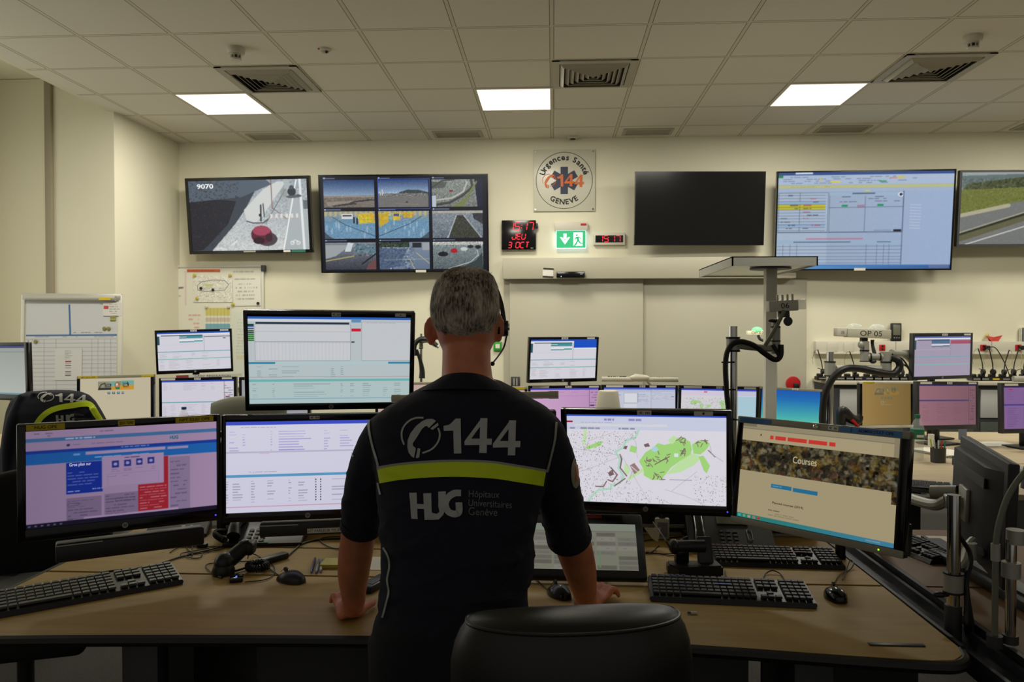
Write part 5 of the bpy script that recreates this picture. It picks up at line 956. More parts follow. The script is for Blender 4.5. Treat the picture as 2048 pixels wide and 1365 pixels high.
p=on(396,1090); solo(B().box((p.x,p.y,.7655),(.012,.04,.009),.003),'white_connector',WHITE,'small white plug lying in the cable tangle','connector')
# handset with coiled cord, hub, lit box
p=on(470,1118); t=thing('telephone_handset','black curved telephone handset standing propped up left of the man','handset',T(p.x,p.y,.7606))
q0,q1,q2,q3=at(447,1148,2.40),at(462,1118,2.42),at(488,1096,2.45),at(500,1090,2.46)
q0.z=max(q0.z,.79)
B().tube([q0+Vector((0,0,-.01)),q0+Vector((.002,0,.01)),q1,q2,q3],[.026,.03,.026,.023,.02],16).make('grip',M('handset_black',(30,30,30),.38),t,world=True)
m=B(); m.box((0,0,0),(.055,.05,.045),.014,Matrix.Translation(at(494,1095,2.46))@Matrix.Rotation(R(10),4,'Y'),3); m.make('earpiece',BLK,t,world=True)
B().lathe([(.034,0),(.036,.012),(.03,.03)],(q0.x,q0.y,.761),24).make('mouthpiece',M('handset_black',(30,30,30),.38),t,world=True)
c=on(503,1143); P_=[]
for i in range(420):
    a=i/420*2*PI*2.6; b_=i/420*2*PI*58; rr=.026+.0085*math.cos(b_)
    P_.append((c.x+.02+rr*math.cos(a)*1.1,c.y+rr*math.sin(a)*1.15,.772+.0085*math.sin(b_)+.004*(a/6.28)))
solo(B().tube(P_,.0019,6,0),'coiled_cord',CABLE,'tightly coiled black telephone cord in a ring left of the mouse','cord')
p=on(473,1162); t=thing('usb_control_box','small black box with a blue light, just in front of the coiled cord','control box',Matrix.Translation(p)@Matrix.Rotation(R(20),4,'Z'))
B().box((0,0,.007),(.04,.05,.014),.004).make('case',BLKG,t); B().cyl((0,-.004,.0141),(0,-.004,.0146),.003,n=12).make('blue_light',M('blue_led',(60,90,255),.5,emit=5),t)
v=on(545,1130)-on(430,1156); p=on(545,1124); yw=math.atan2(on(572,1112).y-on(500,1134).y,on(572,1112).x-on(500,1134).x)
t=thing('usb_hub','long flat black hub lying behind the coiled cord','hub',Matrix.Translation(p)@Matrix.Rotation(yw,4,'Z')); B().box((0,0,.01),(.115,.034,.02),.005).make('case',BLK,t); B().tube([(-.055,0,.01),(-.12,.0,.006),(-.2,.0,.006),(-.21,-.02,.005)],.004,8).make('lead',CABLE,t)
# desk telephone, left
def rot_at(p,yaw): return Matrix.Translation(p)@Matrix.Rotation(yaw,4,'Z')
p=on(530,1090); p.y-=.03; t=thing('desk_telephone','black desk telephone with round white keys and a green strip, under the left monitors','telephone',rot_at(p,R(8)))
B().prism([(0,.001),(0,.012),(.14,.055),(.16,.05),(.16,.001)],-.14,.14,M_=Matrix(((0,0,1,0),(1,0,0,0),(0,1,0,0),(0,0,0,1))),bev=.003).make('case',BLK,t)
tl=math.atan2(.043,.14)
Mt=Matrix.Rotation(tl,4,'X'); off=Matrix.Translation((0,0,.012))
for r in range(4):
    for k in range(3): B().cyl((-.055+k*.024,.02+r*.023,.0),(-.055+k*.024,.02+r*.023,.0035),.0085,n=16).make('round_key',M('key_white',(120,120,116),.5),t).matrix_basis=off@Mt
B().bx(-.075,.02,.002,.009,0,.0015).make('green_strip',M('green_strip',(20,120,80),.5),t).matrix_basis=off@Mt
B().tube([(-.105,.02,.035),(-.11,.06,.062),(-.11,.12,.07),(-.105,.15,.06)],[.024,.02,.02,.024],14).make('handset',BLK,t)
cc=[]
for i in range(240): u=i/240; b_=i/240*2*PI*34; cc.append((-.135-.05*math.sin(u*PI)+.009*math.cos(b_),.02+.12*u,.02+.012*math.sin(b_)+.012*math.sin(u*PI)))
B().tube(cc,.002,6,0).make('coiled_cord',CABLE,t)
p=on(350,1078); t=thing('telephone_set','dark grey telephone set half hidden under the left speaker bar','telephone',rot_at(p,R(15)))
B().prism([(0,.001),(0,.012),(.12,.05),(.14,.001)],-.11,.11,M_=Matrix(((0,0,1,0),(1,0,0,0),(0,1,0,0),(0,0,0,1))),bev=.003).make('case',M('dark_taupe',(50,48,44),.5),t); B().cyl((.02,.05,.03),(.02,.05,.034),.008,n=14).cyl((.05,.05,.03),(.05,.05,.034),.006,n=14).make('knob',LGREY,t)
# pens and note pad
for k,(a0,a1,c_,l) in enumerate((((622,1145),(630,1117),(40,40,110),'dark blue pen lying left of the others'),((632,1146),(638,1120),(150,160,180),'clear pen lying in the middle of three'),((641,1144),(644,1120),(190,190,184),'white pen lying next to the note pad'))):
    p0,p1=on(*a0,.766),on(*a1,.766); t=thing('ballpoint_pen',l,'pen',Matrix.Translation((p0+p1)/2-Vector((0,0,.0015)))@Matrix.Rotation(math.atan2((p1-p0).y,(p1-p0).x),4,'Z'),'three pens')
    L=(p1-p0).length/2; B().cyl((-L*.8,0,0),(L,0,0),.0043,n=12).make('barrel',M('pen_%d'%k,c_,.3),t); B().cyl((-L,0,0),(-L*.8,0,0),.0015,.0043,n=12).make('tip',M('pen_tip_blue',(30,40,130),.4),t); B().bx(L*.2,L*.95,-.001,.001,.004,.006).make('clip',M('pen_tip_blue',(30,40,130),.4),t)
p=on(668,1131); t=thing('sticky_note_pad','pale yellow note pad beside the man’s left forearm','note pad',rot_at(p,R(1))); B().box((0,0,.006),(.076,.076,.012)).make('pad',M('note_yellow',(214,206,130),.8),t); B().box((0,-.0385,.006),(.075,.0008,.011)).make('glue_edge',M('note_bright',(196,180,70),.8),t)
p=on(745,1128); solo(B().prism([(-.05,-.07),(.05,-.07),(.05,.07),(-.05,.07)],p.z,p.z+.0012,M_=T(p.x,p.y,0)),'paper_sheet',PAPER,'white sheet of paper between the man’s left arm and body','paper')
p=on(752,1175); t=thing('desk_handset','small dark telephone lying between the man’s left hand and his waist','telephone',rot_at(p,R(70))); B().box((0,0,.012),(.13,.05,.024),.008).make('body',BLK,t); B().box((-.02,0,.0245),(.05,.036,.001)).make('key_field',DGR,t)
# tilted touch panel behind the right arm
q=[(1042,1030),(1268,1035),(1298,1158),(1042,1152)]
p=on(1170,1156); pit=R(-52); W_=.385; H_=.25
t=thing('touch_panel','wide black-framed touch panel lying tilted behind the man’s right forearm','touch screen',Matrix.Translation((onz(1167,1158).x,onz(1167,1172).y,.783))@Matrix.Rotation(R(-1),4,'Z')@Matrix.Rotation(pit,4,'X'))
B().bx(-W_/2,W_/2,.0,.028,0.004,H_,.008).make('bezel',BLK,t)
c=Cv(180,110,(112,112,98)); c.rect(0,0,1,.16,(118,124,112)); c.rect(0,.16,1,.17,(84,84,74))
for r in range(8):
    for k in range(5):
        if random.random()<.8: g_=random.choice((88,96,104,120)); c.rect(.02+k*.2,.2+r*.1,.2+k*.2,.28+r*.1,(g_,g_-2,g_-10)); c.rows(.06+k*.2,.17+k*.2,.22+r*.1,.26+r*.1,1,(66,64,58),.5)
c.rect(.64,.6,.655,.95,(90,120,90)); c.rect(.2,.08,.25,.1,(80,120,90)); c.blur(1)
c.mesh('screen',W_-.05,H_-.075,t,y=0).location=(0,-.001,H_/2-.012+.004)
B().bx(-.09,.06,-.0015,0,H_-.022,H_-.008).make('red_label',M('faded_red',(150,50,44),.6),t)
mw=MW[t.name]; tp=mw@Vector((0,.028,H_*.8)); pass
B().box((tp.x,tp.y-.005,(.761+tp.z)/2),(.12,.02,tp.z-.763),.004).make('support',BLK,t,world=True)
# bottle, phone, dock, stick
p=on(1324,1079); t=thing('sanitizer_bottle','small white square bottle with dark cap behind the dock','bottle',rot_at(p,R(-8)))
B().box((0,0,.041),(.055,.032,.08),.008).make('body',M('bottle_white',(200,196,180),.4),t); B().cyl((0,0,.081),(0,0,.1),.013,n=18).make('cap',M('cap_navy',(20,22,46),.4),t); B().bx(-.016,.02,-.0168,-.016,.012,.066).make('label',M('label_grey',(130,122,130),.6),t)
p=on(1455,1100); p.y-=.045; t=thing('desk_telephone','large black desk telephone with keypad behind the rear right keyboard','telephone',rot_at(p,R(-4)))
B().prism([(0,.001),(0,.015),(.17,.095),(.19,.09),(.19,.001)],-.14,.16,M_=Matrix(((0,0,1,0),(1,0,0,0),(0,1,0,0),(0,0,0,1))),bev=.004).make('case',BLK,t)
tl=math.atan2(.08,.17); off=Matrix.Translation((0,0,.0155)); Mt=Matrix.Rotation(tl,4,'X')
for r in range(4):
    for k in range(3): B().box((-.02+k*.024,.03+r*.02,.0015),(.017,.013,.003),.001,seg=1).make('key',KEYC,t).matrix_basis=off@Mt
l=B()
for r in range(4):
    for k in range(3): l.box((-.02+k*.024,.031+r*.02,.0032),(.004,.005,.0004))
l.make('key_legends',M('legend_grey',(120,122,120),.6),t).matrix_basis=off@Mt
B().bx(-.03,.08,.13,.175,0,.004).make('display',M('lcd_grey',(110,112,96),.3),t).matrix_basis=off@Mt; B().tube([(.07,.05,.002),(.07,.1,.002),(.085,.1,.002),(.085,.05,.002),(.07,.05,.002)],.0012,6,2).make('metal_ring',LGREY,t).matrix_basis=off@Mt
B().tube([(-.1,.015,.03),(-.1,.05,.058),(-.1,.12,.094),(-.1,.175,.112)],[.026,.021,.021,.026],14).make('handset',BLKG,t); B().bx(-.108,-.09,.12,.15,.055,.057).make('blue_label',M('blue_mark',(50,90,170),.5),t).matrix_basis=Matrix.Translation((0,0,.062))
cc=[]
for i in range(260): u=i/260; b_=i/260*2*PI*36; cc.append((-.15-.02*math.sin(u*PI*2)+.008*math.cos(b_),-.02+.15*u,.016+.009*math.sin(b_)+.02*u))
B().tube(cc,.002,6,0).make('coiled_cord',CABLE,t)
p=on(1388,1150); t=thing('headset_dock','black angular headset charging dock in front of the rear right keyboard','dock',rot_at(p,R(6)))
B().prism([(-.085,0),(-.06,-.045),(.085,-.03),(.085,.03),(-.08,.04)],.0,.035,bev=.005).make('base',BLK,t); B().box((-.035,.02,.06),(.045,.03,.06),.008).make('cradle_post',BLKG,t); B().cyl((-.06,.02,.085),(.04,.02,.085),.02,n=20).ell((-.06,.02,.085),(.018,.024,.024)).make('earpiece',BLK,t)
B().box((.042,.0,.075),(.05,.02,.085),.006,Matrix.Rotation(R(-22),4,'X')).make('handset_unit',DGR,t)
p0,p1=on(1378,1228),on(1393,1231); t=thing('usb_stick','tiny white and dark stick lying on the desk behind the chair','usb stick',Matrix.Translation((p0+p1)/2)); B().box((.003,0,.004),(.018,.009,.007),.002).make('body',WHITE,t); B().box((-.01,0,.004),(.009,.007,.004)).make('plug',DGR,t)
p=at(1305,1040,2.78); solo(B().prism([(-.03,0.03),(.03,.03),(.02,-.02),(-.0,-.01)],0,.001,M_=T(p.x,2.78,.8)@FRONT),'paper_corner',PAPER,'white paper corner showing below the map monitor','paper')
# ================================================================ THINGS ON THE BACK DESKS
Y=4.5; p=on(1834,921); s=p.y/1540
t=thing('water_bottle','clear plastic water bottle with green cap and green label on the back right desk','bottle',T(*p))
PET=M('clear_pet',(225,232,230),.06,trans=1); hgt=(at(1834,831,p.y).z-.76)
B().lathe([(.028,0),(.037,.01),(.038,.05),(.034,.07),(.037,.09),(.034,.11),(.038,.125),(.038,.19),(.034,.205),(.02,.235),(.0135,.245),(.0135,.258)],n=32).make('body',M('clear_pet_thin',(222,228,226),.06,alpha=.24),t)
B().lathe([(.0386,.128),(.0388,.13),(.0388,.185),(.0386,.187)],n=32).make('label',M('label_green',(30,110,84),.5),t); B().cyl((0,0,.252),(0,0,.272),.0155,n=24).make('cap',M('cap_green',(20,110,70),.4),t)
B().bx(-.02,.02,-.0396,-.0386,.14,.155).make('label_writing',STICK,t)
p=at(368,832,5.0); p.z=.76; t=thing('water_bottle','clear bottle with blue cap, only its top showing over the front left monitor','bottle',T(p.x,5.0,.761)); zt_=at(368,815,5.0).z-.76
B().lathe([(.03,0),(.038,.01),(.038,zt_-.09),(.034,zt_-.06),(.018,zt_-.025),(.0135,zt_-.02),(.0135,zt_-.01)],n=28).make('body',M('clear_pet_thin',(222,228,226),.06,alpha=.24),t); B().cyl((0,0,zt_-.016),(0,0,zt_),.016,n=20).make('cap',M('cap_blue',(20,60,110),.4),t)
p=on(1876,925); t=thing('pen_cup','grey pen cup full of markers beyond the dark monitors','pen cup',T(*p)); B().lathe([(.04,0),(.042,.085),(.038,.085),(.036,.01)],n=24).make('cup',DGR,t)
for k,(cx,c_) in enumerate(((-.025,(190,200,60)),(-.012,(210,210,200)),(.004,(220,220,214)),(.016,(200,60,40)),(.028,(40,130,110)))):
    solo(B().cyl((p.x+cx,p.y,p.z+.012),(p.x+cx*1.6,p.y+.01,p.z+.135-.004*k),.0045,n=10),'marker_pen',M('marker_%d'%k,c_,.5),('yellow-green marker standing in the grey pen cup','left white marker in the grey pen cup','right white marker in the grey pen cup','red marker standing in the grey pen cup','teal marker standing in the grey pen cup')[k],'marker','markers in the grey cup')
def stackpaper(p,n,label,w_=.21,d_=.3,yaw=0): 
    b=B()
    for k in range(n): b.box((0,0,0),(w_,d_,.0015),0,Matrix.Translation((p.x+random.uniform(-.01,.01),p.y,p.z+.001+k*.0025))@Matrix.Rotation(yaw+random.uniform(-.12,.12),4,'Z'))
    solo(b,'paper_stack',PAPER,label,'paper')
stackpaper(on(1886,908),7,'loose stack of papers right of the green-capped bottle',yaw=.4); stackpaper(on(1985,890),2,'sheets of paper under the right rear monitors',.3,.21)
p=on(1862,900); solo(B().cyl(p,p+Vector((0,0,.1)),.019,n=20),'white_tube',WHITE,'short white tube standing right of the green-capped bottle','container')
p=on(1925,880); solo(B().box((p.x,p.y,p.z+.13),(.045,.03,.26),.003),'grey_stand',M('blue_grey',(120,130,150),.5),'blue-grey upright stand behind the dark monitors','stand')
keyboard('pale-legend keyboard on the back right desk beyond the gold-tinted screen side',on(1905,992),on(1822,985),.16,BLK,KEYG)
keyboard('dark keyboard beyond the front right monitor on the side desk',Vector((1.255,2.62,.7606)),Vector((1.148,3.0,.7606)),.13,BLK,KEYC)
stackpaper(Vector((1.44,2.9,.7606)),2,'sheet of paper on the side desk behind the dark monitors',.2,.14)
p=on(1880,1010); solo(B().box((2.05,3.9,.7625),(.26,.18,.004),.001),'blue_folder',M('folder_blue',(120,150,200),.5),'pale blue folder on the front of the back right desk','folder')
p=on(1990,950); t=thing('desk_tray','pale flat tray with dark pads on the back right desk','tray',T(2.75,4.3,.7606)); B().bx(-.2,.2,-.12,.12,0,.02,.004).make('tray_base',LGREY,t); B().bx(-.16,-.02,-.08,.08,.02,.024).make('dark_pad',DGR,t); B().bx(.02,.16,-.08,.08,.02,.024).make('dark_pad',DGR,t)
# ================================================================ THE MAN
def remesh(b,vox,smooth=3,name='tmp'):
    bmesh.ops.recalc_face_normals(b.bm,faces=b.bm.faces[:]); me=bpy.data.meshes.new(name); b.bm.to_mesh(me); b.bm.free()
    o=bpy.data.objects.new(name,me); COL.objects.link(o)
    r=o.modifiers.new('r','REMESH'); r.mode='VOXEL'; r.voxel_size=vox; r.use_smooth_shade=True
    if smooth: s=o.modifiers.new('s','SMOOTH'); s.iterations=smooth; s.factor=.6
    dg=bpy.context.evaluated_depsgraph_get(); out=bpy.data.meshes.new_from_object(o.evaluated_get(dg)); bpy.data.objects.remove(o); bpy.data.meshes.remove(me)
    out.polygons.foreach_set('use_smooth',[True]*len(out.polygons)); return out
def add_part(me,name,mat,parent):
    me.transform(MW[parent.name].inverted()); return link(name,me,mat,parent)
def sring(b,c,rx,ry,n=44,e=2.3,ryb=None):
    vs=[]
    for i in range(n):
        a=2*PI*i/n; ca,sa=math.cos(a),math.sin(a); rr=ry if sa>0 else (ryb or ry)
        vs.append(b.bm.verts.new((c[0]+rx*abs(ca)**(2/e)*math.copysign(1,ca),c[1]+rr*abs(sa)**(2/e)*math.copysign(1,sa),c[2])))
    return vs
TOR=[(762,868,1002,1.832,.066),(768,857,1012,1.83,.076),(776,842,1030,1.825,.088),(798,803,1066,1.815,.104),(815,772,1096,1.81,.112),(835,748,1117,1.805,.116),(862,742,1120,1.80,.12),(905,748,1106,1.79,.122),(960,755,1093,1.78,.125),(1020,760,1079,1.765,.124),(1080,764,1066,1.745,.119),(1125,763,1069,1.73,.116),(1152,765,1063,1.72,.113),(1168,764,1056,1.713,.112),(1200,761,1056,1.705,.114),(1242,756,1060,1.695,.121)]
def torso(b,k=1.0,rows=TOR,inset=0,wave=0):
    rings=[]
    for j,(py,l,r,Y,ry) in enumerate(rows):
        a,c=at(l,py,Y),at(r,py,Y); rings.append(sring(b,((a.x+c.x)/2,Y,a.z),(c.x-a.x)/2-inset,ry-inset,e=2.35))
    b.skin(rings); return b
t=thing('person','grey-haired man in navy 144 polo shirt, seen from behind, leaning on the desk','person',T(-.22,1.72,0))
HX=at(933,640,1.87).x; HT=at(933,540,1.86).z; HY_=1.87
HEAD=[(.0,.022,.02,.03),(.008,.042,.045,.052),(.022,.058,.064,.07),(.042,.069,.078,.086),(.066,.0755,.086,.096),(.092,.079,.092,.101),(.118,.079,.094,.100),(.142,.076,.094,.092),(.165,.071,.094,.078),(.185,.064,.093,.062),(.205,.055,.09,.045),(.222,.044,.085,.025),(.234,.028,.07,.0)]
def head(b,f):
    rings=[]
    for dz,rx,rf,rb in HEAD:
        vs=[]; n=56
        for i in range(n):
            a=2*PI*i/n; ca,sa=math.cos(a),math.sin(a); o=f(dz,a); ry=rf if sa>0 else rb
            vs.append(b.bm.verts.new((HX+(rx*1.055+o)*abs(ca)**.93*math.copysign(1,ca),HY_+(ry+o)*sa,HT-dz+(o*(1 if dz<.03 else 0)))))
        rings.append(vs)
    b.skin(rings); return b
b=B(); head(b,lambda dz,a:-.004)
# face: brow, eyes sockets, nose, lips, chin, ears
zf=lambda d:HT-d
b.ell((HX,HY_+.087,zf(.103)),(.044,.010,.010)).ell((HX,HY_+.102,zf(.145)),(.016,.022,.014)).tube([(HX,HY_+.09,zf(.105)),(HX,HY_+.1,zf(.125)),(HX,HY_+.112,zf(.143))],[.009,.01,.013],10).ell((HX,HY_+.093,zf(.176)),(.024,.011,.006)).ell((HX,HY_+.092,zf(.186)),(.021,.011,.006)).ell((HX,HY_+.08,zf(.218)),(.025,.018,.016))
for s in (-1,1): b.ell((HX+s*.05,HY_+.065,zf(.14)),(.02,.02,.018))
eL,eR=at(863,661,1.875),at(996,655,1.875)
for s,e in ((-1,eL),(1,eR)):
    Me=Matrix.Translation(e)@Matrix.Rotation(s*R(-6),4,'Y')@Matrix.Rotation(s*R(28),4,'Z')
    b.ell((0,0,0),(.0065,.017,.034),Me); b.ell((s*-.006,.012,-.0),(.010,.012,.022),Me); b.ell((0,.004,-.028),(.008,.012,.01),Me); b.tube([Me@Vector((s*.004,-.012,-.02)),Me@Vector((s*.006,-.018,.0)),Me@Vector((s*.005,-.01,.024)),Me@Vector((s*.002,.006,.03))],.0055,8)
b.tube([at(934,790,1.82),at(934,755,1.835),at(933,725,1.845),at(933,690,1.86),at(933,660,1.87)],[.066,.061,.0585,.0585,.06],28)
torso(b,inset=.011)
hipL,hipR=-.315,-.125
HP=[(1205,764,1054,1.70,.105),(1240,758,1058,1.695,.112),(1290,752,1068,1.69,.122),(1340,752,1072,1.685,.12)]
torso(b,rows=HP,inset=.008)
AL=[((778,862,1.80),.052),((748,930,1.815),.05),((728,1000,1.85),.045),((718,1062,1.89),.0425),((711,1110,1.925),.0435),((707,1150,1.96),.0405),((707,1185,2.005),.0335),((708,1206,2.03),.030)]
AR=[((1082,862,1.80),.052),((1104,930,1.82),.05),((1120,1000,1.865),.047),((1138,1060,1.92),.046),((1149,1100,1.96),.0465),((1160,1140,2.01),.043),((1167,1172,2.07),.036),((1170,1190,2.105),.0315)]
def arm(b,A,grow=0,n0=0,n1=None):
    A=A[n0:n1]; return b.tube([at(*p) for p,_ in A],[r+grow for _,r in A],22,6)
arm(b,AL); arm(b,AR)
def hand(b,wrist,heel,dirv,side):
    # side: +1 thumb towards +x ; palm resting on the desk, weight on the heel, fingers half curled
    d=Vector((dirv[0],dirv[1],0)).normalized(); n=Vector((d.y,-d.x,0))*side   # n points to the thumb side
    H=Vector((heel[0],heel[1],.76)); up=Vector((0,0,1))
    P=lambda f,s,z: H+d*f+n*s+up*z
    b.tube([wrist,wrist.lerp(P(.015,0,.035),.5),P(.015,0,.033),P(.05,0,.030)],[.030,.029,.030,.026],18)
    b.ell((0,0,0),(.040,.052,.0165),Matrix.Translation(P(.045,0,.024))@Matrix.Rotation(math.atan2(d.y,d.x)-PI/2,4,'Z'))
    b.ell((0,0,0),(.017,.032,.018),Matrix.Translation(P(.022,.024,.019))@Matrix.Rotation(math.atan2(d.y,d.x)-PI/2-side*.5,4,'Z')); b.ell((0,0,0),(.014,.03,.016),Matrix.Translation(P(.022,-.026,.017))@Matrix.Rotation(math.atan2(d.y,d.x)-PI/2,4,'Z'))
    for s,L,sp in ((.029,.070,.10),(.010,.078,.03),(-.010,.072,-.05),(-.029,.056,-.14)):
        k0=P(.085,s,.027); a=d*math.cos(sp)+n*math.sin(sp)
        p1=k0+a*L*.42+up*.012; p2=p1+a*L*.32-up*.014; p3=p2+a*L*.16-up*.013
        p3.z=max(p3.z,.768); b.tube([P(.055,s*.9,.024),k0,p1,p2,p3],[.0095,.0098,.0090,.0083,.0068],12,5); b.ell(tuple(p3),(.0068,.0068,.0068))
        b.ell(tuple(k0+up*.001),(.0105,.0105,.009))
    tb=P(.018,.024,.02); q1=P(.048,.052,.020); q2=P(.068,.068,.0175); q3=P(.086,.074,.0135)
    b.tube([tb,q1,q2,q3],[.0145,.0115,.0105,.0082],12,5); b.ell(tuple(q3),(.0083,.0083,.0078))
hand(b,at(708,1206,2.03),(at(705,1238,2.035).x,2.035),(-.42,.9),1)
hand(b,at(1170,1190,2.105),(at(1168,1208,2.14).x,2.14),(.55,.84),-1)
for x,s in ((hipL,-1),(hipR,1)): b.tube([(x,1.69,.86),(x-.0,1.70,.66),(x+s*.005,1.73,.47),(x+s*.01,1.70,.28),(x+s*.012,1.67,.09)],[.085,.078,.055,.05,.038],20); b.ell((x+s*.015,1.71,.045),(.04,.11,.038))
body=add_part(remesh(b,.0052,2),'body',SKIN,t)
# eyes
for s in (-1,1):
    e=B().ell((HX+s*.032,HY_+.076,zf(.12)),(.0125,.0125,.0105)).make('eye',M('eye_white',(225,222,215),.2),t,world=True)
    B().ell((HX+s*.032,HY_+.0868,zf(.12)),(.0055,.0032,.0055)).make('iris',M('iris_brown',(60,45,35),.2),e).matrix_basis=MW[t.name].inverted() if False else Matrix()
    B()
for o in list(t.children):
    for c in o.children:
        if c.name.startswith('iris'): c.data.transform(MW[t.name].inverted())
# hair
def hm(dz,a):
    th=abs(((a+PI/2+PI)%(2*PI))-PI)      # 0 at the back, PI at the face
    line=.176+.006*math.sin(th*23)+.004*math.sin(a*41)-.012*min(th,1)
    if th>.9: line=.178-(th-.9)*.10
    if th>1.25: line=.143-(th-1.25)*.30 if th<1.55 else .06
    if th>1.9: line=.052
    k=min(1,max(0,(line-dz)/.034)); return -.012+.0185*k*k*(3-2*k)+ (.001*math.sin(9*a+dz*200))
b=B(); head(b,hm); hair=remesh(b,.004,2)
HM=bpy.data.materials.new('salt_and_pepper_hair'); HM.use_nodes=True; nt=HM.node_tree; N=nt.nodes; bs=N['Principled BSDF']; bs.inputs['Roughness'].default_value=.7; bs.inputs['Specular IOR Level'].default_value=.25
tc=N.new('ShaderNodeTexCoord'); mp=N.new('ShaderNodeMapping'); mp.inputs['Scale'].default_value=(1,1,.22); nt.links.new(tc.outputs['Object'],mp.inputs[0]); n1=N.new('ShaderNodeTexNoise'); n1.inputs['Scale'].default_value=230; n1.inputs['Detail'].default_value=6; nt.links.new(mp.outputs[0],n1.inputs['Vector'])
n2=N.new('ShaderNodeTexNoise'); n2.inputs['Scale'].default_value=22; nt.links.new(tc.outputs['Object'],n2.inputs['Vector']); ad=N.new('ShaderNodeMath'); ad.operation='ADD'; nt.links.new(n1.outputs['Fac'],ad.inputs[0]); nt.links.new(n2.outputs['Fac'],ad.inputs[1])
rp=N.new('ShaderNodeValToRGB'); rp.color_ramp.elements[0].position=.78; rp.color_ramp.elements[0].color=(*L3((70,56,44)),1); rp.color_ramp.elements[1].position=1.25; rp.color_ramp.elements[1].color=(*L3((206,194,176)),1); ml=N.new('ShaderNodeMath'); ml.operation='MULTIPLY'; ml.inputs[1].default_value=.8; nt.links.new(ad.outputs[0],ml.inputs[0])
rp.color_ramp.elements[0].position=.62; rp.color_ramp.elements[1].position=1.0; nt.links.new(ml.outputs[0],rp.inputs[0]); nt.links.new(rp.outputs[0],bs.inputs['Base Color'])
bp=N.new('ShaderNodeBump'); bp.inputs['Strength'].default_value=.7; bp.inputs['Distance'].default_value=.004; nt.links.new(n1.outputs['Fac'],bp.inputs['Height']); nt.links.new(bp.outputs[0],bs.inputs['Normal'])
# short strands standing off the scalp
bmh=bmesh.new(); bmh.from_mesh(hair); fs=[f for f in bmh.faces]; 
zc=lambda p:(HT-p.z)
cand=[(f.calc_center_median(),f.normal.copy()) for f in fs]; random.shuffle(cand); cnt=0
for c,n in cand:
    if cnt>9000: break
    a=math.atan2(c.y-HY_,c.x-HX)
    if hm(HT-c.z,a)<.0045: continue
    d=(n*.65+Vector((0,0,-.75))+Vector((random.gauss(0,.2),random.gauss(0,.2),random.gauss(0,.2)))).normalized()*random.uniform(.006,.011); s=d.cross(n); 
    if s.length<1e-6: continue
    s=s.normalized()*.00035; v=[bmh.verts.new(c-s-n*.001),bmh.verts.new(c+s-n*.001),bmh.verts.new(c+d)]; bmh.faces.new(v); cnt+=1
bmh.to_mesh(hair); bmh.free(); hair.polygons.foreach_set('use_smooth',[True]*len(hair.polygons))
add_part(hair,'hair',HM,t)
# shirt
b=torso(B(),inset=0)
SL=[((782,864,1.80),.058),((748,925,1.815),.0565),((731,985,1.845),.052),((725,1035,1.875),.050),((722,1056,1.888),.0485)]
SRr=[((1078,862,1.80),.058),((1102,925,1.82),.057),((1118,990,1.86),.0555),((1130,1045,1.91),.0555),((1139,1077,1.942),.054)]
arm(b,SL); arm(b,SRr)
# soft folds at the waist and armpits
for P_,r_ in (([(770,1100),(800,1125),(850,1135)],.010),([(1066,1085),(1030,1120),(985,1130)],.010),([(772,1180),(830,1200),(900,1205)],.009),([(1054,1175),(1000,1198),(930,1206)],.009),([(765,1010),(790,1050),(830,1070)],.008),([(1078,1005),(1050,1050),(1010,1075)],.008)):
    pts=[]
    for (px_,py_) in P_:
        for (py0,l0,r0,Y0,ry0),(py1,l1,r1,Y1,ry1) in zip(TOR,TOR[1:]):
            if py0<=py_<=py1:
                u=(py_-py0)/(py1-py0); l_,r__,Y_,ry_=l0+(l1-l0)*u,r0+(r1-r0)*u,Y0+(Y1-Y0)*u,ry0+(ry1-ry0)*u; q=abs((px_-(l_+r__)/2)/((r__-l_)/2)); q=min(q,.985)
                yy=Y_-ry_*(1-q**2.35)**(1/2.35); pts.append(at(px_,py_,yy+.006))
    if len(pts)==3: b.tube(pts,[.004,r_,.004],10,6)
shirt=remesh(b,.006,4)
from mathutils import noise as NZ
for v in shirt.vertices:
    c=v.co; low=min(1,max(0,(1.24-c.z)/.2)); q=Vector((c.x*7+c.z*5,c.y*7,c.z*16-c.x*6)); f=NZ.noise(q)+.5*NZ.noise(q*2.1); ridge=(1-abs(f))**3
    v.co=c+v.normal*max(-.0006,.0022*NZ.noise(c*9)+(.002+.006*low)*(ridge-.42))
shirt.update()
bmv=bmesh.new(); bmv.from_mesh(shirt); SB=BVHTree.FromBMesh(bmv); bmv.free()
add_part(shirt,'polo_shirt',NAVY,t)
b=B()
cr=[(778,838,1030,1.822,.095),(770,848,1020,1.826,.089),(757,860,1008,1.832,.079),(747,869,998,1.838,.071),(741,876,990,1.840,.067),(741,881,985,1.840,.0625),(753,882,986,1.838,.063),(770,874,996,1.83,.07)]
rings=[]
for py,l,r,Y,ry in cr: a_,c_=at(l,py,Y),at(r,py,Y); rings.append(sring(b,((a_.x+c_.x)/2,Y,a_.z),(c_.x-a_.x)/2,ry,e=2.1))
b.skin(rings,caps=False); rr=[rings[-1],rings[0]]; b.skin(rr,caps=False)
for v in b.bm.verts: v.co.z-=(v.co.y-1.77)*(.16+.3*min(1,max(0,(v.co.z-1.40)/.045)))
b.make('collar',NAVY,t,world=True,ang=2)
b=B()
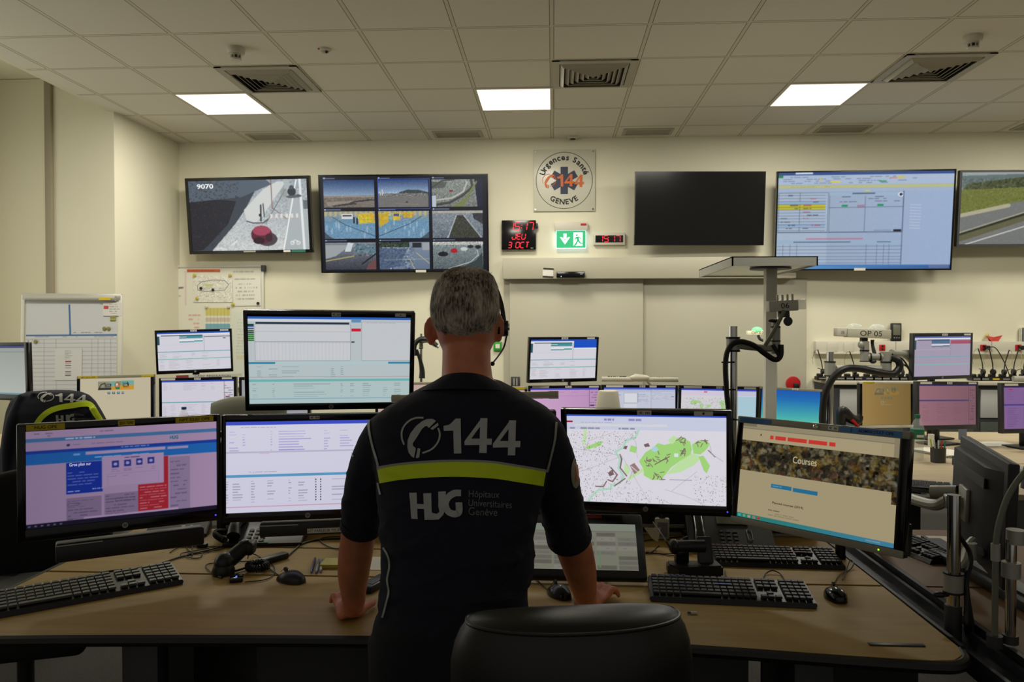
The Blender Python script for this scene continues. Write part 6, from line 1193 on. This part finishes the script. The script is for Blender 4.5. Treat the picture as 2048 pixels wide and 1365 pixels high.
for A,k in ((SL,'l'),(SRr,'r')):
    p,q=at(*A[-2][0]),at(*A[-1][0]); d=(q-p).normalized(); r=A[-1][1]+.0015; b=B(); up=d.orthogonal().normalized()
    rings=[b.ring(q-d*.022,d,up,r+.001,r+.001,30),b.ring(q-d*.002,d,up,r+.0025,r+.0025,30),b.ring(q+d*.004,d,up,r,r,30),b.ring(q+d*.002,d,up,r-.006,r-.006,30),b.ring(q-d*.02,d,up,r-.007,r-.007,30)]; b.skin(rings,caps=False); b.make('sleeve_cuff',NAVY,t,world=True,ang=2)
# trousers and shoes
b=B(); torso(b,rows=[(1222,756,1060,1.70,.118),(1240,750,1066,1.695,.125),(1290,742,1078,1.69,.133),(1345,740,1086,1.685,.132)])
for x,s in ((hipL,-1),(hipR,1)): b.tube([(x,1.69,.86),(x-.0,1.70,.66),(x+s*.005,1.725,.47),(x+s*.01,1.70,.28),(x+s*.012,1.675,.06)],[.097,.09,.072,.066,.062],22)
tr=remesh(b,.007,4); bmv=bmesh.new(); bmv.from_mesh(tr); TB=BVHTree.FromBMesh(bmv); bmv.free(); add_part(tr,'trousers',TROU,t)
for x,s in ((hipL,-1),(hipR,1)):
    b=B().ell((x+s*.015,1.72,.05),(.05,.14,.045)).box((x+s*.015,1.72,.014),(.09,.27,.026),.01); add_part(remesh(b,.006,3),'shoe',BLK,t)
# printed and sewn marks on the back of the shirt, laid on the cloth
def drape(b,bvh,name,mat,parent,lift=.0022,seg=5.0,fall=None):
    # b holds flat shapes whose x,y are picture positions of the mark; each point is carried onto the cloth
    bm=b.bm; bmesh.ops.triangulate(bm,faces=bm.faces[:])
    for _ in range(5):
        es=[e for e in bm.edges if e.calc_length()>seg]
        if not es: break
        bmesh.ops.subdivide_edges(bm,edges=es,cuts=1); bmesh.ops.triangulate(bm,faces=[f for f in bm.faces if len(f.verts)>3])
    dead=[]
    for v in bm.verts:
        d=ray(v.co.x,v.co.y).normalized(); h=bvh.ray_cast(CAM,d)
        if h[0] is None: dead.append(v); continue
        n=h[1]; n=n if n.dot(d)<0 else -n
        v.co=h[0]+n*lift-d*.0004
    if dead: bmesh.ops.delete(bm,geom=dead,context='VERTS')
    return b.make(name,mat,parent,world=True,ang=3)
PXM=lambda cx,cy,rot=0:Matrix.Translation((cx,cy,0))@Matrix.Rotation(R(rot),4,'Z')@Matrix.Diagonal((1,-1,1,1))
def ptext(b,s_,cx,cy,w_,h_,rot=0,bold=0,shear=0): return b.text(s_,w_,h_,PXM(cx,cy,rot),bold=bold,shear=shear)
def arcp(cx,cy,r,a0,a1,n=14,ky=1): return [(cx+r*math.cos(R(a0+(a1-a0)*i/n)),cy-ky*r*math.sin(R(a0+(a1-a0)*i/n))) for i in range(n+1)]
SM=lambda x,y:(x/5.688+790,y/5.688+820)
drape(marks(B(),N144+HSET,ARCS,20,SM),SB,'number_print',REFL,t)
drape(marks(B(),HUGP,HUGS,76,SM),SB,'logo_print',REFL,t)
b=B(); ptext(b,'Hôpitaux',968,991,61,18,2); ptext(b,'Universitaires',980,1008,86,14,3); ptext(b,'Genève',966,1024,57,15,2)
drape(b,SB,'small_lettering',M('dim_print',(110,110,108),.6),t,seg=4)
b=stroke(B(),[(758,952),(800,945),(860,940),(920,939),(985,942),(1040,950),(1088,958)],31); drape(b,SB,'hi_vis_band',HIVIS,t,lift=.0022)
b=stroke(B(),[(756,936),(800,929),(860,924),(920,922.5),(985,925),(1040,933),(1091,942)],4.5)
stroke(b,[(741,829),(739,855),(746,890),(756,925),(758,940)],4.5); stroke(b,[(1111,845),(1108,880),(1100,915),(1092,945)],4.5); stroke(b,[(757,966),(762,990)],4); stroke(b,[(768,1096),(778,1115),(780,1135),(776,1160),(779,1185),(773,1210),(766,1236)],3.6)
drape(b,SB,'piping',PIPE,t,lift=.0028)
b=B(); b.bm.faces.new([b.bm.verts.new((1150+9*math.cos(2*PI*i/24),946+31*math.sin(2*PI*i/24),0)) for i in range(24)]); drape(b,SB,'sleeve_badge',M('badge_cream',(150,144,120),.6),t)
b=stroke(B(),[(1151,930),(1153,948),(1152,964)],5); drape(b,SB,'sleeve_badge_mark',ORG,t,lift=.0028); b=stroke(B(),[(703,905),(708,914)],3,0); drape(b,SB,'sleeve_flash',PIPE,t)
# headset worn by the man
t=thing('headset','black single-ear headset worn by the man, cup and microphone boom on his right','headset',Matrix.Translation(at(1008,655,1.88)))
Yh=1.905; a=lambda px,py,dy=0:at(px,py,Yh+dy)
B().tube([a(896,553,.012),a(915,545,.012),a(940,541,.01),a(972,550),a(990,574,-.01),a(1002,606,-.02),a(1008,642,-.025)],.0036,10,8,flat=1.6).make('headband',BLK,t,world=True)
c0=at(1010,657,1.88); B().cyl(c0+Vector((-.012,0,0)),c0+Vector((.008,0,0)),.021,.019,n=26).make('ear_cup',BLK,t,world=True); B().cyl(c0+Vector((-.019,0,0)),c0+Vector((-.011,0,0)),.023,.022,n=26).make('ear_cushion',M('foam_black',(16,16,16),.9),t,world=True)
B().cyl(c0+Vector((.008,0,.003)),c0+Vector((.0115,0,.003)),.010,.008,n=20).make('silver_disc',CHROME,t,world=True)
B().tube([c0+Vector((.004,.0,-.018)),at(1008,694,1.89),at(997,712,1.93),at(986,726,1.97)],.0021,8).ell(tuple(at(985,728,1.97)),(.006,.008,.006)).make('microphone_boom',BLK,t,world=True)
# ================================================================ CHAIRS
def shell(b,cx,cy,z0,z1,w_,th,crown=.03,curve=.03,lean=0,nx=20,nz=14,M_=None,ex=.5):
    # padded slab: rounded outline, crowned top, bowed in plan
    def pt(u,v,s):
        # u -1..1 across, v 0..1 up, s -1 near / 1 far
        zt=z1-crown*u*u; x=cx+u*w_/2; z=z0+(zt-z0)*v
        rim=(1-abs(u)**6)**.5*(1-abs(2*v-1)**8)**.5; y=cy+curve*u*u+lean*(v)*1.0+s*th/2*max(rim,0)
        p=Vector((x,y,z)); return M_@p if M_ is not None else p
    for s in (-1,1):
        g=[[b.bm.verts.new(pt(math.sin((i/nx-.5)*PI),.5-.5*math.cos(PI*j/nz),s)) for i in range(nx+1)] for j in range(nz+1)]
        for j in range(nz):
            for i in range(nx): b.bm.faces.new((g[j][i],g[j][i+1],g[j+1][i+1],g[j+1][i]))
    bmesh.ops.remove_doubles(b.bm,verts=b.bm.verts[:],dist=.0005); return b
def office_chair(label,m,mat,top=1.1,w_=.44,seat=(.48,.44),seat_z=.48,cat='office chair',group=None,piping=False,th=.1,arms=True,seat_y=None):
    t=thing('office_chair',label,cat,m,group)     # local: backrest at y=0, seat in +y
    b=B(); 
    if piping:
        hw=w_/2; rings=[]
        for dz,kx,ky in ((.34,.95,.9),(.22,1.0,1.0),(.12,1.03,1.04),(.07,1.03,1.02),(.04,1.0,.97),(.018,.955,.88),(.006,.915,.80),(.0,.895,.76),(-.004,.86,.70),(-.010,.72,.52),(-.013,.5,.3),(-.014,.2,.1)):
            rings.append(sring(b,(0,0,top-dz),hw*kx,th/2*ky*1.15,n=60,e=2.5))
        for r_ in rings:
            for v in r_: v.co.y+=.05*(v.co.x/hw)**2; v.co.z-=.010*(v.co.x/hw)**2
        bot=[]; b.skin([sring(b,(0,.02,seat_z+.07),hw*.85,th/2*.8,n=60,e=2.5)]+rings); b.make('backrest',mat,t,ang=1.3)
        P=[Vector((hw*.897*abs(math.cos(q))**(2/2.5)*math.copysign(1,math.cos(q)),th/2*.765*1.15*abs(math.sin(q))**(2/2.5)*math.copysign(1,math.sin(q)),0)) for q in [2*PI*i/60 for i in range(61)]]
        B().tube([(v.x,v.y+.05*(v.x/hw)**2,top-.001-.010*(v.x/hw)**2) for v in P],.0032,8,2).make('piping',mat,t)
    else: shell(b,0,0,seat_z+.1,top,w_,th,crown=.05,curve=.03); b.make('backrest',mat,t,ang=1.2)
    sw,sd=seat; sy=sd/2+.04 if seat_y is None else seat_y
    b=B().box((0,sy,seat_z-.04),(sw,sd,.08),.032,seg=4); b.make('seat',mat,t)
    B().tube([(0,sy-.05,seat_z-.09),(0,-.05,seat_z-.07),(0,-th/2-.015,seat_z+.05),(0,-th/2-.0,seat_z+.2)],.022,10).make('back_bracket',BLK,t)
    B().cyl((0,sy,.1),(0,sy,seat_z-.08),.028,n=16).box((0,sy,seat_z-.095),(.22,.2,.03),.01).make('gas_lift',BLK,t)
    if arms:
        for s in (-1,1): B().tube([(s*(sw/2-.02),sy,seat_z-.09),(s*(sw/2+.03),sy,seat_z-.06),(s*(sw/2+.03),sy,seat_z+.18)],.014,8).box((s*(sw/2+.03),sy,seat_z+.19),(.06,.22,.025),.01).make('armrest',BLK,t)
    for k in range(5):
        a=2*PI*k/5+.3; p=Vector((.27*math.cos(a),sy+.27*math.sin(a),.075)); B().tube([(0,sy,.115),(.14*math.cos(a),sy+.14*math.sin(a),.1),p],[.024,.02,.015],8).make('base_leg',BLK,t)
        c=B().cyl(p+Vector((-.022*math.sin(a),.022*math.cos(a),-.045)),p+Vector((.022*math.sin(a),-.022*math.cos(a),-.045)),.029,n=16); c.make('castor',DGR,t)
    return t
cx=at(1155,1200,1.25).x
office_chair('large black leather office chair in the foreground with its back to us',Matrix.Translation((cx,1.20,0))@Matrix.Rotation(R(9),4,'Z'),LEATH,top=1.093,w_=.385,seat=(.40,.30),seat_z=.5,piping=True,th=.125,arms=False,seat_y=.19)
p=at(70,900,3.0); office_chair('black swivel chair standing left of the front desk, mostly hidden by the left monitor',Matrix.Translation((-2.02,2.95,0))@Matrix.Rotation(R(-160),4,'Z'),M('dark_fabric',(20,20,22),.9),top=1.0,w_=.5,th=.1)
office_chair('grey-green chair back showing between the rear monitors and the tall front monitor',Matrix.Translation((at(500,800,4.5).x,4.45,0)),M('green_grey_fabric',(120,120,102),.8),top=at(500,792,4.45).z,w_=.46,th=.1,arms=False)
# chair with the jacket
YJ=4.1; JC=at(108,850,YJ)
office_chair('dark chair under the draped 144 jacket at left',Matrix.Translation((JC.x,YJ+.02,0)),M('dark_fabric',(20,20,22),.9),top=1.15,w_=.36,th=.06,arms=False)
b=B(); rings=[]
for py,l,r,ry in ((781,95,135,.03),(783,60,160,.06),(790,40,178,.085),(803,27,190,.105),(822,20,201,.12),(845,14,211,.13),(900,4,222,.14),(980,-4,228,.145),(1060,-2,226,.14)):
    a_,c_=at(l,py,YJ),at(r,py,YJ); rings.append(sring(b,((a_.x+c_.x)/2,YJ+.01*math.sin(py),a_.z),(c_.x-a_.x)/2,ry,e=2.2))
b.skin(rings)
for P_,r_ in (([(45,790),(34,840),(24,900),(22,1000)],.05),([(70,785),(60,830),(52,880)],.022),([(185,815),(200,850),(206,920)],.03)): b.tube([at(x,y,YJ-.08) for x,y in P_],[.02,r_,r_,r_*.8][:len(P_)],14)
jk=remesh(b,.009,4); bmv=bmesh.new(); bmv.from_mesh(jk); JB=BVHTree.FromBMesh(bmv); bmv.free()
t=thing('jacket','dark navy jacket with yellow band and 144, draped over a chair at left','jacket',Matrix.Translation((JC.x,YJ,.9))); add_part(jk,'cloth',NAVY,t)
b=marks(B(),N144+HSET,ARCS,24,lambda x,y:(75+(x-60)*.0728,787+(y-100)*.043+(abs(x-500)*-.0035 if x<500 else (x-500)*.004))); drape(b,JB,'number_print',REFL,t,lift=.003,seg=4)
b=stroke(B(),[(73,850),(84,835),(100,823),(120,816),(145,812),(166,809),(180,811),(192,828),(203,846)],11); drape(b,JB,'hi_vis_band',HIVIS,t,lift=.004,seg=4)
b=marks(B(),HUGP,HUGS,80,lambda x,y:(112+(x-168)*.062,830+(y-930)*.055)); drape(b,JB,'logo_print',REFL,t,lift=.003,seg=4)
b=B(); ptext(b,'Hôpitaux',157,830,22,7,3); ptext(b,'Universitaires',163,838,34,6,3); ptext(b,'Genève',157,846,22,6,3); drape(b,JB,'small_lettering',M('dim_print',(110,110,108),.6),t,lift=.003,seg=4)
# small kit on the left desk
t=thing('desk_device','small dark and white desk unit under the monitor at the left edge','device',T(at(6,850,4.75).x,4.4,.7606)); B().box((0,0,.06),(.2,.12,.12),.01).make('case',WHITE,t); B().box((0,-.062,.07),(.16,.004,.05)).make('dark_front',BLK,t)
keyboard('keyboard at the far left edge beside the jacket',Vector((-3.12,4.05,.7606)),Vector((-3.56,4.02,.7606)),.14,BLK,KEYG)
# red and black unit beyond the courses monitor
p=at(1683,842,5.3); t=thing('desk_unit','curved black unit with a red stripe showing above the courses monitor','device',T(max(p.x,2.0),5.3,.7606))
B().tube([(-.06,.0,.12),(-.05,0,.22),(-.0,0,p.z-.76+.02),(.05,0,p.z-.76-.0),(.07,0,.2)],[.03,.04,.035,.03,.02],14).box((0,0,.061),(.14,.16,.12),.02).make('case',BLK,t); B().tube([(-.0,-.036,p.z-.76+.01),(.035,-.034,p.z-.79),(.05,-.03,p.z-.84)],.011,8).make('red_stripe',RED,t)
# ================================================================ HEADSETS ON THE COUNTER
CT=1.0665
def dock(px,label,lab=None):
    p=at(px,750,7.25); t=thing('headset_dock',label,'headset dock',T(p.x,7.25,CT),'headset docks along the back counter')
    B().prism([(-.046,-.05),(.046,-.05),(.04,.05),(-.04,.05)],.0,.035,bev=.004).box((0,.02,.045),(.05,.05,.03),.008).make('base',BLK,t); B().bx(-.03,.03,-.0515,-.0505,.012,.024).make('label_strip',lab or M('dock_label',(120,120,116),.6),t); return t
seqs=[(1641,'first dock from the left, set apart with a headset on it'),(1678,'dock just right of the chrome pole, at left'),(1696,'second dock right of the chrome pole'),(1713,'third dock right of the chrome pole'),(1735,'dock under the middle of the grey arm'),(1752,'dock under the arm elbow'),(1768,'dock behind the black hose bend'),(1786,'dock right of the hose bend'),(1803,'dock left of the grey-framed monitor, beside a standing plug'),(1820,'dock against the left side of the grey-framed monitor'),(1948,'dock against the right side of the grey-framed monitor'),(1965,'dock with the first headset right of the grey-framed monitor'),(1986,'dock with a bright yellow label'),(2007,'dock right of the yellow-labelled one'),(2028,'next-to-last dock at the right edge'),(2048,'last dock, cut by the right edge')]
for px,l in seqs: dock(px,'black headset '+l,YEL if 'yellow label' in l else None)
def headset(px,label,tall=70,flip=1,ang=0,boom=True):
    p=at(px,745,7.25); s=7.25/1540; h=tall*s*.62; t=thing('headset',label,'headset',rot_at(Vector((p.x,7.25,CT+.06)),ang),'headsets standing on the docks')
    B().cyl((-.012,0,.02),(.014,0,.02),.024,n=18).cyl((0,0,.0005),(0,0,.02),.012,n=12).make('ear_cup',BLK,t)
    B().tube([(.0,0,.03),(-.008*flip,0,.03+h*.35),(-.03*flip,0,.03+h*.75),(-.045*flip,.0,.03+h)],.005,8).make('headband',BLK,t)
    B().tube([(-.045*flip,0,.03+h),(-.07*flip,.012,.03+h*.9),(-.085*flip,.02,.03+h*.5),(-.078*flip,.02,.03+h*.3)],.0018,6).make('wire_band',CHROME,t)
    if boom: B().tube([(.0,-.01,.02),(-.03*flip,-.03,.045),(-.055*flip,-.035,.05)],.003,6).make('microphone_boom',BLK,t)
headset(1645,'headset standing alone at the left end of the counter',66,1); headset(1709,'headset showing behind the grey arm',60,1,0,False); headset(1966,'headset nearest the grey-framed monitor, at its right',70,1); headset(1986,'headset on the yellow-labelled dock with its boom raised',70,1,.3); headset(2008,'headset leaning right, third from the grey-framed monitor',66,-1); headset(2027,'headset curving upright, fourth from the grey-framed monitor',70,-1); headset(2047,'headset closest to the right edge',66,-1)
p=at(1806,740,7.2); solo(B().lathe([(.014,0),(.016,.03),(.008,.05),(.004,.07)],(p.x,7.2,CT+.05),14),'standing_plug',BLK,'small black plug standing behind the hose bend','plug')
p=at(2045,768,6.95); t=thing('water_can','silver rounded object lying at the right end of the counter','container',T(at(2040,750,7.15).x,7.15,CT+.0005)); B().cyl((-.06,0,.025),(.08,0,.025),.025,n=20).make('body',LGREY,t)
zl=at(1700,683,WY).z
p=at(1793,667,WY-.06); t=thing('handheld_phone','black handheld unit with pale display standing on the white trunking','phone',T(p.x,WY-.045,zl)); B().bx(-.047,.047,-.02,.02,.0005,.175,.008).make('case',BLK,t); B().bx(-.033,.033,-.022,-.02,.06,.158,.001).make('display',M('lcd_grey',(110,112,96),.3),t)
for x in (-.022,0,.022): B().box((x,-.0215,.035),(.015,.003,.012),.002).make('button',M('key_grey2',(110,110,110),.5),t)
p=at(1989,678,WY-.05); t=thing('paper_boat','small red folded paper boat on the white trunking at right','paper boat',T(p.x,WY-.04,zl)); z0=.0006
b=B(); b.bm.faces.new([b.bm.verts.new(v) for v in ((-.075,-.0,.055),(-.03,-.02,z0),(.03,-.02,z0),(.08,0,.06),(0,-.012,.04))]); b.bm.faces.new([b.bm.verts.new(v) for v in ((-.075,0,.055),(-.03,.02,z0),(.03,.02,z0),(.08,0,.06),(0,.012,.04))]); b.quad((-.03,-.02,z0),(.03,-.02,z0),(.03,.02,z0),(-.03,.02,z0)); o=b.make('hull',M('origami_red',(190,60,45),.7),t,flat=True); o.modifiers.new('s','SOLIDIFY').thickness=.0015
b=B(); b.bm.faces.new([b.bm.verts.new(v) for v in ((-.085,.002,.03),(-.035,.002,.03),(-.05,.002,.085),(-.08,.002,.075))]); o=b.make('sail',M('origami_cream',(200,190,130),.7),t); o.modifiers.new('s','SOLIDIFY').thickness=.0015
p=at(2046,672,WY-.04); solo(B().cyl((p.x,WY-.04,zl+.0005),(p.x,WY-.04,zl+.13),.033,n=24),'drink_can',CHROME,'silver can standing on the trunking at the right edge','can')
# ================================================================ WHITEBOARDS
def sheet(name,label,cv,w_,h_,m,parent=None,cat='paper'):
    t=thing(name,label,cat,m); B().bx(-w_/2,w_/2,.0006,.0022,-h_/2,h_/2).make('backing',PAPER,t); cv.mesh('printed_face',w_,h_,t,y=0,mat=paint_mat()); return t
WB=WY-.03; q0,q1=at(296,534,WB),at(525,534,WB); qz=at(400,772,WB).z; cxw=(q0.x+q1.x)/2; W_=q1.x-q0.x; H_=q0.z-qz; czw=(q0.z+qz)/2
t=thing('wall_whiteboard','white magnetic board covered in notes on the back wall at left','whiteboard',T(cxw,WB,czw))
c=Cv(160,170,(222,220,206)); c.rows(.15,.3,.06,.14,1,(120,120,124),.5); c.rows(.15,.32,.14,.2,1,(50,50,60),.7); c.line(.14,.185,.3,.17,.01,(50,50,60)); c.rows(.15,.3,.22,.26,1,(120,120,124),.5); c.line(.325,.03,.325,.32,.005,(200,150,160))
c.rows(.72,.97,.02,.05,1,(120,120,120),.5,.9); c.rows(.76,.97,.08,.23,4,(120,120,120),.6,.9); c.rows(.76,1,.235,.3,2,(40,40,46),.8,.85)
for k in range(5): c.rows(.35,.48,.39+k*.035,.425+k*.035,1,(200,110,110),.6,.8)
c.blur(1)
B().bx(-W_/2,W_/2,.001,.02,-H_/2,H_/2).make('backing',OFFW,t); c.mesh('writing_surface',W_-.03,H_-.03,t,y=0,mat=paint_mat())
f=B()
for s in (-1,1): f.bx(s*W_/2-.012,s*W_/2+.012,-.008,.03,-H_/2,H_/2,.002).bx(-W_/2,W_/2,-.0075,.029,s*H_/2-.012,s*H_/2+.012,.002)
f.bx(-W_/2,W_/2,-.06,-.008,-H_/2-.012,-H_/2+.004); f.make('frame',M('board_frame',(206,204,192),.35),t); B().bx(W_/2-.01,W_/2+.03,-.02,.02,H_/2-.05,H_/2+.01,.003).make('corner_clip',DGR,t)
def wpx(px,py,dy=0): return at(px,py,WB-.006-dy)
def wsheet(x0,y0,x1,y1,cv,name,label,tilt=0,dy=0): a_,c_=wpx(x0,y0,dy),wpx(x1,y1,dy); return sheet(name,label,cv,c_.x-a_.x,a_.z-c_.z,Matrix.Translation((a_+c_)/2)@Matrix.Rotation(R(tilt),4,'Y'))
c=Cv(90,64,(222,220,210)); c.pl([(.1,.4),(.2,.25),(.5,.18),(.8,.2),(.9,.35),(.8,.55),(.3,.6),(.12,.55),(.1,.4)],.015,(120,120,126)); c.noise(10,2); c.rows(.1,.95,.2,.8,9,(120,120,130),.45,.4); c.rect(.28,.34,.5,.37,(190,190,90)); c.rect(.3,.38,.48,.5,(206,204,180)); c.rows(.62,.9,.8,.97,3,(130,130,136),.5)
wsheet(387,551,465,605,c,'site_plan','printed site plan held by magnets near the top of the wall board')
c=Cv(60,50,(224,224,214)); c.rows(.1,.35,.2,.95,7,(110,110,120),.6,.9); c.rows(.4,.7,.18,.75,6,(40,40,48),.85,.8)
wsheet(298,604,354,646,c,'handwritten_note','handwritten white note at the left edge of the wall board',1)
c=Cv(50,60,(222,222,210)); c.rect(.04,.1,.96,.38,(206,196,110)); c.rect(.04,.45,.96,.6,(204,190,170)); c.rect(.04,.66,.96,.98,(120,170,190))
for k in range(7): c.line(.1+k*.13,.1,.1+k*.13,.98,.01,(120,120,110),.5)
wsheet(409,611,462,666,c,'rota_sheet','yellow and blue rota sheet in the middle of the wall board')
c=Cv(50,90,(214,218,206)); c.rows(.3,.9,.1,.6,12,(130,150,150),.4); c.rect(.3,.62,.9,.68,(206,200,160),.6); wsheet(461,624,500,764,c,'long_list_sheet','long list partly behind the tall front monitor, right side of the wall board',1,.004)
c=Cv(60,70,(222,220,210)); c.rows(.1,.9,.05,.95,10,(150,150,150),.4); wsheet(298,648,344,745,c,'lower_left_sheet','plain sheet hanging low at the left of the wall board',0,.003)
c=Cv(60,50,(226,224,214)); c.rows(.1,.9,.1,.8,5,(130,130,136),.5); wsheet(466,560,522,612,c,'phone_list_sheet','phone list sheet at the upper right of the wall board',-1,.001)
a_,c_=wpx(374,539),wpx(440,544); t=thing('orange_strip','orange magnetic title strip at the top of the wall board','magnet strip',Matrix.Translation((a_+c_)/2)); B().bx(-(c_.x-a_.x)/2,(c_.x-a_.x)/2,-.002,.002,-.012,.012,.001).make('strip',M('orange_strip',(214,92,48),.6),t); B().text('INTERNE',(c_.x-a_.x)*.7,.012,T(0,-.0023,0)@FRONT).make('lettering',M('brown_red_ink',(150,50,30),.6),t)
def magnet(px,py,label,m=YELD,r=.016): p=wpx(px,py,.008); return solo(B().lathe([(r,0),(r,.006),(r*.7,.009)],n=18,M_=Matrix.Translation(p)@Matrix.Rotation(PI/2,4,'X')),'round_magnet',m,label,'magnet','board magnets')
for q in ((389,551,'yellow magnet on the top left corner of the site plan'),(460,551,'yellow magnet on the top right corner of the site plan'),(394,597,'yellow magnet on the lower left of the site plan'),(466,609,'yellow magnet below the site plan at right'),(349,608,'yellow magnet at the right corner of the handwritten note'),(322,648,'yellow magnet under the handwritten note'),(352,658,'yellow magnet just above the raised rear monitor'),(301,734,'yellow magnet low on the left edge of the wall board')): magnet(*q)
for q in ((402,577,'black magnet on the left of the site plan'),(426,580,'black magnet on the right of the site plan'),(516,607,'dark magnet at the right edge of the wall board')): magnet(*q,m=INK,r=.014)
for q in ((413,614,'white magnet on the left of the rota sheet'),(457,614,'white magnet on the right of the rota sheet')): magnet(*q,m=WHITE,r=.015)
# flip chart board on a stand
YF=5.95; a_,c_=at(51,590,YF),at(232,592,YF); W_=c_.x-a_.x; tz=a_.z; H_=1.05; m=TR((( a_.x+c_.x)/2,YF,tz-H_/2),R(8),R(-3))
t=thing('flip_chart','white flip-chart board with a hand-ruled table beside the window bay','flip chart',m)
c=Cv(150,200,(200,202,204)); k=lambda py:(py-590)/ (1540*H_/YF)
BL=(40,90,150); GK=(110,110,116); yy=k(671)
c.line(.47,.06,.485,yy,.018,BL); c.line(0,yy+.003,1,yy,.016,BL); c.rows(.52,.92,yy-.03,yy-.012,1,(90,80,90),.7)
for j in range(14): c.line(0,k(680)+j*.033,1,k(680)+j*.033-.002,.004,GK,.6)
for x in (.07,.2,.33): c.line(x,k(680),x+.02,1,.004,GK,.6)
for x in (.72,.79,.86,.93): c.line(x,k(680),x+.01,1,.004,GK,.6)
c.rows(.1,.3,yy+.01,yy+.02,1,GK,.6); c.rows(.4,.6,yy+.01,yy+.02,1,GK,.6); c.rows(.7,.98,yy+.01,yy+.02,1,GK,.7)
for j in range(12): c.rect(.02,k(683)+j*.033,.04,k(683)+j*.033+.008,(150,90,100),.7)
B().bx(-W_/2,W_/2,.001,.02,-H_/2,H_/2,.004).make('board',OFFW,t); c.mesh('writing_surface',W_-.05,H_-.05,t,y=0,mat=paint_mat()); 
f=B()
for s in (-1,1): f.bx(s*W_/2-.014,s*W_/2+.014,-.008,.028,-H_/2,H_/2,.005)
f.bx(-W_/2,W_/2,-.008,.028,-H_/2-.012,-H_/2+.012,.004); f.make('frame',M('board_frame',(206,204,192),.35),t)
B().cyl((-W_/2+.03,-.02,H_/2-.03),(W_/2-.03,-.02,H_/2-.03),.022,n=18).bx(-W_/2-.01,W_/2+.01,-.01,.03,H_/2-.05,H_/2+.012,.012).make('paper_clamp',LGREY,t)
B().bx(W_*.3,W_*.42,-.046,-.038,H_/2-.045,H_/2-.025).make('yellow_label',YEL,t)
f=B()
for s in (-1,1): f.tube([m@Vector((s*W_*.35,.03,H_*.2)),m@Vector((s*W_*.42,.1,-H_*.5)),Vector(((m@Vector((s*W_*.45,0,0))).x,YF-.02,.02))],.014,10)
f.tube([m@Vector((0,.03,H_*.3)),Vector(((m@Vector((0,0,0))).x+.02,YF+.38,.015))],.014,10).make('easel_legs',LGREY,t,world=True)
def fpx(px,py,dy=0): return at(px,py,YF-.02-dy)
def fsheet(x0,y0,x1,y1,cv,name,label,dy=.0,tilt=0):
    u0,u1=at(x0,y0,YF),at(x1,y1,YF); cc_=(u0+u1)/2; loc=m.inverted()@cc_; P0=m@Vector((loc.x,-.005-dy,loc.z)); return sheet(name,label,cv,u1.x-u0.x,u0.z-u1.z,Matrix.Translation(P0)@m.to_3x3().to_4x4()@Matrix.Rotation(R(tilt),4,'Y'))
c=Cv(50,70,(204,204,204)); c.rows(.35,.65,.05,.35,8,(110,110,116),.6,.9); c.rect(.38,.38,.6,.43,(150,40,60)); 
for j in (.45,.52,.6,.72,.78,.83): c.rect(.38,j,.6,j+.02,(40,40,50),.8)
fsheet(113,698,163,761,c,'name_list_sheet','printed list with red and black name tags on the flip chart')
c=Cv(44,30,(214,210,204)); c.rect(.05,.25,.3,.5,(190,70,80)); c.rows(.35,.95,.1,.9,5,(110,110,116),.6); fsheet(201,604,237,631,c,'red_white_card','white cards with a red mark stuck to the top right of the flip chart',.006)
c=Cv(30,24,(180,172,90)); 
for j in range(3): c.rect(0,.2+j*.3,1,.3+j*.3,(60,56,30))
fsheet(214,632,225,642,c,'yellow_striped_magnet','yellow and black striped magnet strips on the flip chart')
for px,py,l in ((204,657,'left of two round olive magnets on the flip chart'),(212,657,'right of two round olive magnets on the flip chart'),(76,684,'round olive magnet at the left of the flip-chart table')):
    u=at(px,py,YF); loc=m.inverted()@u; P0=m@Vector((loc.x,-.004,loc.z)); solo(B().lathe([(.015,0),(.015,.006),(.01,.008)],n=18,M_=Matrix.Translation(P0)@Matrix.Rotation(PI/2,4,'X')),'round_magnet',M('olive_magnet',(130,124,60),.5),l,'magnet','round flip-chart magnets')
# stuck label between the two rear left monitors
p=at(420,752,5.35); t=thing('handwritten_sign','white handwritten strip with a red end between the two rear left monitors','sign',T(p.x,5.35,p.z)); B().box((0,0,0),(.46,.006,.022),0,Matrix.Rotation(R(-2),4,'Y')).make('strip',STICK,t); B().box((-.2,-.004,-.0),(.09,.003,.02),0,Matrix.Rotation(R(-2),4,'Y')).make('red_end',M('faded_red',(150,50,44),.6),t); B().text('CASU  REGULATION',.26,.014,T(.02,-.0035,0)@FRONT).make('lettering',INK,t)
